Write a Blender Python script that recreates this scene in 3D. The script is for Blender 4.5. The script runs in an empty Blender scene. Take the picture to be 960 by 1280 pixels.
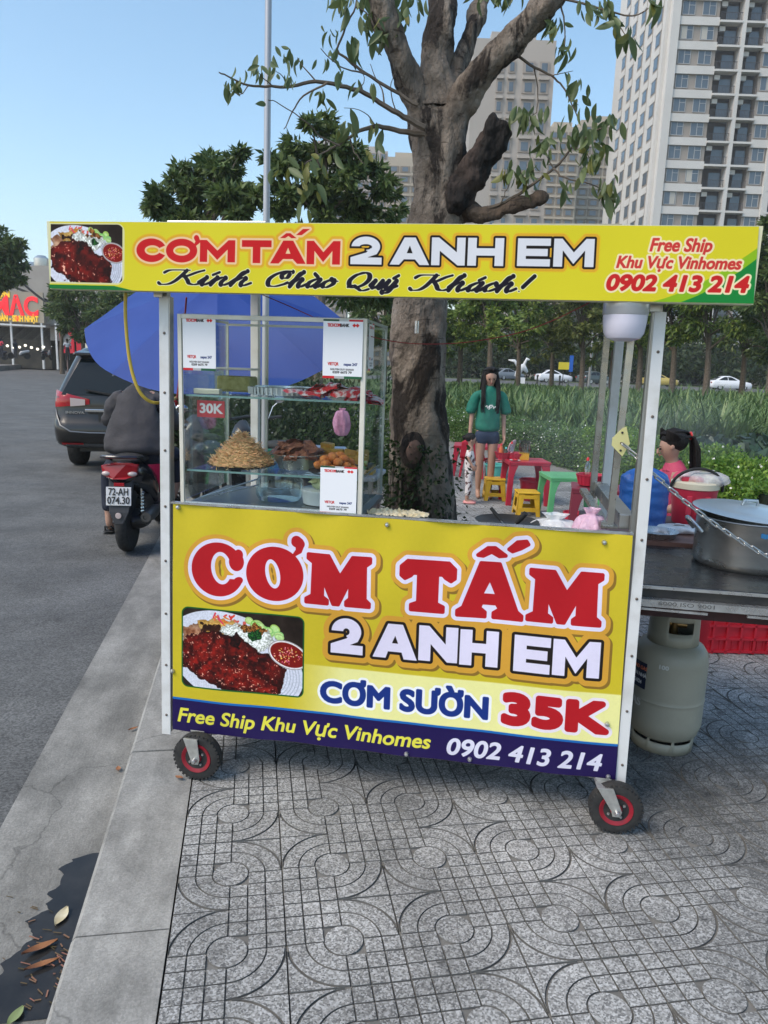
import bpy, bmesh, math, random
import numpy as np
from mathutils import Vector, Matrix, Euler
S = bpy.context.scene
COL = S.collection
R = math.radians
pi = math.pi
random.seed(7)
rng = np.random.default_rng(11)
# ------------------------------------------------------------------ camera
F_, PITCH, ROLL, YAW, CH = 934.0, .1963, .0352, .1766, 1.6
cf = Vector((math.sin(YAW), math.cos(YAW), 0)); cr = Vector((math.cos(YAW), -math.sin(YAW), 0)); cu = Vector((0, 0, 1))
Fv = cf*math.cos(PITCH) - cu*math.sin(PITCH)
Uv = cf*math.sin(PITCH) + cu*math.cos(PITCH)
Rv = cr*math.cos(ROLL) + Uv*math.sin(ROLL)
U2 = Uv*math.cos(ROLL) - cr*math.sin(ROLL)
U2 = (Rv.cross(Fv)).normalized()
cam = bpy.data.cameras.new('camera'); camo = bpy.data.objects.new('camera', cam); COL.objects.link(camo)
cam.sensor_fit = 'VERTICAL'; cam.sensor_height = 36; cam.lens = F_/1280*36
cam.clip_start = .05; cam.clip_end = 3000
camo.matrix_world = Matrix(((Rv.x, U2.x, -Fv.x, 0), (Rv.y, U2.y, -Fv.y, 0), (Rv.z, U2.z, -Fv.z, CH), (0, 0, 0, 1)))
S.camera = camo
# ------------------------------------------------------------------ world, sun, exposure
SUN_EL, SUN_AZ = R(50), R(-112)      # azimuth clockwise from +Y
wd = bpy.data.worlds.new('World'); S.world = wd; wd.use_nodes = True
nt = wd.node_tree; bg = nt.nodes['Background']; sky = nt.nodes.new('ShaderNodeTexSky')
sky.sky_type = 'NISHITA'; sky.sun_disc = False; sky.sun_elevation = SUN_EL; sky.sun_rotation = SUN_AZ
sky.air_density = 1.0; sky.dust_density = 1.2; sky.ozone_density = .35; sky.altitude = 0
hs_w = nt.nodes.new('ShaderNodeHueSaturation'); hs_w.inputs['Saturation'].default_value = 1.08; hs_w.inputs['Hue'].default_value = .488; nt.links.new(sky.outputs[0], hs_w.inputs['Color']); nt.links.new(hs_w.outputs[0], bg.inputs[0]); bg.inputs[1].default_value = .15
sl = bpy.data.lights.new('sun', 'SUN'); sl.energy = 1.5; sl.angle = R(30); sl.color = (1, .90, .76)
so = bpy.data.objects.new('sun', sl); COL.objects.link(so)
sd = Vector((math.sin(SUN_AZ)*math.cos(SUN_EL), math.cos(SUN_AZ)*math.cos(SUN_EL), math.sin(SUN_EL)))
so.rotation_euler = sd.to_track_quat('Z', 'Y').to_euler()
S.view_settings.view_transform = 'Standard'; S.view_settings.look = 'None'
S.view_settings.exposure = .74; S.view_settings.gamma = 1
S.cycles.max_bounces = 6; S.cycles.transparent_max_bounces = 24; S.cycles.diffuse_bounces = 3
S.cycles.glossy_bounces = 3; S.cycles.caustics_reflective = False; S.cycles.caustics_refractive = False
ROAD = -.10
# ------------------------------------------------------------------ surveying helpers: photo pixel + one known coordinate -> point of the place
def ray(x, y): return Fv + Rv*((x-480)/F_) - U2*((y-640)/F_)
def G(x, y, z=0.0):
    d = ray(x, y); return Vector((0, 0, CH)) + d*((z-CH)/d.z)
def at(x, y, D):
    d = ray(x, y); return Vector((0, 0, CH)) + d*(D/(d.dot(cf)))
# ------------------------------------------------------------------ materials
def mat(name, col, rough=.6, metal=0.0, col2=None, scale=8.0, lo=.35, hi=.65, bump=0.0, bscale=None, island=0.0,
        sss=0.0, alpha=1.0, trans=0.0, ior=1.45, detail=5.0, coat=0.0, spec=.5, stretch=None, coord='Object', emit=0.0, rvar=0.0, bdist=.02):
    m = bpy.data.materials.new(name); m.use_nodes = True; t = m.node_tree; n = t.nodes; l = t.links
    b = n['Principled BSDF']
    b.inputs['Base Color'].default_value = (*col, 1); b.inputs['Roughness'].default_value = rough; b.inputs['Metallic'].default_value = metal
    b.inputs['IOR'].default_value = ior; b.inputs['Specular IOR Level'].default_value = spec; b.inputs['Coat Weight'].default_value = coat
    b.inputs['Transmission Weight'].default_value = trans; b.inputs['Alpha'].default_value = alpha
    if emit: b.inputs['Emission Color'].default_value = (*col, 1); b.inputs['Emission Strength'].default_value = emit
    src = None
    tc = n.new('ShaderNodeTexCoord'); vec = tc.outputs[coord]
    if stretch:
        mp = n.new('ShaderNodeMapping'); mp.inputs['Scale'].default_value = stretch; l.new(vec, mp.inputs[0]); vec = mp.outputs[0]
    def noise(s, d=detail):
        q = n.new('ShaderNodeTexNoise'); q.inputs['Scale'].default_value = s; q.inputs['Detail'].default_value = d; q.inputs['Roughness'].default_value = .6
        l.new(vec, q.inputs['Vector']); return q.outputs['Fac']
    if col2 is not None:
        nz = noise(scale); rp = n.new('ShaderNodeMapRange'); rp.inputs[1].default_value = lo; rp.inputs[2].default_value = hi; l.new(nz, rp.inputs[0])
        mx = n.new('ShaderNodeMix'); mx.data_type = 'RGBA'; mx.inputs[6].default_value = (*col, 1); mx.inputs[7].default_value = (*col2, 1)
        l.new(rp.outputs[0], mx.inputs[0]); src = mx.outputs[2]; m['mixfac'] = 1
    if island:
        ge = n.new('ShaderNodeNewGeometry'); mr = n.new('ShaderNodeMapRange'); mr.inputs[3].default_value = 1-island; mr.inputs[4].default_value = 1+island
        l.new(ge.outputs['Random Per Island'], mr.inputs[0])
        hs = n.new('ShaderNodeHueSaturation'); l.new(mr.outputs[0], hs.inputs['Value'])
        mr2 = n.new('ShaderNodeMapRange'); mr2.inputs[3].default_value = .5+island*.06; mr2.inputs[4].default_value = .5-island*.06
        l.new(ge.outputs['Random Per Island'], mr2.inputs[0]); l.new(mr2.outputs[0], hs.inputs['Hue'])
        if src: l.new(src, hs.inputs['Color'])
        else: hs.inputs['Color'].default_value = (*col, 1)
        src = hs.outputs[0]
    if src: l.new(src, b.inputs['Base Color'])
    if rvar:
        r1 = noise(scale*1.7); r2 = n.new('ShaderNodeMapRange'); r2.inputs[1].default_value = .3; r2.inputs[2].default_value = .7
        r2.inputs[3].default_value = max(0, rough-rvar); r2.inputs[4].default_value = min(1, rough+rvar); l.new(r1, r2.inputs[0]); l.new(r2.outputs[0], b.inputs['Roughness'])
    if bump:
        bn = noise(bscale or scale*3, 8); bp = n.new('ShaderNodeBump'); bp.inputs['Strength'].default_value = bump; bp.inputs['Distance'].default_value = bdist
        l.new(bn, bp.inputs['Height']); l.new(bp.outputs[0], b.inputs['Normal'])
    return m
def leafmat(name, col, col2, island=.35, rough=.5, tr=.35):
    m = mat(name, col, rough, col2=col2, scale=.6, lo=.3, hi=.7, island=island); t = m.node_tree; b = t.nodes['Principled BSDF']
    td = t.nodes.new('ShaderNodeBsdfTranslucent'); ms = t.nodes.new('ShaderNodeMixShader'); ms.inputs[0].default_value = tr
    src = b.inputs['Base Color'].links[0].from_socket; t.links.new(src, td.inputs[0])
    t.links.new(b.outputs[0], ms.inputs[1]); t.links.new(td.outputs[0], ms.inputs[2]); t.links.new(ms.outputs[0], t.nodes['Material Output'].inputs[0])
    return m
def glassmat(name, tint=(.965, .985, .975), k=.015, rough=.02):
    m = bpy.data.materials.new(name); m.use_nodes = True; t = m.node_tree; n = t.nodes; l = t.links
    n.remove(n['Principled BSDF']); tr = n.new('ShaderNodeBsdfTransparent'); tr.inputs[0].default_value = (*tint, 1)
    gl = n.new('ShaderNodeBsdfGlossy'); gl.inputs['Roughness'].default_value = rough; gl.inputs['Color'].default_value = (.9, .95, 1, 1)
    lw = n.new('ShaderNodeLayerWeight'); lw.inputs[0].default_value = .12; mr = n.new('ShaderNodeMapRange'); mr.inputs[3].default_value = k; mr.inputs[4].default_value = .5
    l.new(lw.outputs['Fresnel'], mr.inputs[0]); ms = n.new('ShaderNodeMixShader'); l.new(mr.outputs[0], ms.inputs[0]); l.new(tr.outputs[0], ms.inputs[1]); l.new(gl.outputs[0], ms.inputs[2])
    l.new(ms.outputs[0], n['Material Output'].inputs[0]); return m
def filmmat(name, tint, dens, rough=.15):     # thin plastic bag: part clear, part milky
    m = mat(name, tint, rough, col2=tuple(min(1, c*1.3+.1) for c in tint), scale=25, bump=.8, bscale=18, spec=.8); t = m.node_tree; b = t.nodes['Principled BSDF']
    tr = t.nodes.new('ShaderNodeBsdfTransparent'); ms = t.nodes.new('ShaderNodeMixShader'); ms.inputs[0].default_value = dens
    t.links.new(tr.outputs[0], ms.inputs[1]); t.links.new(b.outputs[0], ms.inputs[2]); t.links.new(ms.outputs[0], t.nodes['Material Output'].inputs[0]); return m
# ------------------------------------------------------------------ mesh builder
class MB:
    def __init__(s): s.v = []; s.f = []; s.uv = {}; s.M = Matrix.Identity(4)
    def add(s, vs, fs):
        o = len(s.v); M = s.M; s.v += [tuple(M @ Vector(p)) for p in vs]; s.f += [tuple(i+o for i in f) for f in fs]; return s
    def box(s, c, d, rz=0, rx=0, ry=0):
        m = Matrix.Translation(c) @ Euler((rx, ry, rz)).to_matrix().to_4x4(); x, y, z = d[0]/2, d[1]/2, d[2]/2
        vs = [m @ Vector(p) for p in ((-x,-y,-z),(x,-y,-z),(x,y,-z),(-x,y,-z),(-x,-y,z),(x,-y,z),(x,y,z),(-x,y,z))]
        return s.add(vs, [(0,3,2,1),(4,5,6,7),(0,1,5,4),(1,2,6,5),(2,3,7,6),(3,0,4,7)])
    def bar(s, a, b, w, h=None, up=(0, 0, 1)):
        a, b = Vector(a), Vector(b); d = (b-a); L = d.length; d.normalize(); up = Vector(up)
        if abs(d.dot(up)) > .98: up = Vector((0, 1, 0))
        x = d.cross(up).normalized(); z = x.cross(d); h = h or w
        vs = [p + x*i*w/2 + z*j*h/2 for p in (a, b) for i, j in ((-1,-1),(1,-1),(1,1),(-1,1))]
        return s.add(vs, [(0,1,2,3),(7,6,5,4),(0,4,5,1),(1,5,6,2),(2,6,7,3),(3,7,4,0)])
    def tube(s, pts, r, n=8, cap=True, closed=False):
        pts = [Vector(p) for p in pts]; N = len(pts); rr = r if isinstance(r, (list, tuple)) else [r]*N
        vs = []; fs = []; pu = None
        for i, p in enumerate(pts):
            if closed: d = pts[(i+1) % N]-pts[i-1]
            else: d = pts[min(i+1, N-1)]-pts[max(i-1, 0)]
            d.normalize()
            if pu is None:
                pu = Vector((0, 0, 1)) if abs(d.z) < .9 else Vector((1, 0, 0))
            x = (pu - d*pu.dot(d)); x = x.normalized() if x.length > 1e-6 else Vector((1, 0, 0)); y = d.cross(x); pu = x
            vs += [p + (x*math.cos(2*pi*k/n) + y*math.sin(2*pi*k/n))*rr[i] for k in range(n)]
        for i in range(N if closed else N-1):
            j = (i+1) % N
            fs += [(i*n+k, i*n+(k+1) % n, j*n+(k+1) % n, j*n+k) for k in range(n)]
        if cap and not closed: fs += [tuple(range(n))[::-1], tuple((N-1)*n+k for k in range(n))]
        return s.add(vs, fs)
    def cyl(s, a, b, r, r2=None, n=16): return s.tube([a, b], [r, r if r2 is None else r2], n)
    def lathe(s, prof, n=24, c=(0, 0, 0), ax='z', wob=0):
        vs = []; fs = []; c = Vector(c)
        for i, (r, z) in enumerate(prof):
            for k in range(n):
                a = 2*pi*k/n; rr = r*(1+wob*math.sin(5*a+i)+wob*random.uniform(-1, 1)) if wob else r
                p = (rr*math.cos(a), rr*math.sin(a), z)
                if ax == 'y': p = (p[0], z, p[1])
                if ax == 'x': p = (z, p[0], p[1])
                vs.append(c+Vector(p))
        for i in range(len(prof)-1): fs += [(i*n+k, i*n+(k+1) % n, (i+1)*n+(k+1) % n, (i+1)*n+k) for k in range(n)]
        if prof[0][0] > 1e-4: fs.append(tuple(range(n))[::-1])
        if prof[-1][0] > 1e-4: fs.append(tuple((len(prof)-1)*n+k for k in range(n)))
        return s.add(vs, fs)
    def ball(s, c, r, n=12, m=8, jit=0):
        r = (r, r, r) if not isinstance(r, (tuple, list)) else r; vs = []; fs = []
        for i in range(m+1):
            t = pi*i/m
            for k in range(n):
                a = 2*pi*k/n; q = 1+random.uniform(-jit, jit)
                vs.append((c[0]+r[0]*q*math.sin(t)*math.cos(a), c[1]+r[1]*q*math.sin(t)*math.sin(a), c[2]+r[2]*q*math.cos(t)))
        for i in range(m): fs += [(i*n+k, (i+1)*n+k, (i+1)*n+(k+1) % n, i*n+(k+1) % n) for k in range(n)]
        return s.add(vs, fs)
    def prism(s, poly, z0, z1, ax='z'):   # poly of (a, b); ax = extrusion axis
        def T(a, b, c): return {'z': (a, b, c), 'y': (a, c, b), 'x': (c, a, b)}[ax]
        n = len(poly); vs = [T(a, b, z0) for a, b in poly] + [T(a, b, z1) for a, b in poly]
        return s.add(vs, [tuple(range(n))[::-1], tuple(range(n, 2*n))] + [(k, (k+1) % n, n+(k+1) % n, n+k) for k in range(n)])
    def grid(s, fn, nu, nv, closed=False, uv=False):
        o = len(s.v); vs = [fn(i/nu, j/nv) for j in range(nv+1) for i in range(nu+1)]; fs = []
        for j in range(nv):
            for i in range(nu):
                a = j*(nu+1)+i; fs.append((a, a+1, a+nu+2, a+nu+1))
                if uv: s.uv[len(s.f)+len(fs)-1] = [(i/nu, j/nv), ((i+1)/nu, j/nv), ((i+1)/nu, (j+1)/nv), (i/nu, (j+1)/nv)]
        return s.add(vs, fs)
    def loft(s, rings, cap=True):
        n = len(rings[0]); vs = [p for r in rings for p in r]; fs = []
        for i in range(len(rings)-1): fs += [(i*n+k, i*n+(k+1) % n, (i+1)*n+(k+1) % n, (i+1)*n+k) for k in range(n)]
        if cap: fs += [tuple(range(n))[::-1], tuple((len(rings)-1)*n+k for k in range(n))]
        return s.add(vs, fs)
    def mesh(s, name, m=None, smooth=False):
        me = bpy.data.meshes.new(name); me.from_pydata(s.v, [], s.f)
        if s.uv:
            ul = me.uv_layers.new(name='UVMap'); 
            for p in me.polygons:
                if p.index in s.uv:
                    for li, q in zip(p.loop_indices, s.uv[p.index]): ul.data[li].uv = q
        if m: me.materials.append(m)
        if smooth is not False:
            me.polygons.foreach_set('use_smooth', [True]*len(me.polygons))
            if smooth is not True: 
                bm = bmesh.new(); bm.from_mesh(me)
                bmesh.ops.recalc_face_normals(bm, faces=bm.faces)
                for e in bm.edges:
                    if len(e.link_faces) == 2 and e.calc_face_angle(0) > R(smooth): e.smooth = False
                bm.to_mesh(me); bm.free()
        else:
            bm = bmesh.new(); bm.from_mesh(me); bmesh.ops.recalc_face_normals(bm, faces=bm.faces); bm.to_mesh(me); bm.free()
        return me
    def build(s, name, m, parent=None, smooth=35, bevel=0, label=None):
        o = bpy.data.objects.new(name, s.mesh(name, m, smooth)); COL.objects.link(o)
        if parent is not None: o.parent = parent
        if label: o['label'] = label
        if bevel:
            b = o.modifiers.new('b', 'BEVEL'); b.width = bevel; b.segments = 2; b.limit_method = 'ANGLE'; b.angle_limit = R(40)
        return o
def fastmesh(name, V, Fq, m, parent=None, smooth=False):      # numpy verts, quads
    me = bpy.data.meshes.new(name); me.vertices.add(len(V)); me.vertices.foreach_set('co', np.asarray(V, np.float32).ravel())
    k = Fq.shape[1]; me.loops.add(Fq.size); me.loops.foreach_set('vertex_index', Fq.ravel().astype(np.int32)); me.polygons.add(len(Fq))
    me.polygons.foreach_set('loop_start', np.arange(0, Fq.size, k, dtype=np.int32)); me.update(calc_edges=True)
    if smooth: me.polygons.foreach_set('use_smooth', [True]*len(Fq))
    me.materials.append(m); o = bpy.data.objects.new(name, me); COL.objects.link(o)
    if parent is not None: o.parent = parent
    return o
def thing(name, label, cat, loc=(0, 0, 0), rz=0, group=None):
    o = bpy.data.objects.new(name, None); COL.objects.link(o); o.empty_display_size = .1
    o.location = loc; o.rotation_euler = (0, 0, rz); o['label'] = label; o['category'] = cat
    if group: o['group'] = group
    return o
def tag(o, label, cat, group=None):
    o['label'] = label; o['category'] = cat
    if group: o['group'] = group
    return o
def struct(o): o['kind'] = 'structure'; return o
def stuff(o): o['kind'] = 'stuff'; return o
def place(o, loc, rz=0): o.location = loc; o.rotation_euler = (0, 0, rz); return o
def copy_tree(o, parent=None):
    kids = [c for c in o.children]
    c = o.copy(); COL.objects.link(c); c.parent = parent
    for k in kids: copy_tree(k, c)
    return c
def textmesh(s, size, m, name, parent, M, bold=0.0, xs=1.0, shear=0.0, align='CENTER', depth=.0005):
    c = bpy.data.curves.new('t', 'FONT'); c.body = s; c.size = size; c.align_x = align; c.align_y = 'CENTER'; c.offset = bold; c.shear = shear; c.extrude = depth; c.resolution_u = 3
    o = bpy.data.objects.new('t', c); COL.objects.link(o); bpy.context.view_layer.update()
    me = bpy.data.meshes.new_from_object(o.evaluated_get(bpy.context.evaluated_depsgraph_get())); COL.objects.unlink(o); bpy.data.objects.remove(o)
    me.transform(M @ Matrix.Diagonal((xs, 1, 1, 1))); me.materials.clear(); me.materials.append(m)
    q = bpy.data.objects.new(name, me); COL.objects.link(q); q.parent = parent; return q
def leaves(C, Dr, L, W, fold=.25):     # diamond leaves, C base points, Dr unit directions
    C = np.asarray(C); Dr = np.asarray(Dr); n = len(C); L = np.broadcast_to(L, n)[:, None]; W = np.broadcast_to(W, n)[:, None]
    a = rng.normal(size=(n, 3)); sd_ = np.cross(Dr, a); sd_ /= np.linalg.norm(sd_, axis=1)[:, None]+1e-9; up = np.cross(sd_, Dr)
    mid = C+Dr*L*.45
    V = np.stack([C, mid+sd_*W*.5+up*W*fold*.5, C+Dr*L-up*W*.3, mid-sd_*W*.5+up*W*fold*.5], 1).reshape(-1, 3)
    return V, np.arange(n*4).reshape(-1, 4)
def unit(v): return v/(np.linalg.norm(v, axis=-1, keepdims=True)+1e-9)
# ------------------------------------------------------------------ print: distance-field drawing on a canvas (flat lettering and posters)
class Cv:
    def __init__(s, w, h, col): s.w, s.h = w, h; s.a = np.empty((h, w, 3), np.float32); s.a[:] = col
    def paint(s, f, bb, layers, pad=30):
        x0, y0, x1, y1 = max(0, int(bb[0]-pad)), max(0, int(bb[1]-pad)), min(s.w, int(bb[2]+pad)), min(s.h, int(bb[3]+pad))
        if x1 <= x0 or y1 <= y0: return
        Y, X = np.mgrid[y0:y1, x0:x1].astype(np.float32); d = f(X+.5, Y+.5)
        for off, c in layers:
            al = np.clip(off-d+.5, 0, 1)[..., None]
            s.a[y0:y1, x0:x1] = s.a[y0:y1, x0:x1]*(1-al)+np.array(c, np.float32)*al
    def image(s, name):
        im = bpy.data.images.new(name, s.w, s.h); b = np.ones((s.h, s.w, 4), np.float32); b[..., :3] = np.clip(s.a, 0, 1)[::-1]
        im.pixels.foreach_set(b.ravel()); im.pack(); return im
def sd_poly(cs):
    segs = []
    for c in cs:
        for i in range(len(c)): segs.append((*c[i], *c[(i+1) % len(c)]))
    def f(X, Y):
        d = np.full(X.shape, 1e9, np.float32); w = np.zeros(X.shape, np.int32)
        for x0, y0, x1, y1 in segs:
            ex, ey = x1-x0, y1-y0; L = ex*ex+ey*ey
            if L < 1e-9: continue
            px, py = X-x0, Y-y0; t = np.clip((px*ex+py*ey)/L, 0, 1); d = np.minimum(d, (px-ex*t)**2+(py-ey*t)**2)
            cr_ = ex*py-ey*px; up = (Y >= y0) & (Y < y1) & (cr_ > 0); dn = (Y < y0) & (Y >= y1) & (cr_ < 0); w += up.astype(np.int32)-dn.astype(np.int32)
        d = np.sqrt(d); return np.where(w != 0, -d, d)
    return f
def sd_ell(cx, cy, rx, ry, ang=0):
    c, s_ = math.cos(ang), math.sin(ang)
    def f(X, Y):
        x, y = (X-cx)*c+(Y-cy)*s_, -(X-cx)*s_+(Y-cy)*c
        k0 = np.hypot(x/rx, y/ry); k1 = np.hypot(x/rx**2, y/ry**2); return np.where(k0 < 1e-3, -min(rx, ry), k0*(k0-1)/(k1+1e-9))
    return f
def sd_stroke(pts, ws):      # polyline with varying half width
    def f(X, Y):
        d = np.full(X.shape, 1e9, np.float32)
        for (x0, y0), (x1, y1), w0, w1 in zip(pts, pts[1:], ws, ws[1:]):
            ex, ey = x1-x0, y1-y0; L = ex*ex+ey*ey+1e-9; px, py = X-x0, Y-y0; t = np.clip((px*ex+py*ey)/L, 0, 1)
            d = np.minimum(d, np.hypot(px-ex*t, py-ey*t)-(w0+(w1-w0)*t))
        return d
    return f
def U(*fs): return lambda X, Y: np.minimum.reduce([f(X, Y) for f in fs])
def SUB(a, b): return lambda X, Y: np.maximum(a(X, Y), -b(X, Y))
def INT(a, b): return lambda X, Y: np.maximum(a(X, Y), b(X, Y))
def RND(a, r): return lambda X, Y: a(X, Y)-r
def OFF(a, dx, dy): return lambda X, Y: a(X-dx, Y-dy)
def font_contours(txt):
    c = bpy.data.curves.new('t', 'FONT'); c.body = txt; c.size = 1; c.resolution_u = 4
    o = bpy.data.objects.new('t', c); COL.objects.link(o); dg = bpy.context.evaluated_depsgraph_get(); k = o.evaluated_get(dg).to_curve(dg); out = []
    for s in k.splines:
        P = s.bezier_points; n = len(P); q = []
        for i in range(n):
            a, b = P[i], P[(i+1) % n]; p0, p1, p2, p3 = a.co, a.handle_right, b.handle_left, b.co
            straight = (p1-p0).cross(p3-p0).length < 1e-4 and (p2-p3).cross(p3-p0).length < 1e-4
            for t in ([0] if straight else [0, .2, .4, .6, .8]):
                v = p0*(1-t)**3+p1*3*t*(1-t)**2+p2*3*t*t*(1-t)+p3*t**3; q.append((v.x, v.y))
        if len(q) > 2: out.append(q)
    o.to_curve_clear(); COL.objects.unlink(o); bpy.data.objects.remove(o); return out
def text_draw(cv, txt, x0, x1, yb, H, layers, shear=0.0, bold=0.0, yb1=None):
    """string fitted between x0 and x1 on the baseline yb, capital height H (pixels, y down)"""
    per = []; gl = font_contours(txt)
    mn = min(p[0] for c in gl for p in c); mx = max(p[0] for c in gl for p in c); caps = .665
    sx = (x1-x0-shear*H)/(mx-mn); sy = H/caps; yb1 = yb if yb1 is None else yb1
    def T(p):
        x = x0+(p[0]-mn)*sx+shear*p[1]*sy; return (x, yb+(yb1-yb)*(x-x0)/(x1-x0)-p[1]*sy)
    gl = [[T(p) for p in c] for c in gl]
    ar = lambda c: sum(c[i-1][0]*c[i][1]-c[i][0]*c[i-1][1] for i in range(len(c)))
    bbs = [(min(p[0] for p in c), min(p[1] for p in c), max(p[0] for p in c), max(p[1] for p in c)) for c in gl]
    used = [False]*len(gl); groups = []
    for i in sorted(range(len(gl)), key=lambda i: -(bbs[i][2]-bbs[i][0])*(bbs[i][3]-bbs[i][1])):
        if used[i]: continue
        g = [i]; used[i] = True
        for j in range(len(gl)):
            if not used[j] and bbs[j][0] > bbs[i][0]-1 and bbs[j][2] < bbs[i][2]+1 and bbs[j][1] > bbs[i][1]-1 and bbs[j][3] < bbs[i][3]+1 : g.append(j); used[j] = True
        groups.append(g)
    for l in layers:
        for g in groups:
            big = gl[g[0]]; s0 = ar(big); cs = []
            for j in g: cs.append(gl[j])
            b = bbs[g[0]]; cv.paint(RND(sd_poly(cs), bold), b, [l], pad=bold+l[0]+6)
# block capitals: returns sdf for a letter box (x0,y0)-(x1,y1), y down
def block(ch, x0, y0, x1, y1, t):
    w, h = x1-x0, y1-y0; P = lambda *q: sd_poly([[(x0+a*w, y0+b*h) for a, b in q]]); tx = t/w; ty = t*.82/h
    if ch == 'H': return P((0,0),(tx,0),(tx,.5-ty/2),(1-tx,.5-ty/2),(1-tx,0),(1,0),(1,1),(1-tx,1),(1-tx,.5+ty/2),(tx,.5+ty/2),(tx,1),(0,1))
    if ch == 'E': return P((0,0),(1,0),(1,ty),(tx,ty),(tx,.5-ty/2),(.92,.5-ty/2),(.92,.5+ty/2),(tx,.5+ty/2),(tx,1-ty),(1,1-ty),(1,1),(0,1))
    if ch == 'T': return P((0,0),(1,0),(1,ty),(.5+tx/2,ty),(.5+tx/2,1),(.5-tx/2,1),(.5-tx/2,ty),(0,ty))
    if ch == 'N': return P((0,0),(tx*.85,0),(1-tx,.52),(1-tx,0),(1,0),(1,1),(1-tx*.85,1),(tx,.48),(tx,1),(0,1))
    if ch == 'M': return P((0,0),(tx*.9,0),(.5,.48),(1-tx*.9,0),(1,0),(1,1),(1-tx,1),(1-tx,.42),(.5,.9),(tx,.42),(tx,1),(0,1))
    if ch == 'A': return SUB(P((0,1),(.5-tx*.62,0),(.5+tx*.62,0),(1,1),(1-tx*1.08,1),(.5+tx*.62,.8),(.5-tx*.62,.8),(tx*1.08,1)), P((.5,.3),(.5+tx*.32,.57),(.5-tx*.32,.57)))
    if ch == 'C':
        r = SUB(sd_ell(x0+w*.5, y0+h/2, w*.55, h*.53), sd_ell(x0+w*.54, y0+h/2, w*.55-t, h*.53-t*.85)); return SUB(r, P((.6,.5),(1.3,.12),(1.3,.88)))
    if ch == 'O': return SUB(sd_ell(x0+w*.5, y0+h/2, w*.5, h*.53), sd_ell(x0+w*.5, y0+h/2, w*.5-t, h*.53-t*.85))
    if ch == '2':
        r = w*.5; ring = SUB(sd_ell(x0+w*.48, y0+h*.35, w*.46, h*.37), sd_ell(x0+w*.48, y0+h*.36, w*.46-t, h*.37-t*.85)); cut = P((-.3,.34),(.5,.34),(.5,.5),(.95,.56),(.95,1.2),(-.3,1.2))
        return U(SUB(ring, cut), P((.0,1-ty),(.5,.56),(.64,.4),(.92,.46),(.84,.62),(.55,1-ty),(1,1-ty),(1,1),(0,1)))
# ---------------- fat slab capitals (bottom banner)
def slab(ch, x0, y0, x1, y1, r=9):
    w, h = x1-x0, y1-y0
    def P(*q): return RND(sd_poly([[(x0+r+a*(w-2*r), y0+r+b*(h-2*r)) for a, b in q]]), r)
    E_ = lambda cx, cy, rx, ry, a=0: sd_ell(x0+cx*w, y0+cy*h, rx*w, ry*h, a)
    if ch == 'C':
        body = SUB(E_(.5,.5,.52,.5), E_(.56,.47,.2,.3,-.1)); body = SUB(body, sd_poly([[(x0+.6*w,y0+.42*h),(x0+1.3*w,y0+.34*h),(x0+1.3*w,y0+.64*h),(x0+.6*w,y0+.66*h)]]))
        return U(body, E_(.86,.33,.15,.17), E_(.9,.2,.09,.1), E_(.9,.68,.1,.07,-.5))
    if ch == 'O': return SUB(E_(.5,.5,.5,.5), E_(.47,.5,.125,.27,-.2))
    if ch == 'M': return P((.0,.0),(.33,.0),(.52,.42),(.72,.0),(1,.0),(1,.08),(.92,.16),(.93,.85),(1,.93),(1,1),(.63,1),(.63,.93),(.69,.86),(.69,.46),(.5,1),(.42,1),(.24,.46),(.24,.86),(.32,.93),(.32,1),(-.02,1),(-.02,.93),(.08,.85),(.09,.16),(0,.08))
    if ch == 'T': return U(P((.12,0),(.88,0),(1,.12),(1,.3),(.93,.36),(.83,.3),(.78,.24),(.67,.24),(.67,.84),(.8,.9),(.8,1),(.2,1),(.2,.9),(.33,.84),(.33,.24),(.22,.24),(.17,.3),(.07,.36),(0,.3),(0,.12)), E_(.09,.25,.09,.12), E_(.91,.25,.09,.12))
    if ch == 'A': return SUB(P((.33,.0),(.62,.0),(.92,.86),(1,.93),(1,1),(.56,1),(.56,.92),(.66,.84),(.6,.74),(.36,.74),(.33,.84),(.42,.92),(.42,1),(-.02,1),(-.02,.92),(.07,.85)), sd_poly([[(x0+.48*w,y0+.36*h),(x0+.56*w,y0+.56*h),(x0+.4*w,y0+.56*h)]]))
def smooth_noise(h, w, s, seed=0):
    g = np.random.default_rng(seed).random((int(h/s)+3, int(w/s)+3)).astype(np.float32)
    y = np.arange(h)/s; x = np.arange(w)/s; yi = y.astype(int); xi = x.astype(int); fy = y-yi; fx = x-xi; fy = (fy*fy*(3-2*fy))[:, None]; fx = (fx*fx*(3-2*fx))[None]
    a = g[yi][:, xi]; b = g[yi][:, xi+1]; c = g[yi+1][:, xi]; d = g[yi+1][:, xi+1]; return (a*(1-fx)+b*fx)*(1-fy)+(c*(1-fx)+d*fx)*fy
def fbm(h, w, s, seed=0, o=4): return sum(smooth_noise(h, w, max(1.5, s/2**i), seed+i)/2**i for i in range(o))/sum(1/2**i for i in range(o))
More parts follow.
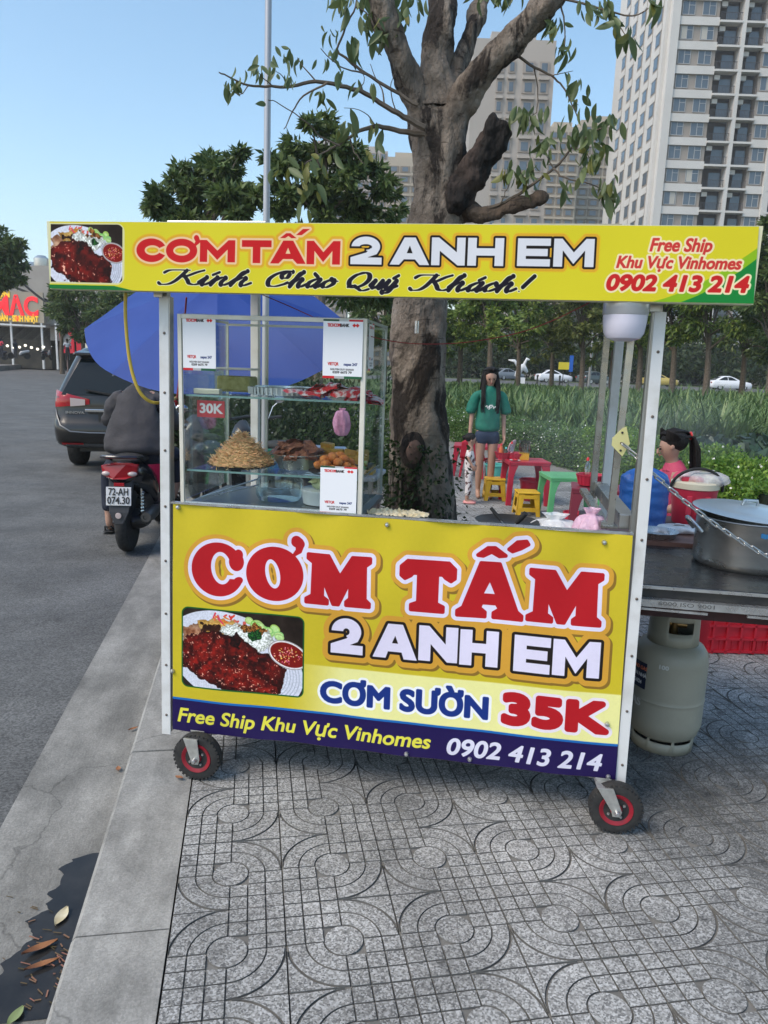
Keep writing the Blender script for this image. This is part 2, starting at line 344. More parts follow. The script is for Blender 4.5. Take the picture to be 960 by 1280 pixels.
def food(w, h):
    cv = Cv(w, h, (.14, .1, .08)); X1 = lambda a: a*w/885; Y1 = lambda a: a*h/640
    n0 = fbm(h, w, 60, 1)[..., None]; cv.a += (n0-.5)*.18
    cv.paint(sd_ell(X1(390), Y1(400), X1(520), Y1(370), .35), (0, 0, w, h), [(0, (.84, .85, .9))])
    for k in range(6): cv.paint(lambda X, Y, k=k: np.abs(sd_ell(X1(390), Y1(400), X1(490-k*22), Y1(345-k*20), .35)(X, Y))-2, (w*.6, h*.4, w, h), [(0, (.7, .72, .78))])
    r = random.Random(5); n1 = fbm(h, w, 22, 3); n2 = fbm(h, w, 9, 8); n3 = smooth_noise(h, w, 5, 4)
    def blob(poly, c0, c1, nz=n1, wob=18, hl=None, hlt=.72):
        m = sd_poly([[(X1(a), Y1(b)) for a, b in poly]]); Y, X = np.mgrid[0:h, 0:w].astype(np.float32); d = m(X, Y)+(n1-.5)*wob*2
        al = np.clip(-d*.5, 0, 1)[..., None]; t = np.clip((nz-.25)*2, 0, 1)[..., None]; col = np.array(c0)*(1-t)+np.array(c1)*t
        col = col*(1-np.exp(np.clip(d, -200, 0)/18)*.35)[..., None]*1.15
        if hl is not None: q = np.clip((n2*.6+n3*.4-hlt+.07)*12, 0, 1)[..., None]; col = col*(1-q)+np.array(hl)*q
        cv.a[:] = cv.a*(1-al)+col*al
    blob([(100,90),(250,60),(400,60),(470,180),(300,230),(120,200)], (.7,.5,.2), (.9,.75,.45), n2)
    blob([(0,150),(110,120),(180,190),(150,300),(0,360)], (.45,.25,.15), (.85,.68,.55), n1)
    blob([(130,110),(290,110),(290,190),(140,180)], (.12,.05,.03), (.3,.15,.08), n2)
    for k in range(16):
        x = r.uniform(240, 470); y = r.uniform(20, 80); cv.paint(sd_stroke([(X1(x), Y1(y)), (X1(x+r.uniform(-30, 50)), Y1(y+r.uniform(10, 40)))], [X1(7), X1(5)]), (0, 0, w, h*.4), [(0, (.85, r.uniform(.2, .5), r.uniform(.12, .4)))])
    for k in range(14):
        x = r.uniform(490, 720); y = 50+(x-490)*.4+r.uniform(-25, 35); cv.paint(sd_ell(X1(x), Y1(y), X1(r.uniform(28, 44)), Y1(r.uniform(20, 34)), r.uniform(0, 1)), (w*.4, 0, w, h*.5), [(0, (r.uniform(.5, .68), .78, r.uniform(.35, .5))), (-6, (r.uniform(.7, .8), .88, .58))])
    blob([(270,130),(420,80),(640,130),(690,210),(560,340),(440,260),(300,220)], (.7,.72,.68), (.97,.98,.96), n3, 26)
    blob([(420,90),(520,80),(620,130),(560,180),(440,150)], (.3,.15,.05), (.7,.45,.2), n3, 30)
    blob([(470,150),(560,130),(590,200),(510,240)], (.03,.15,.08), (.15,.4,.15), n3, 20)
    blob([(10,250),(200,160),(420,190),(560,300),(720,330),(760,430),(740,640),(500,690),(300,640),(120,560),(0,470)], (.10,.012,.012), (.3,.04,.03), n2, 14)
    hl = (.95,.7,.6)
    blob([(20,230),(200,170),(330,210),(330,420),(380,480),(340,600),(180,590),(20,470),(-20,350)], (.16,.02,.02), (.55,.1,.07), n1, 22, hl, .74)
    blob([(330,170),(420,200),(560,310),(700,340),(740,420),(730,520),(600,540),(420,470),(330,350)], (.12,.015,.015), (.5,.09,.06), n1, 22, hl, .77)
    blob([(330,430),(520,450),(600,530),(720,580),(700,660),(420,640),(300,600)], (.2,.02,.02), (.62,.12,.08), n1, 22, hl, .73)
    blob([(330,190),(400,170),(440,240),(420,300),(360,270)], (.05,.01,.01), (.2,.04,.03), n2)
    cx, cy = X1(780), Y1(310); cv.paint(sd_ell(cx, cy, X1(150), Y1(110), .35), (w*.5, 0, w, h), [(0, (.62, .6, .6)), (-4, (.92, .9, .9)), (-16*w/885, (.5, .08, .05))])
    for k in range(70):
        a = r.uniform(0, 6.3); q = r.random()**.5; x = cx+math.cos(a)*X1(105)*q; y = cy+math.sin(a)*Y1(75)*q
        cv.paint(sd_ell(x, y, X1(6), Y1(4), a), (x-9, y-9, x+9, y+9), [(0, (.95, r.uniform(.4, .85), r.uniform(.3, .7)))], 4)
    return np.clip(cv.a*(.94+.12*n3[..., None]), 0, 1)
YEL = (.81, .73, .17); RED = (.72, .09, .13); ORG = (.84, .62, .22); WLI = (.90, .87, .95); BRN = (.50, .36, .12)
def blocks(cv, items, layers, pad=60):
    for l in layers:
        for f, bb in items: cv.paint(OFF(f, l[2], l[3]) if len(l) > 2 else f, bb, [l[:2]], pad)
def rbox(x0, y0, x1, y1, r): return RND(sd_poly([[(x0+r, y0+r), (x1-r, y0+r), (x1-r, y1-r), (x0+r, y1-r)]]), r)
def banner_print():
    W, H = 2048, 1114; cv = Cv(W, H, YEL); q = H/1100
    Y = np.arange(H, dtype=np.float32)[:, None, None]; X = np.arange(W, dtype=np.float32)[None, :, None]
    # pale band
    a = np.clip((Y-700*q)/6, 0, 1)*np.clip((X-560)/260, 0, 1); cv.a[:] = cv.a*(1-a)+np.array((.95, .93, .62))*a
    a = np.clip((Y-931*q), 0, 1); cv.a[:] = cv.a*(1-a)+np.array((.1, .42, .72))*a
    a = np.clip((Y-942*q), 0, 1); cv.a[:] = cv.a*(1-a)+np.array((.12, .07, .3))*a
    B = [('C', 97, 165, 342, 421), ('O', 356, 165, 628, 421), ('M', 640, 178, 942, 418), ('T', 1066, 172, 1320, 412), ('A', 1324, 160, 1616, 420), ('M', 1630, 172, 1946, 414)]
    it = [(slab(c, *b), b) for c, *b in B]
    hook = U(sd_stroke([(592, 132), (608, 145), (604, 175), (580, 200)], [24, 22, 15, 7]), sd_ell(597, 138, 29, 24, 0)); it.append((hook, (550, 100, 640, 220)))
    it.append((RND(sd_poly([[(1408, 134), (1450, 100), (1480, 98), (1526, 130), (1500, 134), (1466, 116), (1430, 136)]]), 9), (1390, 80, 1540, 150)))
    it.append((RND(sd_poly([[(1540, 100), (1575, 66), (1612, 60), (1620, 72), (1590, 92), (1555, 108)]]), 9), (1520, 50, 1640, 130)))
    bl = [('2', 763, 476, 908, 640, 50), ('A', 958, 480, 1155, 640, 52), ('N', 1165, 474, 1335, 636, 50), ('H', 1348, 478, 1513, 640, 50), ('E', 1585, 482, 1738, 646, 50), ('M', 1752, 482, 1948, 644, 50)]
    ib = [(RND(block(c, x0, y0, x1, y1, t), 2), (x0, y0, x1, y1)) for c, x0, y0, x1, y1, t in bl]
    blocks(cv, it+ib, [(40, (.55, .42, .16), 9, 9)]); blocks(cv, it+ib, [(38, ORG)])
    blocks(cv, it, [(18, WLI), (0, RED)]); blocks(cv, ib, [(13, (.12, .09, .08)), (0, WLI)])
    # food photograph
    fw, fh = 582, 388; fo = food(fw, fh); x0, y0 = 49, int(484*q); fr = rbox(44, 478*q, 638, 874*q, 34)
    cv.paint(fr, (44, 478, 638, 880), [(0, (.1, .36, .16))]); Yg, Xg = np.mgrid[y0:y0+fh, x0:x0+fw].astype(np.float32)
    al = np.clip(.5-(fr(Xg, Yg)+6), 0, 1)[..., None]; cv.a[y0:y0+fh, x0:x0+fw] = cv.a[y0:y0+fh, x0:x0+fw]*(1-al)+fo*al
    text_draw(cv, 'CƠM SƯỜN', 722, 1478, 876*q, 94, [(12, (.97, .97, .97)), (0, (.09, .2, .5))], bold=7.5)
    text_draw(cv, '35K', 1556, 1992, 880*q, 124, [(14, (.95, .9, .93)), (0, RED)], bold=15)
    text_draw(cv, 'Free Ship Khu Vực Vinhomes', 28, 1240, 1052*q, 66, [(0, (.93, .9, .3))], shear=.2, bold=2.6)
    text_draw(cv, '0902 413 214', 1304, 1992, 1066*q, 76, [(0, (.9, .89, .95))], shear=.2, bold=3.6)
    nz = .955+.07*fbm(H, W, 260, 21, 3)[..., None]+.02*(fbm(H, W, 12, 31, 2)[..., None]-.5); cv.a *= nz; dn = np.clip((Y/H-.86)*3, 0, 1)*fbm(H, W, 60, 41)[..., None]*.35; cv.a[:] = cv.a*(1-dn)+np.array((.36, .34, .32))*dn*.9
    return cv.image('banner_print')
# ---------------- brush script
def cat_(pts, n=7):
    out = []; P = [pts[0]]+list(pts)+[pts[-1]]
    for i in range(1, len(P)-2):
        p0, p1, p2, p3 = map(np.array, P[i-1:i+3])
        for k in range(n):
            t = k/n; out.append(tuple(.5*((2*p1)+(-p0+p2)*t+(2*p0-5*p1+4*p2-p3)*t*t+(-p0+3*p1-3*p2+p3)*t**3)))
    out.append(tuple(pts[-1])); return out
SCR = {  # strokes in a frame where x-height = 1, capital = 1.9, y up; italic slant is added
 'K': (2.0, [[(-.55,1.45),(-.3,1.75),(.3,1.8),(.9,1.78)], [(.72,1.75),(.6,1.0),(.45,.4),(.2,.02),(-.2,-.05),(-.45,.15)], [(1.75,1.8),(1.4,1.55),(1.0,1.1),(.75,.95)], [(.85,1.0),(1.15,.55),(1.4,.15),(1.75,0),(2.1,.2)]]),
 'C': (1.75, [[(1.35,1.5),(1.3,1.1),(1.0,1.05),(.85,1.4),(1.1,1.78),(1.45,1.82),(1.0,1.9),(.4,1.5),(.12,.85),(.3,.15),(.8,0),(1.3,.25),(1.55,.5)]]),
 'Q': (2.0, [[(1.0,1.85),(.4,1.55),(.1,.9),(.3,.25),(.8,.05),(1.35,.4),(1.6,1.0),(1.45,1.6),(1.0,1.88),(.6,1.7)], [(.2,.1),(.6,.3),(1.0,0),(1.5,-.3),(2.0,-.1)]]),
 'i': (.62, [[(-.1,.3),(.18,.95),(.15,.4),(.2,.05),(.38,.05),(.62,.35)]]),
 'n': (1.15, [[(0,.35),(.18,.95),(.15,.5),(.1,.02)], [(.15,.5),(.45,.95),(.68,.9),(.62,.4),(.7,.05),(.9,.05),(1.15,.35)]]),
 'h': (1.2, [[(0,.35),(.3,1.2),(.5,1.8),(.3,1.6),(.2,.8),(.12,.02)], [(.15,.5),(.45,.95),(.7,.9),(.64,.4),(.72,.05),(.92,.05),(1.2,.35)]]),
 'a': (1.05, [[(.75,.8),(.5,.98),(.15,.6),(.15,.12),(.4,.05),(.7,.5),(.78,.95),(.68,.4),(.72,.06),(.88,.06),(1.05,.35)]]),
 'o': (1.0, [[(.5,.98),(.15,.6),(.15,.15),(.45,.02),(.75,.4),(.72,.85),(.5,.98),(.65,.8),(1.0,.78)]]),
 'u': (1.1, [[(-.05,.35),(.18,.95),(.12,.35),(.3,.05),(.6,.3),(.78,.95),(.68,.35),(.75,.05),(.92,.06),(1.1,.35)]]),
 'y': (1.0, [[(-.05,.35),(.18,.95),(.12,.35),(.3,.05),(.6,.35),(.78,.95),(.7,.2),(.55,-.4),(.2,-.55),(.1,-.3),(.6,0),(1.05,.35)]]),
 'c': (.85, [[(.68,.75),(.5,.98),(.15,.6),(.15,.15),(.45,.02),(.85,.35)]]),
 '!': (.8, [[(.62,1.85),(.5,1.3),(.36,.55)], [(.28,.06),(.3,.06)]])}
def script_draw(cv, txt, x0, xs, yb, sh, w=1.0):
    x = 0; strokes = []
    acc = {'í': 'i', 'à': 'a', 'ý': 'y', 'á': 'a'}
    for ch in txt:
        if ch == ' ': x += .75; continue
        b = acc.get(ch, ch); adv, ss = SCR[b]; sl = .34
        for s in ss: strokes.append([((x+px+sl*py), py) for px, py in cat_(s)])
        if ch in 'íýá': strokes.append([(x+.45+sl*1.2, 1.25), (x+.75+sl*1.5, 1.6)])
        if ch == 'à': strokes.append([(x+.2+sl*1.5, 1.6), (x+.5+sl*1.2, 1.25)])
        if b == '!': pass
        x += adv
    tot = x; sc = (xs-x0)/tot
    items = []
    for s in strokes:
        pts = [(x0+a*sc, yb-b*sh) for a, b in s]; ws = []
        for i in range(len(pts)):
            p, q = pts[max(0, i-1)], pts[min(len(pts)-1, i+1)]; dx, dy = q[0]-p[0], q[1]-p[1]; L = math.hypot(dx, dy)+1e-6
            ws.append(w*sh*(.075+.25*abs(dy/L)**1.1))
        items.append((sd_stroke(pts, ws), (min(p[0] for p in pts), min(p[1] for p in pts), max(p[0] for p in pts), max(p[1] for p in pts))))
    blocks(cv, items, [(2.6, (.93, .92, .75)), (0, (.09, .08, .13))], 14)
def sign_print():
    W, H = 2400, 232; cv = Cv(W, H, (.85, .80, .16)); YY, XX = np.mgrid[0:H, 0:W].astype(np.float32)
    # green border and corner swoosh
    def band(lim, c): 
        al = np.clip(YY-lim, 0, 1)[..., None]; cv.a[:] = cv.a*(1-al)+np.array(c)*al
    band(217+np.maximum(0, XX-250)*.2, (.08, .45, .2))
    band(238-np.maximum(0, XX-2050)**1.55*.02, (.55, .72, .12)); band(246-np.maximum(0, XX-2110)**1.62*.0155, (.1, .5, .22))
    fw, fh = 276, 200; fo = food(fw, fh); fr = rbox(-30, 8, 284, 208, 26); Yg, Xg = np.mgrid[8:208, 4:280].astype(np.float32)
    cv.paint(rbox(-40, 4, 288, 214, 30), (0, 0, 290, 215), [(0, (.86, .84, .62))]); al = np.clip(.5-fr(Xg, Yg), 0, 1)[..., None]; cv.a[8:208, 4:280] = cv.a[8:208, 4:280]*(1-al)+fo*al
    B = [('C', 338, 56, 440, 131, 27), ('O', 444, 56, 560, 131, 27), ('M', 570, 57, 698, 130, 27), ('T', 722, 56, 828, 131, 27), ('A', 824, 56, 950, 131, 28), ('M', 953, 56, 1070, 132, 27)]
    it = [(block(c, *b[:4], b[4]), tuple(b[:4])) for c, *b in B]
    it.append((sd_stroke([(556, 50), (562, 62), (550, 76)], [9, 8, 4]), (540, 40, 575, 85)))
    it.append((sd_poly([[(858, 48), (880, 32), (894, 32), (916, 48), (898, 48), (887, 41), (876, 48)]]), (858, 30, 916, 50)))
    it.append((sd_poly([[(914, 38), (938, 18), (962, 18), (934, 38)]]), (914, 15, 962, 40)))
    bl = [('2', 1106, 42, 1213, 130, 28), ('A', 1240, 42, 1374, 129, 30), ('N', 1380, 41, 1492, 129, 28), ('H', 1500, 41, 1618, 129, 29), ('E', 1662, 41, 1768, 128, 28), ('M', 1778, 41, 1906, 128, 29)]
    ib = [(block(c, *b[:4], b[4]), tuple(b[:4])) for c, *b in bl]
    blocks(cv, it+ib, [(18, (.88, .76, .14)), (15, (.87, .66, .18))]); blocks(cv, it, [(7, (.93, .78, .6)), (0, (.78, .1, .12))]); blocks(cv, ib, [(6.5, (.1, .08, .07)), (0, (.86, .86, .88))])
    script_draw(cv, 'Kính', 442, 750, 207, 27); script_draw(cv, 'Chào', 802, 1052, 207, 27); script_draw(cv, 'Quý', 1090, 1262, 207, 27); script_draw(cv, 'Khách!', 1332, 1698, 209, 27)
    wl = (6, (.95, .88, .7)); text_draw(cv, 'Free Ship', 2078, 2270, 76, 37, [wl, (0, (.8, .22, .2))], shear=.22, bold=1.8)
    text_draw(cv, 'Khu Vực Vinhomes', 1978, 2360, 128, 34, [wl, (0, (.8, .22, .2))], shear=.22, bold=1.8)
    text_draw(cv, '0902 413 214', 1948, 2385, 197, 44, [wl, (0, (.78, .14, .14))], shear=.22, bold=3.5)
    return cv.image('sign_print')
def poster_print():
    cv = Cv(200, 310, (.93, .93, .94)); bx = lambda x0, y0, x1, y1, c: cv.paint(sd_poly([[(x0, y0), (x1, y0), (x1, y1), (x0, y1)]]), (x0, y0, x1, y1), [(0, c)], 3)
    bx(0, 0, 80, 10, (.1, .3, .2)); bx(80, 0, 130, 10, (.75, .75, .75)); bx(130, 0, 200, 10, (.8, .1, .15)); bx(0, 297, 60, 310, (.8, .1, .15)); bx(60, 297, 110, 310, (.7, .7, .7)); bx(110, 297, 200, 310, (.1, .35, .22))
    text_draw(cv, 'TECHCOM', 22, 84, 38, 15, [(0, (.8, .12, .12))], bold=1); text_draw(cv, 'BANK', 86, 130, 38, 15, [(0, (.15, .1, .1))], bold=1)
    cv.paint(sd_poly([[(146, 30), (156, 20), (166, 30), (156, 40)]]), (140, 10, 190, 50), [(0, (.85, .1, .1))]); cv.paint(sd_poly([[(162, 30), (172, 20), (182, 30), (172, 40)]]), (140, 10, 190, 50), [(0, (.85, .1, .1))])
    text_draw(cv, 'VIETQR', 26, 80, 240, 15, [(0, (.75, .15, .15))], bold=.8); text_draw(cv, 'napas 247', 108, 176, 240, 13, [(0, (.15, .2, .4))], bold=.8)
    text_draw(cv, 'NGUYEN DUY KHANH', 40, 158, 266, 9, [(0, (.2, .2, .2))], bold=.4); text_draw(cv, '0209 6675 79', 52, 148, 282, 11, [(0, (.15, .15, .15))], bold=.6)
    return cv.image('poster_print')
def imgmat(name, im, rough=.45, spec=.4, trans=0, bump=0):
    m = mat(name, (1, 1, 1), rough, spec=spec, bump=bump, bscale=3, bdist=.01); t = m.node_tree; b = t.nodes['Principled BSDF']; i = t.nodes.new('ShaderNodeTexImage'); i.image = im; i.interpolation = 'Cubic'
    t.links.new(i.outputs[0], b.inputs['Base Color']); return m
# ------------------------------------------------------------------ SETTING
M_asphalt = mat('asphalt', (.10, .10, .097), .85, col2=(.13, .13, .125), scale=.7, bump=.35, bscale=140, bdist=.006, rvar=.1)
def grit(m, s=150, amt=.5):      # aggregate: fine light and dark grains multiplied into a colour
    t = m.node_tree; n = t.nodes; l = t.links; b = n['Principled BSDF']; old = b.inputs['Base Color'].links[0].from_socket; g = n.new('ShaderNodeNewGeometry')
    v = n.new('ShaderNodeTexVoronoi'); v.inputs['Scale'].default_value = s; l.new(g.outputs['Position'], v.inputs['Vector']); sp = n.new('ShaderNodeSeparateColor'); l.new(v.outputs['Color'], sp.inputs[0])
    z = n.new('ShaderNodeTexNoise'); z.inputs['Scale'].default_value = 2.3; z.inputs['Detail'].default_value = 8; z.inputs['Roughness'].default_value = .7; l.new(g.outputs['Position'], z.inputs['Vector'])
    mr = n.new('ShaderNodeMapRange'); mr.inputs[3].default_value = 1-amt; mr.inputs[4].default_value = 1+amt; l.new(sp.outputs[0], mr.inputs[0]); m2 = n.new('ShaderNodeMapRange'); m2.inputs[1].default_value = .35; m2.inputs[2].default_value = .68; m2.inputs[3].default_value = 1.15; m2.inputs[4].default_value = .72; l.new(z.outputs[0], m2.inputs[0])
    mu = n.new('ShaderNodeMath'); mu.operation = 'MULTIPLY'; l.new(mr.outputs[0], mu.inputs[0]); l.new(m2.outputs[0], mu.inputs[1]); cc = n.new('ShaderNodeCombineColor'); [l.new(mu.outputs[0], cc.inputs[i]) for i in range(3)]
    # thin cracks
    w = n.new('ShaderNodeTexVoronoi'); w.feature = 'DISTANCE_TO_EDGE'; w.inputs['Scale'].default_value = .8; nv = n.new('ShaderNodeTexNoise'); nv.inputs['Scale'].default_value = 3; nv.inputs['Detail'].default_value = 6; l.new(g.outputs['Position'], nv.inputs['Vector']); ad = n.new('ShaderNodeMix'); ad.data_type = 'RGBA'; ad.inputs[0].default_value = .35; l.new(g.outputs['Position'], ad.inputs[6]); l.new(nv.outputs['Color'], ad.inputs[7]); l.new(ad.outputs[2], w.inputs['Vector'])
    m3 = n.new('ShaderNodeMapRange'); m3.inputs[1].default_value = 0; m3.inputs[2].default_value = .004; m3.inputs[3].default_value = .62; m3.inputs[4].default_value = 1; l.new(w.outputs['Distance'], m3.inputs[0]); mq = n.new('ShaderNodeMath'); mq.operation = 'MULTIPLY'; l.new(mu.outputs[0], mq.inputs[0]); l.new(m3.outputs[0], mq.inputs[1]); [l.new(mq.outputs[0], cc.inputs[i]) for i in range(3)]
    mx = n.new('ShaderNodeMix'); mx.data_type = 'RGBA'; mx.blend_type = 'MULTIPLY'; mx.inputs[0].default_value = 1; l.new(old, mx.inputs[6]); l.new(cc.outputs[0], mx.inputs[7]); l.new(mx.outputs[2], b.inputs['Base Color'])
grit(M_asphalt, 130, .4)
M_gutter = mat('gutter_concrete', (.17, .165, .15), .85, col2=(.30, .29, .265), scale=3.2, bump=.4, bscale=60, bdist=.006, stretch=(1.6, .6, 1))
M_kerb = mat('kerb_concrete', (.2, .195, .18), .82, col2=(.36, .35, .325), scale=7, lo=.3, hi=.7, bump=.35, bscale=70, bdist=.004, stretch=(1.5, .7, 1))
grit(M_gutter, 170, .16); grit(M_kerb, 190, .14)
M_puddle = mat('gutter_water', (.02, .02, .021), .16, spec=.4, col2=(.035, .034, .033), scale=9, bump=.08, bscale=20, bdist=.003)
M_earth = mat('earth', (.05, .05, .03), .95, col2=(.035, .06, .02), scale=.8, bump=.3, bscale=20)
def speckle(name, base, lo, groove):
    m = mat(name, base, .75, bump=.25, bscale=180, bdist=.003); t = m.node_tree; n = t.nodes; l = t.links; b = n['Principled BSDF']
    g = n.new('ShaderNodeNewGeometry'); vo = n.new('ShaderNodeTexVoronoi'); vo.inputs['Scale'].default_value = 210; l.new(g.outputs['Position'], vo.inputs['Vector'])
    cr_ = n.new('ShaderNodeValToRGB'); e = cr_.color_ramp.elements; e[0].position = .05; e[0].color = (.15, .15, .148, 1); e[1].position = .95; e[1].color = (.54, .54, .53, 1)
    x = cr_.color_ramp.elements.new(.5); x.color = (*base, 1); sp = n.new('ShaderNodeSeparateColor'); l.new(vo.outputs['Color'], sp.inputs[0]); l.new(sp.outputs[0], cr_.inputs[0])
    nz = n.new('ShaderNodeTexNoise'); nz.inputs['Scale'].default_value = 1.5; nz.inputs['Detail'].default_value = 7; nz.inputs['Roughness'].default_value = .68; l.new(g.outputs['Position'], nz.inputs['Vector'])
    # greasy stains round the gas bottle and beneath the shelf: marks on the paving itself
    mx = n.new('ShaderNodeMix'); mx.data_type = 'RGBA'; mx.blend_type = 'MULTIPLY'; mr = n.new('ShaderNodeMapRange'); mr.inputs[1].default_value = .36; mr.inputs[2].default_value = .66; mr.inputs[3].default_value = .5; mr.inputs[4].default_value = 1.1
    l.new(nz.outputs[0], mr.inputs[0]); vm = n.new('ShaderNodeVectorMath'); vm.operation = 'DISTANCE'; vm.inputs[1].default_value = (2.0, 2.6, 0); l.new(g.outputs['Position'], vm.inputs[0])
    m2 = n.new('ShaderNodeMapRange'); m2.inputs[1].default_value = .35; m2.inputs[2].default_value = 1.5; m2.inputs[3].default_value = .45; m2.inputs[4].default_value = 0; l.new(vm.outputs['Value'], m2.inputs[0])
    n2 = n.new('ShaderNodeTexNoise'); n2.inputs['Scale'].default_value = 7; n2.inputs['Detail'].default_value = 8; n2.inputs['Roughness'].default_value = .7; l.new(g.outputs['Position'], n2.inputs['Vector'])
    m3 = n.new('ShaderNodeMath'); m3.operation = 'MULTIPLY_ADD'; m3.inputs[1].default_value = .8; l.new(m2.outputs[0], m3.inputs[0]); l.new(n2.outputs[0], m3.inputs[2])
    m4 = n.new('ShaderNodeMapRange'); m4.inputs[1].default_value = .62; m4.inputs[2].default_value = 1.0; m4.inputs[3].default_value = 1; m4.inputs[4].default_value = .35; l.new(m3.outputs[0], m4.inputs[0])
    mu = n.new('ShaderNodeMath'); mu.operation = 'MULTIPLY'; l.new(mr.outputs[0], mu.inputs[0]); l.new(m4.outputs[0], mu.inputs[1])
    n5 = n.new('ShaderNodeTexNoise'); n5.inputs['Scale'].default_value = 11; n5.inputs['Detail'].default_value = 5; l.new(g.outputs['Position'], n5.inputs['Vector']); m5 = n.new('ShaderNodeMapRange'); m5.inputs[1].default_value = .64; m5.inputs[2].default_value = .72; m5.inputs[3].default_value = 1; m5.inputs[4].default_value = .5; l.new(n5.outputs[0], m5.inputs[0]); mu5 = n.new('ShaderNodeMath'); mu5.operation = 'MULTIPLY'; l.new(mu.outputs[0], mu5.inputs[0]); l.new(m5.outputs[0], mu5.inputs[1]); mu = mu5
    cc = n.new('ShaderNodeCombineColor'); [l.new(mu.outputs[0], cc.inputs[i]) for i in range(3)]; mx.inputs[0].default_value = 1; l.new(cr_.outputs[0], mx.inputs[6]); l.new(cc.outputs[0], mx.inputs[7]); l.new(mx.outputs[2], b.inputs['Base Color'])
    return m
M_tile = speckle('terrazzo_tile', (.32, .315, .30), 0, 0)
M_joint = mat('tile_joint', (.13, .127, .12), .95, col2=(.21, .205, .19), scale=12)
def sheet(name, pts, z, m, edge=None, coll=True):
    b = MB(); b.add([(x, y, z) for x, y in pts], [tuple(range(len(pts)))]); return b.build(name, m, None, False)
KX0, KX1 = -.5, -.2295      # kerb, outer and inner edge
struct(sheet('ground', [(-900, -60), (900, -60), (900, 1600), (-900, 1600)], -.30, M_earth))
struct(sheet('road', [(-60, -30), (-.86, -30), (-.86, 200), (-60, 200)], ROAD-.004, M_asphalt))
b = MB(); b.grid(lambda u, v: (-.895+.055*math.sin(v*37)*.2+u*(.395+.0), -6+v*60, ROAD), 2, 60); struct(b.build('gutter', M_gutter, None, False))
# kerb: separate stones with joints
kr = thing('kerb', 'long pale concrete kerb along the road beside the paved sidewalk', 'kerb'); del kr['category']; del kr['label']; struct(kr)
cuts = [-4.0, -1.2, .55, 1.93] + [1.93+1.02*i for i in range(1, 26)]; k0 = None
for i, (a, c) in enumerate(zip(cuts, cuts[1:])):
    b = MB(); L = c-a-.008; b.prism([(KX0-.02, -.3), (KX1-.006, -.3), (KX1-.006, -.002), (KX0+.012, -.001), (KX0, -.014)], 0, L, ax='y'); o = b.build('kerb_stone', M_kerb, kr, False); o.location = (0, a, random.uniform(-.002, .002))
b = MB(); b.box((( KX0+KX1)/2-.005, 12, -.16), (.24, 32, .24)); b.build('kerb_bed', M_joint, kr, False)
# paving tiles: relief pieces of a 323 mm tile, turned by 90 degrees on every other tile
TS, TX, TY = .323, .0911, 1.9792
def tile_mesh():
    mb = MB(); a = TS/6; g = .0050; zt, zb = 0.0, -.007; H2 = TS/2
    def piece(poly):
        n = len(poly); mb.add([(x, y, zt) for x, y in poly]+[(x*1.0, y*1.0, zb) for x, y in poly], [tuple(range(n))]+[(k, k+n, (k+1) % n+n, (k+1) % n) for k in range(n)])
    rc = .175*TS; piece([(math.cos(t)*(rc-g/2), math.sin(t)*(rc-g/2)) for t in [2*pi*k/22 for k in range(22)]])
    def arcp(r0, r1, t0, t1, n=8):
        e0, e1 = g/2/max(r0, .02), g/2/r1
        return [(r0*math.cos(t), r0*math.sin(t)) for t in [t0+e0+(t1-t0-2*e0)*k/n for k in range(n+1)]]+[(r1*math.cos(t), r1*math.sin(t)) for t in [t1-e1-(t1-t0-2*e1)*k/n for k in range(n+1)]]
    for q in (pi/2, 3*pi/2):
        piece(arcp(rc+g/2, 2*a-g/2, q, q+pi/2)); piece(arcp(2*a+g/2, 3*a-g, q, q+pi/2))
        sx, sy = (-1, 1) if q < pi else (1, -1)
        arc = [(3*a*math.cos(t), 3*a*math.sin(t)) for t in [q+.10+(pi/2-.20)*k/9 for k in range(10)]]
        cx, cy = sx*(H2-g/2), sy*(H2-g/2)
        pts = [(max(-H2+g/2, min(H2-g/2, x*1.015)), max(-H2+g/2, min(H2-g/2, y*1.015))) for x, y in arc]+[(cx, pts_y) if False else (cx, cy) for pts_y in (0,)]
        piece(pts)
    for sx, sy in ((1, 1), (-1, -1)):
        for i in range(3):
            for j in range(3):
                x0, x1, y0, y1 = i*a+g/2, (i+1)*a-g/2, j*a+g/2, (j+1)*a-g/2
                if i == 0 and j == 0: continue
                if i+j == 1:
                    e = .0045 if True else 0
                    if i == 1: x0 = max(x0, rc+g/2-0.002)
                    else: y0 = max(y0, rc+g/2-.002)
                p = [(x0, y0), (x1, y0), (x1, y1), (x0, y1)]; p = [(sx*x, sy*y) for x, y in p]; piece(p)
    s = H2-.0008; mb.add([(-s, -s, zb), (s, -s, zb), (s, s, zb), (-s, s, zb), (-s, -s, -.03), (s, -s, -.03), (s, s, -.03), (-s, s, -.03)], [(0, 1, 2, 3), (0, 4, 5, 1), (1, 5, 6, 2), (2, 6, 7, 3), (3, 7, 4, 0)])
    me = mb.mesh('paving_tile', M_tile, False); me.materials.append(M_joint)
    for p in me.polygons:
        if any(me.vertices[v].co.z < -.005 for v in p.vertices) : p.material_index = 1
    return me
pv = bpy.data.objects.new('sidewalk', None); COL.objects.link(pv); struct(pv)
tm = tile_mesh(); nt_ = 0; far = []
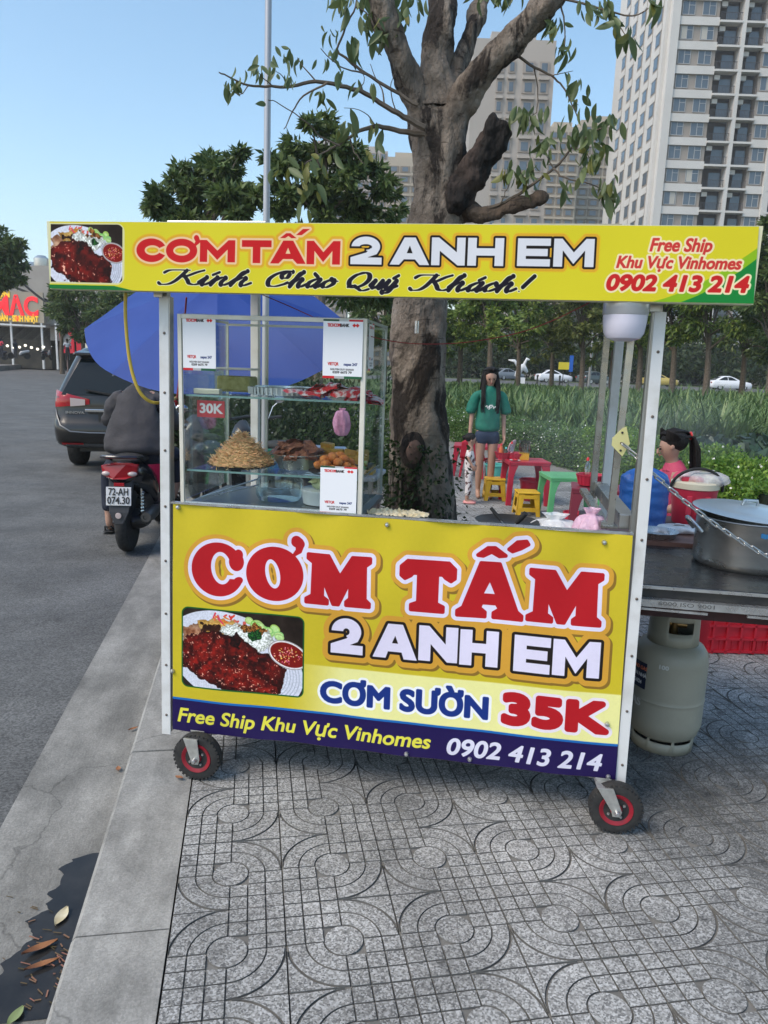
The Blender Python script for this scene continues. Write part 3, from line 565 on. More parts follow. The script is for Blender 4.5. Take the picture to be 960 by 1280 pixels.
for j in range(-4, 40):
    for i in range(-1, 24):
        x, y = TX+(i+.5)*TS, TY+(j+.5)*TS
        px = (Vector((x, y, 0))-Vector((0, 0, CH))); z_ = px.dot(Fv)
        u = 480+F_*px.dot(Rv)/max(z_, .1); v = 640-F_*px.dot(U2)/max(z_, .1)
        if z_ < .4 or u < 60 or u > 1080 or v > 1420:
            if x < 4.6 and y < 8 and z_ > -1: far.append((x, y, (i+j) % 2))
            continue
        if nt_ < 296 and y < 7.4:
            o = bpy.data.objects.new('paving_tile', tm); COL.objects.link(o); o.parent = pv
            o.location = (x, y, random.uniform(-.002, .002)); o.rotation_euler = (random.uniform(-.006, .006), random.uniform(-.006, .006), 0 if (i+j) % 2 == 0 else pi/2); nt_ += 1
        elif y < 11: far.append((x, y, (i+j) % 2))
print('tiles', nt_, len(far))
vv = np.array([v.co[:] for v in tm.vertices]); loops = [tuple(p.vertices) for p in tm.polygons]
b = MB()
for x, y, q in far:
    w = vv.copy(); 
    if q: w = np.stack([-w[:, 1], w[:, 0], w[:, 2]], 1)
    b.add([(p[0]+x, p[1]+y, p[2]) for p in w], loops)
if far:
    o = b.build('far_tiles', M_tile, pv, False); o.data.materials.append(M_joint); n_ = len(loops); flags = [p.material_index for p in tm.polygons]
    o.data.polygons.foreach_set('material_index', flags*len(far)); stuff(o)
# pavement bed and the narrow bricks of the further sidewalk
M_fpave = mat('far_paving', (.19, .18, .17), .85, col2=(.27, .26, .245), scale=1.6, bump=.3, bscale=30); t = M_fpave.node_tree; bk = t.nodes.new('ShaderNodeTexBrick'); g = t.nodes.new('ShaderNodeNewGeometry')
bk.inputs['Scale'].default_value = 5; bk.inputs['Mortar Size'].default_value = .02; bk.inputs['Color1'].default_value = (.27, .26, .24, 1); bk.inputs['Color2'].default_value = (.22, .21, .2, 1); bk.inputs['Mortar'].default_value = (.09, .085, .08, 1)
mp = t.nodes.new('ShaderNodeMapping'); mp.inputs['Rotation'].default_value = (0, 0, .6); t.links.new(g.outputs['Position'], mp.inputs[0]); t.links.new(mp.outputs[0], bk.inputs['Vector']); t.links.new(bk.outputs[0], t.nodes['Principled BSDF'].inputs['Base Color'])
b = MB(); b.add([(KX1, -6, -.022), (9, -6, -.022), (9, 9, -.022), (KX1, 9, -.022)], [(0, 1, 2, 3)]); b.build('tile_bed', M_joint, pv, False)
b = MB(); b.add([(KX1, 7.2, -.0045), (8.2, 7.2, -.0045), (4.9, 14, -.0045), (3.4, 26, -.0045), (KX1, 26, -.0045)], [(0, 1, 2, 3, 4)]); b.build('far_paving', M_fpave, pv, False)
# water lying in the gutter
pts = []; EP = [(110, 1068), (92, 1075), (78, 1090), (70, 1112), (62, 1128), (46, 1142), (38, 1152), (44, 1165), (28, 1180), (14, 1202), (0, 1218), (-40, 1250), (-90, 1300)]
outer = [G(x, y, ROAD) for x, y in EP]
n = len(outer); b = MB(); yy = [p.y for p in outer]
P_ = []
for i in range(n-1):
    for k in range(5):
        p = outer[i].lerp(outer[i+1], k/5); P_.append((p.x+random.uniform(-.006, .006)+.014*math.sin(p.y*47)+.008*math.sin(p.y*111), p.y))
for (x, y) in P_: b.v.append((x, y, ROAD+.0035)); b.v.append((KX0-.004, y, ROAD+.0035))
b.f = [(2*i, 2*i+1, 2*i+3, 2*i+2) for i in range(len(P_)-1)]
o = b.build('gutter_puddle', M_puddle, None, False); struct(o)
# fallen leaves
M_dryleaf = mat('dry_leaf', (.35, .16, .06), .6, col2=(.12, .05, .025), scale=9, bump=.2, island=.4)
M_paleleaf = mat('pale_leaf', (.62, .56, .4), .55, col2=(.45, .38, .22), scale=20)
def fallen(name, p, L, W, rz, m, lab, grp=None, curl=.15):
    b = MB()
    def fn(u, v):
        w = W*math.sin(pi*min(.98, max(.02, v)))**.8; x = (u-.5)*w; return (x, (v-.5)*L, .004+curl*L*abs(u-.5)**1.3+curl*L*.5*(v-.5)**2)
    b.grid(fn, 4, 8); o = b.build(name, m, None, True); o.location = p; o.rotation_euler = (random.uniform(-.1, .1), random.uniform(-.15, .15), rz); tag(o, lab, 'leaf', grp)
fallen('fallen_leaf', G(77, 1147, ROAD+.005), .075, .035, -.25, M_paleleaf, 'large pale cream dry leaf lying on the wet patch of the gutter')
fallen('fallen_leaf', G(50, 1187, ROAD+.006), .1, .03, -1.0, M_dryleaf, 'long brown dry leaf on the wet gutter below the pale leaf')
fallen('fallen_leaf', G(52, 1208, ROAD+.006), .09, .02, -1.2, M_dryleaf, 'narrow dark brown leaf among litter at the bottom of the puddle')
fallen('fallen_leaf', G(20, 1272, ROAD+.006), .06, .03, -.4, mat('greenleaf', (.2, .25, .1), .5), 'small greenish leaf at the very bottom left of the wet gutter')
fallen('fallen_leaf', G(224, 973, .003), .04, .02, .9, M_dryleaf, 'small reddish dry leaf on the kerb beside the left cart wheel')
fallen('fallen_leaf', G(148, 962, ROAD+.006), .04, .02, .2, M_dryleaf, 'small reddish dry leaf in the gutter against the middle of the kerb')
fallen('fallen_leaf', G(166, 912, ROAD+.006), .05, .015, -.9, M_dryleaf, 'thin brown leaf in the gutter against the kerb, furthest from the camera')
b = MB()
for k in range(55):
    x = random.gauss(60, 26); y = random.gauss(1205, 38); p = G(min(x, 92-(y-1150)*.22), y, ROAD+.006); L = random.uniform(.003, .018); a = random.gauss(-1.1, .4)
    b.bar((p.x-math.sin(a)*L, p.y-math.cos(a)*L, p.z), (p.x+math.sin(a)*L, p.y+math.cos(a)*L, p.z+.002), random.uniform(.0015, .004), .0015)
stuff(b.build('gutter_litter', mat('litter', (.16, .10, .05), .7, island=.8), None, False))
# ------------------------------------------------------------------ FOOD CART
CO = Vector((-.2961, 2.8075, 0)); CA = .3294
CM = Matrix.Translation(CO) @ Matrix.Rotation(-CA, 4, 'Z')
def cw(x, y, z): return CM @ Vector((x, y, z))
M_white = mat('white_painted_steel', (.70, .70, .69), .4, col2=(.46, .44, .40), scale=7, lo=.48, hi=.85, bump=.05, bscale=40, bdist=.002)
M_steel = mat('brushed_steel', (.5, .5, .49), .32, .9, col2=(.36, .35, .33), scale=5, stretch=(1, 1, .2), rvar=.1)
M_tube = mat('stainless_tube', (.46, .45, .42), .28, .95, col2=(.38, .36, .33), scale=9, rvar=.1)
M_alu = mat('aluminium', (.62, .63, .63), .3, .85, col2=(.5, .5, .5), scale=14, rvar=.12)
M_dark = mat('dark_metal', (.02, .02, .022), .45, col2=(.05, .045, .04), scale=10, bump=.1)
M_black = mat('black_rubber', (.016, .016, .017), .75, col2=(.035, .034, .032), scale=30, bump=.2, bscale=60, bdist=.003)
M_redp = mat('red_enamel', (.3, .012, .025), .4, col2=(.24, .01, .02), scale=14)
M_rivet = mat('rivet', (.16, .13, .11), .5, .6)
M_banner = imgmat('banner_vinyl', banner_print(), .5, .3)
M_sign = imgmat('sign_vinyl', sign_print(), .55, .2)
M_poster = imgmat('poster_paper', poster_print(), .4, .4)
M_glass = glassmat('case_glass')
M_wood = mat('plank', (.3, .16, .12), .7, col2=(.2, .1, .08), scale=6, stretch=(.3, 3, 1), bump=.2)
cart = thing('food_cart', 'white framed street food cart with yellow lettered banners on small red wheels', 'food cart', CO, -CA)
def post(x0, zb, x1, zt, y, n=6, w=.036, side=1):
    b = MB(); b.loft([[(x0+a, y+c, zb) for a, c in ((0, -.006), (w, -.006), (w, -.003), (0, -.003))], [(x1+a, y+c, zt) for a, c in ((0, -.006), (w, -.006), (w, -.003), (0, -.003))]])
    o = b.build('corner_post', M_white, cart, False, bevel=.001)
    f = MB(); xi = w if side > 0 else 0; s = 1 if side > 0 else -1
    f.loft([[(x0+xi+a*s, y+c, zb+.012) for a, c in ((0, -.003), (.0025, -.003), (.0025, .03), (0, .03))], [(x1+xi+a*s, y+c, zt) for a, c in ((0, -.003), (.0025, -.003), (.0025, .03), (0, .03))]])
    f.build('post_flange', M_steel, o, False)
    for k in range(n):
        t = (k+.4)/n; b = MB(); x = x0+(x1-x0)*t+w*.55; z = zb+(zt-zb)*t; b.lathe([(0, -.0098), (.003, -.0096), (.005, -.008), (.005, -.0055)], 8, (x, y, z), 'y'); b.build('rivet', M_rivet, o)
post(-.06, .137, -.03, 1.803, 0, 8)
post(1.670, .14, 1.642, 1.79, 0, 8, side=-1)
for x, lean in ((-.02, 0), (1.652, 0)):      # inner steel uprights that carry the sign
    b = MB(); b.bar((x, .02, .17), (x+lean, .02, 2.0), .03); b.build('upright', M_steel, cart, False)
for x in (.05, 1.652):
    b = MB(); b.bar((x, .8, .17), (x, .8, 1.98), .036); b.build('rear_post', M_white, cart, False, bevel=.002)
b = MB(); b.bar((1.60, .80, 1.05), (1.60, .80, 1.98), .026); b.build('rear_tube', M_tube, cart, 35)
# banner: a vinyl sheet with slight sag and ripples
def bann(u, v):
    x = -.008+u*1.660; z = .1655+v*.901; x += (.5-v)*(-.02 if u < .5 else .024)*abs(u-.5)*0
    x = (-.012+.021*v)+u*((1.669-.027*v)-(-.012+.021*v)); x = x*1.0
    e = 4*u*(1-u); y = -.011-.006*math.sin(u*23+v*3)*math.exp(-((1-v)*4))-.003*math.sin(u*41-v*9)*v**3-.006*math.sin(u*7+2)*math.sin(v*5+1)*e-.003*math.sin((u*2+v)*19)*math.exp(-v*6)-.0035*math.exp(-((u-.97+.12*(1-v))*26)**2)*v
    z2 = .1655-.004*math.sin(u*pi*5)*.5-.006*e*.3; z = z2+v*((1.068-.004*u-.003*math.sin(u*pi*4)**2)-z2); return (x, y, z)
b = MB(); b.grid(bann, 90, 48, uv=True); bo = b.build('front_banner', M_banner, cart, True)
for u, v in ((.49, .975), (.945, .965), (.985, .01), (.55, .012), (.975, .235), (.0, .27), (.012, .985), (.69, .02)):
    p = bann(u, v); b = MB(); b.lathe([(.0, -.012), (.006, -.0105), (.009, -.004), (.009, .002)], 10, p, 'y'); b.build('snap_button', M_alu, bo)
# box body behind the banner, counter
b = MB(); b.box((.82, .40, .52), (1.60, .78, .62)); b.build('cabinet', M_steel, cart, False)
b = MB(); b.box((.82, .40, .838), (1.62, .80, .012)); b.build('countertop', M_steel, cart, False, bevel=.002)
b = MB(); b.bar((.0, -.004, 1.0705), (1.645, -.004, 1.0665), .018, .007); b.build('counter_edge', M_alu, cart, False)
b = MB(); b.bar((1.63, .05, 1.095), (1.63, .82, 1.095), .05, .05); b.build('side_rail', M_steel, cart, False, bevel=.002)
b = MB(); b.bar((1.56, .05, 1.078), (1.56, .82, 1.078), .03, .02); b.build('side_rail', M_tube, cart, False)
# overhead sign box
sg = MB()
def sgf(u, v):
    xl = -.385+.013*v; xr = 1.906-.012*v; bow = 0.002*math.sin(pi*u); return (xl+(xr-xl)*u, -.1-.0015*math.sin(u*31)*math.sin(v*4), 1.8135-bow+v*(.2185+bow))
sg.grid(sgf, 60, 6, uv=True); sgo = sg.build('sign_face', M_sign, cart, True)
b = MB(); b.loft([[(-.3855, y, z) for y, z in ((-.097, 1.8125), (-.05, 1.8125), (-.05, 2.034), (-.097, 2.034))], [(1.9065, y, z) for y, z in ((-.097, 1.8105), (-.05, 1.8105), (-.05, 2.034), (-.097, 2.034))]])
b.build('sign_box', mat('sign_side', (.7, .68, .45), .5), cart, False)
b = MB(); b.box((.81, .39, 2.005), (1.78, .86, .012)); b.build('roof_sheet', M_alu, cart, False)
b = MB(); b.box((.16, .2, 2.05), (.36, .3, .03)); b.build('roof_tray', M_alu, cart, False, bevel=.002)
b = MB(); b.box((1.32, .25, 2.055), (.42, .3, .035)); b.build('roof_box', mat('beige_board', (.55, .5, .36), .6, col2=(.4, .36, .26), scale=5), cart, False)
b = MB(); b.bar((-.03, .0, 1.80), (-.03, .0, 1.87), .03); b.build('sign_bracket', M_steel, cart, False); b = MB(); b.bar((1.64, 0, 1.79), (1.64, 0, 1.87), .03); b.build('sign_bracket', M_steel, cart, False)
# wheels
def wheel(x, y, lean, rad=.093):
    w = thing('w', 'x', 'x'); 
    for k in ('label', 'category'): del w[k]
    w.name = 'caster'; w.parent = cart
    prof = [(rad*.56, -.022), (rad*.75, -.027), (rad*.93, -.023), (rad, -.012), (rad, .012), (rad*.93, .023), (rad*.75, .027), (rad*.56, .022)]
    b = MB(); b.lathe(prof, 40, (x, y, rad), 'y')
    for k in range(34):
        a = 2*pi*k/34; b.box((x+math.cos(a)*rad*.955, y-.019, rad+math.sin(a)*rad*.955), (.008, .009, .009), ry=-a)
    b.build('tyre', M_black, w, 40)
    b = MB(); b.lathe([(.0, -.026), (.018, -.026), (.022, -.020), (rad*.42, -.018), (rad*.5, -.024), (rad*.62, -.0275), (rad*.64, -.022), (rad*.6, .024), (0, .02)], 32, (x, y, rad), 'y'); b.build('rim', M_redp, w, 35)
    b = MB()
    for k in range(4):
        a = .6+k*pi/2; b.lathe([(0, -.026), (.004, -.026), (.0055, -.022), (.0055, -.01)], 8, (x+math.cos(a)*.031, y, rad+math.sin(a)*.031), 'y')
    b.lathe([(0, -.055), (.006, -.055), (.009, -.05), (.009, .04)], 10, (x, y, rad), 'y'); b.build('bolts', M_alu, w)
    b = MB(); xt = x+lean; yt = .035 if y < .3 else y
    for s in (-1, 1):
        yy = y+s*.034; w3 = .028; zt = .176
        b.loft([[(x-.013, yy-.002, rad-.02), (x+.013, yy-.002, rad-.02), (x+.013, yy+.002, rad-.02), (x-.013, yy+.002, rad-.02)], [(x-.018, yy-.002, rad), (x+.018, yy-.002, rad), (x+.018, yy+.002, rad), (x-.018, yy+.002, rad)], [(xt-w3, yy-.002, zt), (xt+w3, yy-.002, zt), (xt+w3, yy+.002, zt), (xt-w3, yy+.002, zt)]])
    if y < .3: b.add([(xt-w3, y-.036, zt), (xt+w3, y-.036, zt), (xt+w3, y-.032, zt-.004), (xt-w3, y-.032, zt-.004), (xt-w3, .0, .160), (xt+w3, .0, .160), (xt+w3, .0, .155), (xt-w3, .0, .155)], [(0, 1, 5, 4), (3, 7, 6, 2), (0, 4, 7, 3), (1, 2, 6, 5)])
    b.box((xt, .05 if y < .3 else y, .157), (.09, .10, .006)); b.cyl((xt, yt+.02, .157), (xt, yt+.02, .24), .02)
    b.build('fork', mat('galvanised', (.42, .42, .4), .45, .7, col2=(.55, .55, .52), scale=40), w, False, bevel=.001)
wheel(.112, -.055, -.018); wheel(1.668, -.065, -.045)
wheel(.12, .70, .03); wheel(1.56, .70, .03)
# lamp hanging at the right end of the sign
lt = thing('hanging_lamp', 'round white plastic lamp hanging under the right end of the yellow sign', 'lamp', cw(1.55, -.02, 1.70), -CA)
b = MB(); b.lathe([(.0, -.006), (.03, -.004), (.052, .004), (.063, .02), (.067, .05), (.069, .075)], 32); b.build('diffuser', mat('milk_plastic', (.66, .64, .74), .25, spec=.6, trans=.0, coat=.3), lt)
b = MB(); b.lathe([(.069, .075), (.071, .078), (.071, .112), (.066, .118), (.06, .12)], 32); b.build('housing', mat('lamp_housing', (.55, .56, .58), .3, .5), lt)
# ---------------- fold-out shelf on the right side, part of the cart
M_hob = mat('black_sheet', (.012, .013, .015), .25, col2=(.03, .03, .032), scale=7, bump=.12, bscale=22, rvar=.12)
b = MB(); b.box((2.12, .42, .86), (.84, .64, .012)); b.build('side_shelf', M_hob, cart, False, bevel=.002)
b = MB(); b.bar((1.70, .082, .862), (2.54, .082, .862), .008, .01); b.bar((1.70, .075, .81), (2.54, .075, .81), .03, .026); b.bar((1.70, .06, .79), (1.93, .06, .787), .01, .008); b.bar((2.06, .06, .79), (2.54, .06, .787), .01, .008); b.build('shelf_rail', M_alu, cart, False)
textmesh('6000 ISO 9001', .02, mat('stamp', (.12, .12, .12), .6), 'stamped_text', cart, Matrix.Translation((1.86, .0585, .812)) @ Matrix.Rotation(pi/2, 4, 'X'), xs=1.6)
b = MB(); b.box((2.14, .46, .775), (.86, .68, .06)); b.build('shelf_underside', mat('dark_board', (.02, .016, .015), .8, col2=(.06, .02, .02), scale=4), cart, False)  # near-black board with dull red patches below the shelf
b = MB(); b.box((2.12, .425, .835), (.83, .66, .04)); b.build('shelf_box', M_dark, cart, False)
b = MB(); b.box((1.95, .93, .87), (.5, .34, .02)); b.build('back_plank', M_wood, cart, False)
# triangular plate and chain holding the shelf
b = MB(); b.prism([(0, .045), (.012, .05), (.028, -.005), (.008, -.05), (-.03, -.015), (-.03, .01)], -.003, .003, 'y')
pl = b.build('chain_plate', mat('pale_brass', (.72, .66, .3), .4, .3), cart, False); pl.location = (1.585, .045, 1.37)
for z in (.03, -.005, -.03):
    b = MB(); b.lathe([(0, -.007), (.004, -.006), (.004, 0)], 8, (0, 0, z), 'y'); b.build('screw', M_dark, pl)
b = MB(); b.bar((1.575, .06, 1.07), (1.588, .06, 1.83), .022); b.build('front_tube', M_tube, cart, False)
b = MB(); b.box((1.575, .06, 1.075), (.05, .04, .008)); b.build('tube_foot', M_tube, cart, False)
M_chain = mat('chain_steel', (.5, .49, .47), .28, .95)
ch = thing('shelf_chain', 'steel link chain running down from the cart post to the side shelf', 'chain', (0, 0, 0))
pA = cw(1.60, .03, 1.355); pB = at(962, 697, 2.42); nL = 21
def link(w=.011, l=.021, r=.0034):
    pts = []
    for k in range(16):
        a = 2*pi*k/16; pts.append((math.cos(a)*w*.62+(0), math.sin(a)*w*.62+(l-w*.6)*(1 if math.sin(a) > 0 else -1), 0))
    b = MB(); b.tube(pts, r, 6, closed=True); return b.mesh('link', M_chain, True)
lm = link(); D_ = (pB-pA); L_ = D_.length
for k in range(nL+1):
    t = k/nL; p = pA.lerp(pB, t)+Vector((0, 0, -.03*4*t*(1-t))); o = bpy.data.objects.new('link', lm); COL.objects.link(o); o.parent = ch
    q = D_.to_track_quat('Y', 'Z').to_matrix().to_4x4(); o.matrix_world = Matrix.Translation(p) @ q @ Matrix.Rotation((pi/2 if k % 2 else 0)+.5, 4, 'Y') @ Matrix.Scale(L_/nL/.0335, 4)
# ------------------------------------------------------------------ GLASS CASE
M_frame = mat('ivory_frame', (.72, .69, .6), .4, col2=(.6, .57, .48), scale=9)
CX0, CX1, CY0, CY1, CZ0, CZ1 = .04, .705, .008, .47, 1.066, 1.746
gc = thing('glass_food_case', 'glass display case with ivory frame standing on the left half of the cart counter', 'display case', CO, -CA)
def fr(name, a, b_, w=.014): b = MB(); b.bar(a, b_, w, w); return b.build(name, M_frame, gc, False, bevel=.001)
fr('front_post', (CX0, CY0, CZ0), (CX0, CY0, CZ1)); fr('front_post', (CX1, CY0, CZ0), (CX1, CY0, CZ1), .017)
fr('top_rail', (CX0+.008, CY0, CZ1-.008), (CX1-.009, CY0, CZ1-.008), .015)
M_cal = mat('case_alu', (.45, .5, .5), .3, .7)
for a, c in (((CX0, CY1, CZ0), (CX0, CY1, CZ1)), ((CX1, CY1, CZ0), (CX1, CY1, CZ1)), ((CX0, CY0+.01, CZ1-.005), (CX0, CY1, CZ1-.005)), ((CX1, CY0+.01, CZ1-.005), (CX1, CY1, CZ1-.005)), ((CX0, CY1, CZ1-.012), (CX1, CY1, CZ1-.012)), ((CX0, CY0, CZ0+.006), (CX1, CY0, CZ0+.006)), ((.21, CY1, CZ0), (.21, CY1, CZ1))):
    b = MB(); b.bar(a, c, .009, .009); b.build('rail', M_cal, gc, False)
def pane(name, c, d): b = MB(); b.box(c, d); return b.build(name, M_glass, gc, False)
mx_, my_ = (CX0+CX1)/2, (CY0+CY1)/2; mz_ = (CZ0+CZ1)/2
pane('front_pane', (mx_, CY0+.012, mz_), (CX1-CX0-.02, .003, CZ1-CZ0-.03)); pane('side_pane', (CX1-.004, my_+.005, mz_), (.003, CY1-CY0-.03, CZ1-CZ0-.03))
pane('side_pane', (CX0+.004, my_+.005, mz_), (.003, CY1-CY0-.03, CZ1-CZ0-.03)); pane('top_pane', (mx_, my_, CZ1+.002), (CX1-CX0-.01, CY1-CY0-.01, .003))
M_gedge = mat('glass_edge', (.25, .42, .4), .15, trans=0, spec=.8)
SH1, SH2 = 1.463, 1.19
for z in (SH1, SH2):
    s = pane('shelf', (mx_, my_, z), (CX1-CX0-.022, CY1-CY0-.03, .004)); b = MB(); b.box((mx_, CY0+.0165, z), (CX1-CX0-.022, .003, .0065)); b.build('shelf_edge', M_gedge, s, False)
    b = MB(); b.box((CX1-.010, my_, z-.004), (.006, CY1-CY0-.04, .006)); b.build('shelf_edge', M_cal, s, False)
# posters taped to the panes
def poster(x, z, w, h, lab, side=False, tilt=0):
    b = MB(); b.grid(lambda u, v: ((u-.5)*w, 0, (v-.5)*h), 1, 1, uv=True); b.box((0, .0012, 0), (w, .001, h)); o = b.build('payment_poster', M_poster, None, False)
    n = len(o.data.polygons); white = mat('paper_back', (.8, .8, .8), .6); o.data.materials.append(white)
    for p in o.data.polygons:
        if p.index != 0: p.material_index = 1
    p = cw(CX1+.006, .11, z) if side else cw(x, CY0-.0035 if x < .6 and z > 1.3 else CY0-.013, z); o.location = p; o.rotation_euler = (0, tilt, -CA+(pi/2 if side else 0)); tag(o, lab, 'poster')
poster(.112, 1.648, .122, .192, 'white payment poster in the top left corner of the glass case')
poster(.632, 1.642, .138, .198, 'white payment poster in the top right corner of the glass case front')
poster(.628, 1.152, .132, .172, 'white payment poster at the bottom right corner of the glass case')
poster(0, 1.655, .1, .165, 'payment poster on the right side pane of the glass case, seen edge on', side=True)
# 30K price card
b = MB(); b.box((0, 0, 0), (.105, .003, .06)); o = b.build('price_card', mat('red_card', (.5, .05, .06), .5), None, False); o.location = cw(.135, .05, 1.415); o.rotation_euler = (0, 0, -CA); tag(o, 'small red price card reading 30K behind the left of the case glass', 'price card')
textmesh('30K', .048, mat('card_white', (.7, .68, .68), .5), 'lettering', o, Matrix.Translation((0, -.0022, 0)) @ Matrix.Rotation(pi/2, 4, 'X'), bold=.0016, xs=1.1)
# ------------------------------------------------------------------ FOOD
def strands(n, R0, H0, L, w, m, name, parent, c=(0, 0, 0), flat=1.0):
    """heap of thin strips laid over a cone"""
    V = []; Fq = []; k = 0
    for i in range(n):
        t = random.random()**.75; a = random.uniform(0, 2*pi); r = R0*t; z = H0*(1-t)**flat*random.uniform(.85, 1.02)+.004; d = a+pi/2+random.gauss(0, .9); l = L*random.uniform(.5, 1.2)
        p = Vector((r*math.cos(a), r*math.sin(a), z)); dv = Vector((math.cos(d), math.sin(d), random.gauss(-.1, .35))); nv = Vector((math.cos(a)*.7, math.sin(a)*.7, .7)); sd_ = dv.cross(nv).normalized()*w
        for q in range(4):
            s = (q/3-.5)*l; c_ = p+dv*s+nv*(.004-abs(s)*abs(s)*6*random.uniform(.2, 1)); V += [c_-sd_/2+Vector(c), c_+sd_/2+Vector(c)]
            if q < 3: Fq.append((k+2*q, k+2*q+1, k+2*q+3, k+2*q+2))
        k += 8
    return fastmesh(name, np.array([tuple(v) for v in V]), np.array(Fq), m, parent)
def dish(name, lab, cat, loc, prof, m, n=36, part='tray'):
    t = thing(name, lab, cat, loc, -CA); b = MB(); b.lathe(prof, n); b.build(part, m, t, 40); return t
Z2 = SH2+.003
t = dish('shredded_pork_tray', 'tall pale heap of shredded pork skin on a dark round tray in the glass case', 'food tray', cw(.213, .16, Z2), [(0, 0), (.09, 0), (.128, .011), (.13, .013), (.09, .004), (0, .004)], M_dark)
M_bi = mat('shredded_pork', (.86, .53, .25), .6, island=.3)
strands(3400, .112, .118, .045, .0027, M_bi, 'shreds', t, (0, 0, .006), .85); b = MB(); b.lathe([(.1, .004), (.06, .055), (.02, .1), (0, .104)], 20); b.build('heap', mat('pork_core', (.4, .26, .13), .8), t)
t = dish('grilled_pork_bowl', 'steel bowl heaped with brown grilled pork chops in the middle of the case', 'food bowl', cw(.415, .22, Z2), [(0, 0), (.072, 0), (.094, .05), (.1, .054), (.1, .057), (.09, .055), (.07, .006), (0, .006)], M_alu, 40, 'bowl')
M_chop = mat('grilled_pork', (.34, .15, .08), .4, col2=(.15, .05, .03), scale=30, bump=.5, bscale=60, island=.3)
for i in range(26):
    b = MB(); a = i*2.4; r = .078*(i/26)**.5 if i < 26 else 0; r = .078*(1-i/26)**.5; z = .05+.045*(i/26)
    b.grid(lambda u, v: ((u-.5)*.075, (v-.5)*.05+.01*math.sin(u*5), .008*math.cos((u-.5)*4)+.004*math.sin(v*9+u*7)), 5, 4); b.grid(lambda u, v: ((u-.5)*.075, (v-.5)*.05+.01*math.sin(u*5), -.008+.008*math.cos((u-.5)*4)), 5, 4)
    o = b.build('pork_chop', M_chop, t, True); o.location = (r*math.cos(a), r*math.sin(a), z); o.rotation_euler = (random.uniform(-.5, .5), random.uniform(-.5, .5), a+random.uniform(-.5, .5))
t = dish('fried_egg_roll_tray', 'dark tray of orange fried meatballs at the right front of the case', 'food tray', cw(.585, .13, Z2), [(0, 0), (.08, 0), (.1, .01), (.08, .004), (0, .004)], M_dark)
M_ball = mat('fried_orange', (.65, .25, .05), .5, col2=(.42, .12, .03), scale=40, bump=.7, bscale=70, island=.3)
for i in range(17):
    a = i*2.4; r = .07*(1-i/17)**.5; b = MB(); b.ball((0, 0, 0), (random.uniform(.018, .026), .018, .016), 12, 8, .08); o = b.build('meatball', M_ball, t, True); o.location = (r*math.cos(a), r*math.sin(a), .018+.05*i/17); o.rotation_euler = (0, 0, a)
t = thing('steamed_egg_tray', 'rectangular tray of yellow steamed egg loaf slices behind the orange meatballs', 'food tray', cw(.575, .33, Z2), -CA)
b = MB(); b.box((0, 0, .006), (.22, .15, .01)); b.build('tray', M_dark, t, False)
M_egg = mat('egg_loaf', (.62, .36, .05), .5, col2=(.45, .2, .03), scale=16, bump=.2)
for i in range(9):
    b = MB(); b.box((0, 0, 0), (.05, .035, .035)); o = b.build('egg_slice', M_egg, t, False, bevel=.004); o.location = (-.075+(i % 4)*.05, -.03+(i//4)*.03, .03+.02*(i//4)); o.rotation_euler = (random.uniform(-.2, .2), random.uniform(-.2, .2), random.uniform(-.3, .3))
t = thing('napkin_packet', 'small pale packet lying between the steel bowl and the meatballs', 'packet', cw(.52, .06, Z2), -CA); b = MB(); b.grid(lambda u, v: ((u-.5)*.06, (v-.5)*.035, .006+.003*math.sin(u*9)), 6, 3); b.box((0, 0, .002), (.058, .033, .003)); b.build('wrapper', mat('packet', (.4, .55, .66), .3), t)
# top shelf
Z1 = SH1+.003
t = thing('sausage_bags', 'red and white plastic bags of sausages on the top shelf of the case', 'plastic bags', cw(.565, .17, Z1), -CA)
M_rw = mat('red_white_film', (.7, .05, .06), .2, col2=(.85, .8, .8), scale=14, lo=.45, hi=.56, bump=.5, bscale=30, stretch=(1, 2.5, 1))
for i in range(9):
    b = MB(); b.grid(lambda u, v: ((u-.5)*.11*math.sin(pi*(.15+.7*v)), (v-.5)*.15, .014*math.sin(pi*u)+.004*math.sin(v*14+u*9)), 8, 8); b.grid(lambda u, v: ((u-.5)*.11*math.sin(pi*(.15+.7*v)), (v-.5)*.15, 0), 2, 2); o = b.build('bag', M_rw, t, True); o.location = (-.1+.028*i, random.uniform(-.07, .07), .012+.018*math.sin(i*.45)); o.rotation_euler = (random.uniform(-.3, .3), random.uniform(-.3, .2), random.uniform(-.8, .8)+.9)
t = thing('steel_rack_tray', 'low ribbed steel tray on the top shelf left of the red bags', 'tray', cw(.33, .28, Z1), -CA)
b = MB(); b.lathe([(0, 0), (.118, 0), (.122, .03), (.125, .032), (.12, .03), (.116, .004), (0, .004)], 40); b.build('tray', M_alu, t)
for i in range(40):
    a = 2*pi*i/40; b = MB(); b.bar((.1225*math.cos(a), .1225*math.sin(a), .003), (.1245*math.cos(a), .1245*math.sin(a), .029), .007, .004); b.build('rib', mat('rib_white', (.75, .75, .72), .4) if i == 0 else bpy.data.materials['rib_white'], t, False)
t = thing('pickle_container', 'clear plastic box with yellow pickles on the left of the top shelf', 'food container', cw(.145, .3, Z1), -CA)
b = MB(); b.box((0, 0, .045), (.15, .11, .09)); b.build('box', M_glass, t, False, bevel=.006); b = MB(); b.box((0, 0, .035), (.138, .1, .06)); b.build('contents', mat('pickles', (.32, .3, .08), .6, col2=(.5, .45, .2), scale=40, bump=.4), t, False, bevel=.01); b = MB(); b.box((0, 0, .093), (.155, .115, .008)); b.build('lid', mat('lid_white', (.6, .62, .6), .3), t, False, bevel=.002)
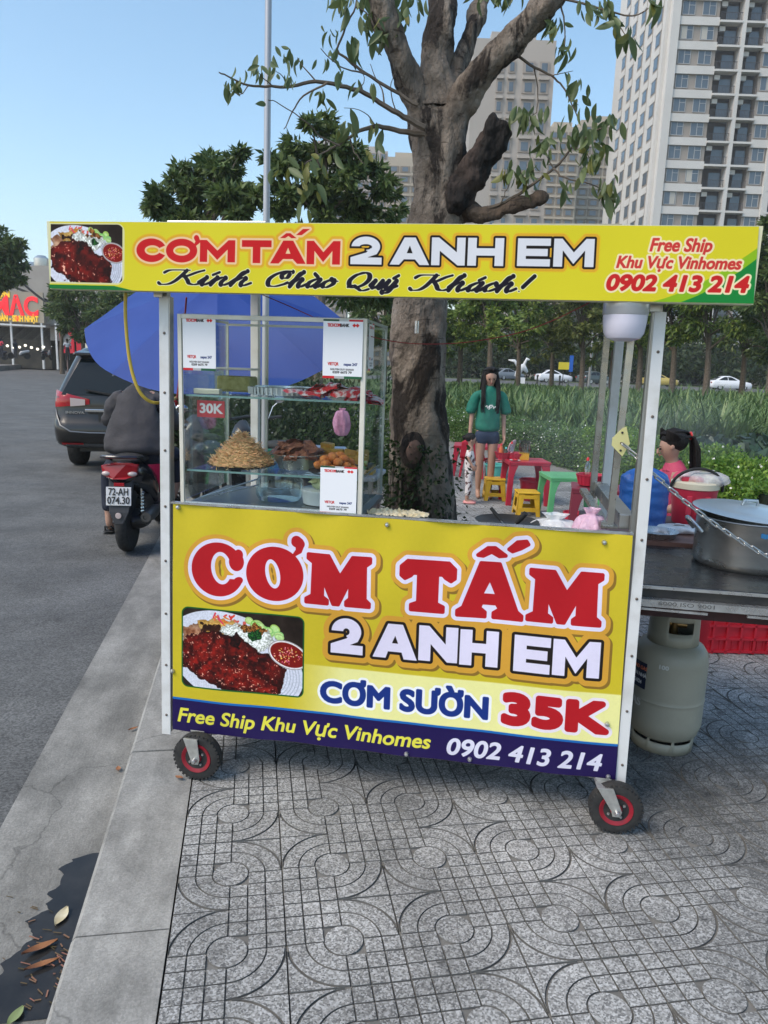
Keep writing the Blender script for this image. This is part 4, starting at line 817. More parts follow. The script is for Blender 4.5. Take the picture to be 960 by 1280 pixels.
t = thing('knife_strip', 'short metal strip at the left front of the top shelf', 'metal tray', cw(.12, .06, Z1), -CA); b = MB(); b.box((0, 0, .012), (.1, .03, .02)); b.build('strip', mat('cream_metal', (.55, .54, .45), .35, .4), t, False, bevel=.003)
# bottom of the case
Z0 = 1.066
t = thing('glass_jar', 'wide clear glass jar on the floor of the case', 'jar', cw(.345, .22, Z0), -CA); b = MB(); b.lathe([(.0, 0), (.08, 0), (.092, .02), (.092, .075), (.07, .095), (.066, .108)], 32); b.build('jar_body', glassmat('jar_glass', (.8, .86, .86), .16), t)
t = thing('white_tub', 'white plastic tub with a lid under the green cabbage', 'tub', cw(.53, .2, Z0), -CA); b = MB(); b.lathe([(0, 0), (.082, 0), (.088, .045), (.09, .048), (.09, .055), (0, .056)], 32); b.build('tub_body', mat('tub_white', (.6, .66, .7), .35), t)
t = thing('cabbage', 'small pale green cabbage piece resting on the white tub', 'vegetable', cw(.525, .18, Z0+.056), -CA); b = MB(); b.ball((0, 0, .02), (.042, .034, .024), 20, 12, .04); b.build('head', mat('cabbage_green', (.42, .5, .26), .5, col2=(.6, .66, .45), scale=20, bump=.5), t)
for i in range(5):
    b = MB(); a = i*1.3; b.grid(lambda u, v: ((u-.5)*.05, (v-.5)*.04, .012*math.cos((u-.5)*3)*math.cos((v-.5)*3)+.003*math.sin(u*16)), 6, 5); o = b.build('cabbage_leaf', bpy.data.materials['cabbage_green'], t, True); o.location = (.03*math.cos(a), .02*math.sin(a), .028); o.rotation_euler = (random.uniform(-.7, .7), random.uniform(-.7, .7), a)
t = thing('tongs', 'steel tongs lying diagonally at the bottom left inside the case', 'tongs', cw(.2, .1, Z0), -CA); b = MB(); b.bar((-.12, -.02, .01), (.06, .12, .05), .014, .003); b.bar((-.12, -.02, .014), (.05, .14, .07), .014, .003); b.build('arms', M_alu, t, False)
# counter right of the case
ZC = 1.066
t = thing('dough_tray', 'dark tray with crumpled cream paper on the counter beside the glass case', 'tray', cw(.83, .10, 1.05), -CA); b = MB(); b.lathe([(0, 0), (.1, 0), (.115, .008), (.1, .003), (0, .003)], 30); b.build('tray', M_dark, t)
b = MB(); b.grid(lambda u, v: ((u-.5)*.23*math.sin(pi*(.2+.6*v)), (v-.5)*.13, .014+.004*math.sin(u*19+v*5)*math.cos(v*13)+.0028*math.sin(u*61+v*17)+.0022*math.sin(v*47-u*31)), 70, 30); b.build('paper', mat('cream_paper', (.72, .66, .5), .6, col2=(.6, .5, .3), scale=22, bump=.4), t)
b = MB(); b.box((1.225, .19, .92), (.34, .3, .15)); b.build('stove', M_dark, cart, False, bevel=.004)
b = MB(); b.box((.83, .13, .945), (.2, .24, .198)); b.build('side_box', M_steel, cart, False)
b = MB(); b.box((.375, .24, 1.054), (.68, .47, .016)); b.build('case_ledge', mat('dull_sheet', (.10, .12, .12), .35, .4), cart, False)
b = MB(); b.box((.375, .24, .94), (.66, .46, .20)); b.build('case_stand', M_steel, cart, False)
t = thing('frying_pan', 'shallow black pan holding two black handled utensils on the counter', 'pan', cw(1.225, .13, 1.035), -CA); b = MB(); b.lathe([(0, 0), (.085, 0), (.112, .022), (.115, .024), (.1, .014), (.083, .004), (0, .004)], 32); b.build('pan_body', M_dark, t)
for nm, a, c, w, lab in (('spatula', (1.235, .13, 1.02), (1.165, .13, 1.10), .014, 'black handled spatula leaning left out of the black pan'), ('ladle', (1.24, .15, 1.02), (1.29, .12, 1.09), .022, 'thick black handled ladle leaning right out of the black pan')):
    k = thing(nm, lab, 'kitchen utensil', cw(*a), -CA); d = Vector(c)-Vector(a); b = MB(); b.tube([d*.4, d*.7, d], [w*.35, w*.5, w*.45], 10); b.build('handle', M_black, k); b = MB(); b.bar((0, 0, 0), d*.45, .01, .003); b.build('blade', M_alu, k, False)
M_bagw = filmmat('clear_bag', (.75, .75, .78), .75); M_bagp = filmmat('pink_bag', (.8, .45, .6), .7)
def bag(name, lab, c, r, m, knot=True, parts=None):
    t = thing(name, lab, 'plastic bag', c, -CA); b = MB()
    def fn(u, v):
        a = 2*pi*u; t_ = v; rr = math.sin(pi*min(1, t_*1.02))**.6*(1+.09*math.sin(7*a+6*t_)+.05*math.sin(13*a-9*t_)); z = (1-math.cos(pi*t_))/2*r[2]
        if t_ > .9: rr = .22+.9*(t_-.9)*(2+math.sin(5*a)); z = r[2]*(.965+(t_-.9)*1.0)
        return (r[0]*rr*math.cos(a), r[1]*rr*math.sin(a), z)
    b.grid(fn, 44, 24); b.build('film', m, t, True); return t
bag('clear_plastic_bag', 'bulging clear white plastic bag on the counter next to the pan', cw(1.40, .17, .846), (.11, .08, .225), M_bagw); bag('pink_plastic_bag', 'pink translucent plastic bag on the counter by the right post', cw(1.52, .12, .846), (.07, .06, .26), M_bagp)
# pot, tray, bags on the side shelf
M_pot = mat('pot_aluminium', (.5, .49, .46), .33, .85, col2=(.3, .29, .27), scale=3.5, stretch=(1, 1, 2.2), rvar=.12, bump=.05, bscale=30)
pc = G(930, 703, .87); pc.z = .87
t = thing('cooking_pot', 'large dented aluminium stock pot with its lid ajar on the black side shelf', 'pot', (pc.x, pc.y, .866), 0); RP = .195
b = MB(); b.lathe([(0, 0), (RP*.93, 0), (RP*.99, .012), (RP, .03), (RP, .185), (RP*1.02, .19), (RP*1.0, .193), (RP*.98, .18), (RP*.97, .01), (0, .008)], 56); b.build('pot_body', M_pot, t, 45)
M_lid = mat('lid_aluminium', (.58, .64, .66), .3, .55)
b = MB(); b.lathe([(0, .028), (.05, .024), (.11, .017), (.15, .01), (.17, .012), (.19, .004), (.206, .003), (.21, 0), (.19, -.004), (.0, -.001)], 56); o = b.build('lid', M_lid, t, 40); o.location = (.012, .03, .205); o.rotation_euler = (R(3), R(3), 0)
b = MB(); b.tube([(-.035, 0, .026), (-.03, 0, .045), (.03, 0, .045), (.035, 0, .026)], .006, 8); b.build('lid_handle', M_alu, o)
for s, az in ((1, R(168)), (1, R(100)), ):
    b = MB(); pts = []
    for k in range(9):
        q = pi*k/8; pts.append((RP+.002+.045*math.sin(q), .045*math.cos(q), .13+.05*math.sin(q)))
    b.tube(pts, .008, 8); o = b.build('pot_handle', M_alu, t); o.rotation_euler = (0, 0, az)
b = MB(); b.grid(lambda u, v: ((RP+.0015)*math.cos(-1.98+u*.16), (RP+.0015)*math.sin(-1.98+u*.16), .145+v*.018+.002*math.sin(u*9)), 8, 3); b.build('blue_mark', mat('blue_tape', (.03, .18, .4), .5), t)
t = dish('steel_tray', 'round shallow steel tray on the plank behind the black shelf', 'tray', cw(1.90, .86, .882), [(0, 0), (.075, 0), (.09, .025), (.095, .028), (.088, .025), (.073, .004), (0, .004)], M_alu)
bag('clear_plastic_bag', 'crumpled clear plastic bag lying behind the stock pot', cw(2.02, .98, .882), (.1, .06, .035), M_bagw)
# ------------------------------------------------------------------ skinned surfaces (trunks, bodies)
from mathutils import noise as mnoise
def skin(name, chains, m, parent=None, sub=2, disp=None, root=0, smooth=True):
    idx = {}; vs = []; rs = []; es = set()
    for c in chains:
        prev = None
        for q in c:
            k = (round(q[0], 4), round(q[1], 4), round(q[2], 4))
            if k not in idx: idx[k] = len(vs); vs.append(q[:3]); rs.append((q[3], q[4] if len(q) > 4 else q[3]))
            i = idx[k]
            if prev is not None and prev != i: es.add((prev, i))
            prev = i
    me = bpy.data.meshes.new(name); me.from_pydata(vs, list(es), []); o = bpy.data.objects.new(name, me); COL.objects.link(o)
    o.modifiers.new('s', 'SKIN'); 
    for i, r in enumerate(rs):
        sv = me.skin_vertices[0].data[i]; sv.radius = r; sv.use_root = (i == root)
    if sub: u = o.modifiers.new('u', 'SUBSURF'); u.levels = sub; u.render_levels = sub
    bpy.context.view_layer.update(); ev = bpy.data.meshes.new_from_object(o.evaluated_get(bpy.context.evaluated_depsgraph_get())); ev.name = name
    o.modifiers.clear(); o.data = ev; ev.materials.clear(); ev.materials.append(m)
    if disp:
        a, s, st = disp; n = len(ev.vertices)
        nor = [v.normal.copy() for v in ev.vertices]
        for v, nn in zip(ev.vertices, nor):
            p = Vector((v.co.x*s, v.co.y*s, v.co.z*s*st)); v.co += nn*a*(mnoise.fractal(p, 1.0, 2.1, 4))
    ev.polygons.foreach_set('use_smooth', [smooth]*len(ev.polygons))
    if parent is not None: o.parent = parent
    return o
def barkmat(name, c1, c2, cd, st=(1, 1, .4), sc=7, lo=.52, hi=.6):
    m = mat(name, c1, .85, col2=c2, scale=sc, stretch=st, bump=1.0, bscale=sc*4.5, bdist=.035); t = m.node_tree; n = t.nodes; l = t.links; b = n['Principled BSDF']; old = b.inputs['Base Color'].links[0].from_socket
    g = n.new('ShaderNodeTexCoord'); mp = n.new('ShaderNodeMapping'); mp.inputs['Scale'].default_value = (1.2, 1.2, .55); l.new(g.outputs['Object'], mp.inputs[0])
    z = n.new('ShaderNodeTexNoise'); z.inputs['Scale'].default_value = 4.2; z.inputs['Detail'].default_value = 9; z.inputs['Roughness'].default_value = .68; z.inputs['Distortion'].default_value = .4; l.new(mp.outputs[0], z.inputs['Vector'])
    mr = n.new('ShaderNodeMapRange'); mr.inputs[1].default_value = lo; mr.inputs[2].default_value = hi; l.new(z.outputs[0], mr.inputs[0])
    mx = n.new('ShaderNodeMix'); mx.data_type = 'RGBA'; l.new(mr.outputs[0], mx.inputs[0]); l.new(old, mx.inputs[6]); mx.inputs[7].default_value = (*cd, 1)
    # lenticels: short horizontal scars
    mp2 = n.new('ShaderNodeMapping'); mp2.inputs['Scale'].default_value = (5, 5, 34); l.new(g.outputs['Object'], mp2.inputs[0]); z2 = n.new('ShaderNodeTexNoise'); z2.inputs['Scale'].default_value = 1.6; z2.inputs['Detail'].default_value = 3; l.new(mp2.outputs[0], z2.inputs['Vector'])
    m2 = n.new('ShaderNodeMapRange'); m2.inputs[1].default_value = .64; m2.inputs[2].default_value = .72; m2.inputs[4].default_value = .75; l.new(z2.outputs[0], m2.inputs[0]); mx2 = n.new('ShaderNodeMix'); mx2.data_type = 'RGBA'; l.new(m2.outputs[0], mx2.inputs[0]); l.new(mx.outputs[2], mx2.inputs[6]); mx2.inputs[7].default_value = (cd[0]*1.4, cd[1]*1.3, cd[2]*1.2, 1)
    l.new(mx2.outputs[2], b.inputs['Base Color']); return m
M_bark = barkmat('grey_bark', (.30, .245, .195), (.14, .108, .082), (.028, .02, .015), lo=.49, hi=.56, st=(1, 1, .55), sc=9)
M_barkd = mat('charred_bark', (.012, .010, .009), .9, col2=(.075, .052, .042), scale=9, lo=.42, hi=.62, stretch=(1, 1, .4), bump=1, bscale=24, bdist=.04)
TD = 4.05
def TP(x, y, hw, D=TD): p = at(x-8, y, D); return (p.x, p.y, p.z, hw*.87*D/F_)
tb = at(533, 800, TD)
tree = thing('street_tree', 'large grey barked tree behind the cart with forked limbs and a sawn stub', 'tree', (0, 0, 0))
base = [(tb.x, tb.y, -.05, .36), (tb.x, tb.y, .12, .30)]
tr_ = [TP(534, 720, 63), TP(534, 650, 57), TP(533, 590, 50), TP(531, 530, 43), TP(530, 460, 41.5), TP(531, 390, 41), TP(541, 330, 37), TP(556, 275, 42), TP(558, 225, 35), TP(552, 175, 30), TP(551, 120, 28), TP(556, 55, 21), TP(562, 0, 18, 4.1), TP(566, -70, 15, 4.2), TP(575, -160, 11, 4.3)]
skin('trunk', [base+tr_,
  [tr_[9], TP(528, 125, 18, 4.0), TP(511, 78, 18, 3.95), TP(492, 30, 18, 3.9), TP(470, -35, 16, 3.85), TP(440, -110, 12, 3.8)],
  [tr_[10], TP(577, 92, 13, 4.1), TP(593, 50, 12.5, 4.15), TP(612, 0, 11, 4.2), TP(632, -60, 9, 4.3)],
  [tr_[9], TP(592, 116, 20, 3.95), TP(622, 78, 19, 3.9), TP(660, 38, 18.5, 3.85), TP(700, -5, 17, 3.8), TP(748, -60, 14, 3.75), TP(800, -120, 10, 3.7)]],
  M_bark, tree, 4, (.018, 14, .5), root=2)
skin('sawn_stub', [[TP(558, 272, 30, 4.0), TP(590, 230, 24, 3.97), TP(614, 195, 20, 3.94), TP(630, 165, 21, 3.92), TP(637, 146, 17, 3.9)]], M_barkd, tree, 4, (.03, 17, .5))
skin('broken_stub', [[TP(575, 266, 20), TP(614, 266, 12, 3.95), TP(652, 257, 9.5, 3.9), TP(688, 246, 7.5, 3.85), TP(695, 244, 4, 3.84)]], barkmat('stub_bark', (.12, .085, .06), (.06, .042, .03), (.02, .015, .012)), tree, 3, (.03, 9, 1))
b = MB(); b.ball((0, 0, 0), (.07, .012, .095), 16, 10, .05); o = b.build('knot_hole', M_barkd, tree); o.location = at(516, 563, TD-.18)
b = MB(); b.ball((0, 0, 0), (.042, .012, .06), 14, 10, .08); o = b.build('burl', mat('burl', (.2, .12, .09), .8, col2=(.1, .06, .05), scale=14, bump=.5), tree); o.location = at(518, 565, TD-.20)
M_twig = mat('twig', (.16, .125, .095), .8, col2=(.09, .07, .05), scale=12)
BR = [([(530,160),(508,148),(490,138),(457,117),(425,107),(394,102),(365,108),(338,108),(311,107),(290,98),(273,90)], 7, 1.2, 3.9, 3.6), ([(530,168),(500,164),(473,158),(450,163),(437,172),(420,182),(405,190),(380,205)], 6.5, 1, 3.95, 3.7), ([(522,132),(490,112),(457,92),(437,76),(422,62),(432,35),(444,8),(450,-20)], 4, 1.3, 3.9, 3.8),
  ([(410,104),(380,120),(366,140),(355,162)], 2.2, .8, 3.7, 3.65), ([(437,172),(443,190),(456,205)], 2, .7, 3.8, 3.75), ([(457,92),(440,88),(420,80),(400,60)], 2, .8, 3.8, 3.7), ([(395,102),(380,85),(372,72)], 1.6, .6, 3.7, 3.7), ([(341,108),(328,96),(318,86)], 1.4, .6, 3.65, 3.6), ([(480,132),(478,112),(470,98),(462,80)], 2, .6, 3.85, 3.9), ([(495,142),(488,110),(494,90)], 1.5, .5, 3.9, 3.9), ([(311,107),(300,118),(285,113)], 1.2, .5, 3.6, 3.6), ([(425,182),(400,170),(385,155),(350,130),(335,125)], 2, .7, 3.75, 3.6), ([(470,160),(455,140),(430,135)], 1.5, .5, 3.85, 3.8), ([(444,8),(462,20),(470,45)], 1.6, .7, 3.8, 3.8), ([(360,107),(352,95),(345,88)], 1.2, .5, 3.65, 3.6), ([(450,112),(455,100),(452,85)], 1.2, .5, 3.8, 3.8),
  ([(644,68),(668,84),(690,95),(703,108),(713,125),(722,148)], 3, 1, 3.9, 3.8), ([(668,84),(672,110),(670,140),(660,145)], 1.5, .7, 3.9, 3.85), ([(690,95),(700,92),(716,88)], 1.3, .5, 3.85, 3.8), ([(600,262),(625,256),(658,236),(692,211),(716,184),(735,170),(752,160)], 4.5, 1.2, 3.95, 3.7), ([(692,211),(705,222),(740,230),(762,246)], 2, .8, 3.8, 3.7), ([(658,236),(655,225),(650,215)], 1.5, .6, 3.85, 3.8), ([(692,211),(684,195),(676,184)], 1.5, .6, 3.8, 3.8), ([(700,-5),(705,30),(706,60)], 2.5, .8, 3.8, 3.75), ([(640,-20),(690,-5),(740,8),(790,20),(810,10)], 3.5, .9, 3.7, 3.6), ([(760,12),(775,35),(786,48)], 1.4, .6, 3.65, 3.6), ([(716,184),(730,190),(742,205)], 1.5, .6, 3.75, 3.7), ([(625,256),(632,240),(640,222)], 1.5, .5, 3.9, 3.85)]
for pts, r0, r1, d0, d1 in BR:
    n = len(pts); q = []
    fine = cat_(pts, 4); n = len(fine); b = MB()
    P3 = [at(x+random.uniform(-.8, .8), y+random.uniform(-.8, .8), d0+(d1-d0)*i/(n-1)) for i, (x, y) in enumerate(fine)]
    b.tube(P3, [(r0+(r1-r0)*(i/(n-1))**.7)*3.8/F_*.62 for i in range(n)], 6); b.build('branch', M_twig, tree)
# big drooping leaves, each a piece of its own
M_lf = leafmat('tree_leaf', (.08, .12, .05), (.14, .18, .07), .3, .45, .3); M_lfy = leafmat('tree_leaf_yellow', (.22, .2, .05), (.15, .17, .04), .3, .45, .3)
def leafmesh(L, W, fold, droop):
    b = MB()
    def fn(u, v):
        w = W*(math.sin(pi*min(.985, .02+v*.97))**.75)*(1-.15*v); x = (u-.5)*w; return (x, -droop*L*v*v+abs(x)*fold, -L*v)
    b.grid(fn, 2, 5); return b
lms = [leafmesh(.085+.012*i, .036+.003*i, .35+.2*(i % 3), .15*(i % 3)).mesh('leaf', M_lf, True) for i in range(4)]+[leafmesh(.09, .04, .3, .1).mesh('leaf', M_lfy, True)]
CL = [(293,100,6,3.6),(285,108,3,3.6),(317,84,4,3.6),(326,80,3,3.6),(344,86,4,3.65),(360,64,5,3.7),(360,96,4,3.65),(371,70,2,3.7),(334,128,1,3.6),(402,116,5,3.7),(408,36,4,3.75),(414,70,6,3.75),(441,56,4,3.8),(461,20,7,3.8),(471,42,7,3.85),(433,2,6,3.8),(446,-6,5,3.8),(457,103,3,3.8),(435,156,7,3.75),(463,160,4,3.85),(406,200,4,3.7),(386,238,7,3.65),(356,208,5,3.6),(461,186,3,3.8),(380,205,5,3.65),(425,95,2,3.7),(484,30,5,3.9),
  (692,28,8,3.8),(706,56,7,3.75),(720,100,7,3.8),(730,126,4,3.8),(706,134,2,3.8),(759,8,6,3.65),(783,38,5,3.6),(740,4,6,3.65),(816,0,4,3.6),(668,140,7,3.85),(653,138,5,3.85),(759,150,10,3.7),(740,198,11,3.7),(754,228,7,3.7),(765,238,6,3.7),(711,160,5,3.75),(677,180,7,3.8),(663,212,8,3.85),(640,214,9,3.85),(655,225,4,3.85),(693,172,4,3.8),(735,165,6,3.7),(750,180,5,3.7),(715,228,4,3.75),(773,25,4,3.6),(505,10,6,3.9),(520,-4,6,3.9),(640,-10,8,3.9),(600,-15,5,3.9)]
nl = 0
for x, y, n, D in CL:
    for k in range(int(n*1.7)):
        o = bpy.data.objects.new('leaf', lms[4] if (random.random() < (.35 if y > 190 else .06)) else random.choice(lms[:4])); COL.objects.link(o); o.parent = tree
        o.location = at(x+random.gauss(0, 7.5), y+random.gauss(0, 6.5), D+random.gauss(0, .04)); o.rotation_euler = (random.gauss(.0, .35), random.gauss(0, .45), random.uniform(0, 6.28)); s = random.uniform(.5, .95)*(.75 if x < 420 and y < 150 else 1); o.scale = (s, s, s); nl += 1
print('leaves', nl)
# lamp-holder thing nailed on the trunk
b = MB(); b.cyl((0, 0, -.03), (0, 0, .03), .01, n=10); b.build('x', M_alu); o = bpy.data.objects['x']; o.name = 'trunk_hook'; o.location = at(521, 409, TD-.18); tag(o, 'small shiny metal tube fixed on the tree trunk above the cart counter', 'hook')
# undergrowth at the trunk foot
def plantlet(name, lab, c, r, n, L, W, m, grp=None, cat='plant', down=.1, stem=None):
    t = thing(name, lab, cat, c, 0, grp); C_ = rng.normal(size=(n, 3))*np.array(r)*.5; C_ = np.clip(C_, -np.array(r), np.array(r)); C_[:, 2] = np.abs(C_[:, 2]); d = unit(unit(C_+1e-3)+rng.normal(size=(n, 3))*.6+np.array([0, 0, -down])); V, Q = leaves(C_, d, rng.uniform(.7, 1.3, n)*L, rng.uniform(.7, 1.3, n)*W); fastmesh('foliage', V, Q, m, t); b = MB()
    for k in range(5): b.tube([(0, 0, 0), tuple(C_[k]*.5), tuple(C_[k])], .004, 5)
    b.build('stem', M_twig, t); return t
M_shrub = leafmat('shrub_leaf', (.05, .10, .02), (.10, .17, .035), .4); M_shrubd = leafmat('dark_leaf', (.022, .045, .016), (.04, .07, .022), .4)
plantlet('shrub', 'bright green leafy shrub left of the tree trunk seen through the glass case', tuple(G(462, 606, 0)), (.9, .6, 1.0), 5000, .05, .026, M_shrub)
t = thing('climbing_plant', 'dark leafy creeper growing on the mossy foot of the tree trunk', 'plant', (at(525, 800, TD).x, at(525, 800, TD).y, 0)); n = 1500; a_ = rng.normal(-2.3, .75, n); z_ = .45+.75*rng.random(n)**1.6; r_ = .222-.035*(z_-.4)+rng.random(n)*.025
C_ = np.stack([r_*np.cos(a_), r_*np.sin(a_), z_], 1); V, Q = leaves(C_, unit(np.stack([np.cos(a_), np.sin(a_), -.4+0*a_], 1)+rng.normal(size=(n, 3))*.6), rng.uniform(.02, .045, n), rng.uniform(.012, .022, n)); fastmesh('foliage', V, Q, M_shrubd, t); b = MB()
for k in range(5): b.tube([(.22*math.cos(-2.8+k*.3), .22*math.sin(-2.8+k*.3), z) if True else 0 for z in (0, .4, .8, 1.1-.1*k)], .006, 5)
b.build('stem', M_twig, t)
# ------------------------------------------------------------------ gas bottle, crate
M_gas = mat('olive_grey_paint', (.36, .34, .27), .42, col2=(.3, .285, .225), scale=4, lo=.4, hi=.8, bump=.08, bscale=30, rvar=.08)
gp = G(837, 948, 0); gp = Vector((gp.x+.04, gp.y+.14, 0))
t = thing('gas_bottle', 'olive grey gas bottle with a slotted collar standing under the black side shelf', 'gas bottle', tuple(gp), -.5); RG = .153
b = MB(); b.lathe([(0, .04), (.10, .045), (.14, .075), (RG, .12), (RG, .14), (RG, .215), (RG, .228), (RG+.0025, .233), (RG, .238), (RG, .25), (RG, .385), (RG, .40), (.148, .435), (.128, .465), (.09, .482), (0, .487)], 48); b.build('tank', M_gas, t, 50)
def ringwall(name, r0, r1, z0, z1, holes, n=72):
    V = []; Fq = []
    zs = [z0, z0+(z1-z0)*.38, z0+(z1-z0)*.8, z1]; zs = [z0, *sorted({z for h in holes for z in h[2:4]}), z1]
    for z in zs:
        r = r0+(r1-r0)*(z-z0)/(z1-z0)
        for k in range(n): a = 2*pi*k/n; V.append((r*math.cos(a), r*math.sin(a), z))
    for j in range(len(zs)-1):
        for k in range(n):
            a = (k+.5)/n*360; cut = any(((a-h[0]) % 360) < h[1] and h[2] <= (zs[j]+zs[j+1])/2 <= h[3] for h in holes)
            if not cut: Fq.append((j*n+k, j*n+(k+1) % n, (j+1)*n+(k+1) % n, (j+1)*n+k))
    b = MB(); b.add(V, Fq); o = b.build(name, M_gas, t, True); s = o.modifiers.new('s', 'SOLIDIFY'); s.thickness = .005; return o
ringwall('foot_ring', .128, .132, 0, .075, [(q, 42, .05, .066) for q in (20, 110, 200, 245, 290)])
ringwall('collar', .105, .101, .472, .62, [(228+25, 62, .535, .585), (75, 70, .535, .585)])
b = MB(); b.lathe([(.100, .618), (.106, .622), (.106, .628), (.1, .63)], 40); b.build('collar_rim', M_gas, t); b = MB(); b.cyl((0, 0, .48), (0, 0, .56), .018); b.cyl((-.03, 0, .55), (.05, 0, .55), .014); b.lathe([(0, .56), (.028, .562), (.03, .58), (0, .585)], 12); b.build('valve', mat('valve_brass', (.3, .18, .07), .35, .8), t); b = MB(); b.lathe([(.0, .585), (.026, .586), (.026, .6), (0, .602)], 12); b.build('regulator', M_redp, t)
M_pt = mat('stencil_white', (.62, .62, .58), .6)
def wrap(txt, size, a0, z, m, name, parent, r, bold=0, xs=1):
    o = textmesh(txt, size, m, name, parent, Matrix.Identity(4), bold=bold, xs=xs); 
    for v in o.data.vertices: a = a0+v.co.x/r; zz = v.co.y+z; rr = r+.0012+v.co.z; v.co = (rr*math.cos(a), rr*math.sin(a), zz)
    return o
fa = math.atan2(-gp.y, -gp.x)+.5    # local angle towards the camera
wrap('100', .024, fa-.15, .40, M_pt, 'stencil', t, RG, .001, 1.2); wrap('GAS', .05, fa-1.0, .215, M_pt, 'lettering', t, RG, .001)
b = MB(); b.grid(lambda u, v: ((RG+.0012)*math.cos(fa-1.15+u*.55), (RG+.0012)*math.sin(fa-1.15+u*.55), .28+v*.115), 8, 2); b.build('label_plate', mat('gas_label', (.015, .02, .05), .35), t)
for i, s in enumerate(('GIAO GAS', 'TẬN NHÀ', '24/24')): wrap(s, .022, fa-.88, .37-.032*i, mat('gl%d' % i, (.7, .7, .72) if i else (.75, .2, .1), .5), 'label_lettering', t, RG+.001, .0005, .9)
M_crate = mat('red_crate', (.62, .02, .04), .42, col2=(.5, .015, .03), scale=5)
c0 = G(884, 816, 0); t = thing('plastic_crate', 'bright red ribbed plastic crate on the paving behind the gas bottle', 'crate', tuple(c0), -.13)
LX, LY, LZ = .62, .42, .27
b = MB(); b.box((LX/2, .006, LZ/2), (LX, .008, LZ)); b.box((LX/2, LY, LZ/2), (LX, .008, LZ)); b.box((.006, LY/2, LZ/2), (.008, LY, LZ)); b.box((LX, LY/2, LZ/2), (.008, LY, LZ)); b.box((LX/2, LY/2, .01), (LX, LY, .01)); b.build('crate_body', M_crate, t, False)
b = MB()
for z in (.012, .09, .17, LZ-.012): b.box((LX/2, -.004, z), (LX+.02, .016, .014))
for i in range(8): b.box((.02+i*(LX-.04)/7, -.005, LZ/2), (.014, .014, LZ))
for i in range(16): b.box((.03+i*(LX-.06)/15, .0, .05), (.006, .006, .07))
b.build('ribs', M_crate, t, False)
# ------------------------------------------------------------------ side table behind the shelf, cooler, blue bag
q = at(845, 655, 4.25)
t = thing('low_table', 'dark low table behind the side shelf carrying the cooler and the blue bag', 'table', (q.x, q.y, 0), -CA); H_ = q.z
b = MB(); b.box((-.05, 0, H_-.015), (.95, .5, .03)); b.build('tabletop', mat('dark_top', (.05, .04, .04), .6), t, False, bevel=.004)
for sx in (-.5, .05):
    for sy in (-.1, .22): b = MB(); b.bar((sx, sy, 0), (sx, sy, H_-.03), .03); b.build('leg', M_dark, t, False)
M_cool = mat('cooler_red', (.55, .035, .07), .35, col2=(.45, .03, .06), scale=4); p = at(864, 648, 4.3)
t = thing('drinks_cooler', 'red round drinks cooler with a cream rim and black carrying handle', 'cooler', (p.x, p.y, H_), -CA)
b = MB(); b.lathe([(0, 0), (.103, 0), (.108, .01), (.128, .205), (.13, .21), (0, .212)], 40); b.build('body', M_cool, t, 40)
b = MB(); b.lathe([(.128, .208), (.134, .212), (.134, .243), (.126, .25), (0, .255)], 40); b.build('rim', mat('cooler_cream', (.6, .55, .42), .4), t, 40)
b = MB(); b.box((-.03, -.03, .262), (.12, .07, .03)); b.build('spout_cap', M_cool, t, False, bevel=.008)
b = MB()
for k in range(3): b.box((-.05+k*.05, -.118, .12), (.03, .012, .11))
b.build('relief', M_cool, t, False, bevel=.004)
b = MB(); pts = [(.140*math.cos(a)*1.03, -.03-.05*math.sin(a), .20+.13*math.sin(a)) for a in [pi*(1.0-k/14) for k in range(15)]]; b.tube(pts, .009, 8); b.build('handle', M_black, t)
bb = bag('clear_plastic_bag', 'clear plastic bag draped over the top of the red cooler', (p.x+.04, p.y-.02, H_+.22), (.13, .10, .09), filmmat('cooler_bag', (.8, .72, .74), .45))
M_bb = mat('blue_plastic_sheet', (.02, .12, .42), .35, col2=(.012, .07, .28), scale=6, bump=.6, bscale=12, coat=.1)
p = at(801, 650, 4.1); t = thing('blue_container', 'tall blue plastic wrapped container standing left of the red cooler', 'container', (p.x, p.y, H_), -CA); b = MB()
def fb(u, v):
    a = 2*pi*u; r = .13*(1+.02*math.sin(7*a+5*v)+.015*math.sin(23*a+3*v))+.002*math.sin(v*30); 
    if v > .86: r *= 1-((v-.86)/.14)**1.4*.7
    return (r*math.cos(a), r*.85*math.sin(a), v*.33+.012*math.sin(6*a)*(v > .7))
b.grid(fb, 50, 26); b.lathe([(0, 0), (.1, 0)], 12); b.build('wrapping', M_bb, t); b = MB(); b.lathe([(0, 0), (.1, .002), (.105, .22), (0, .23)], 24); b.build('drum', M_bb, t)
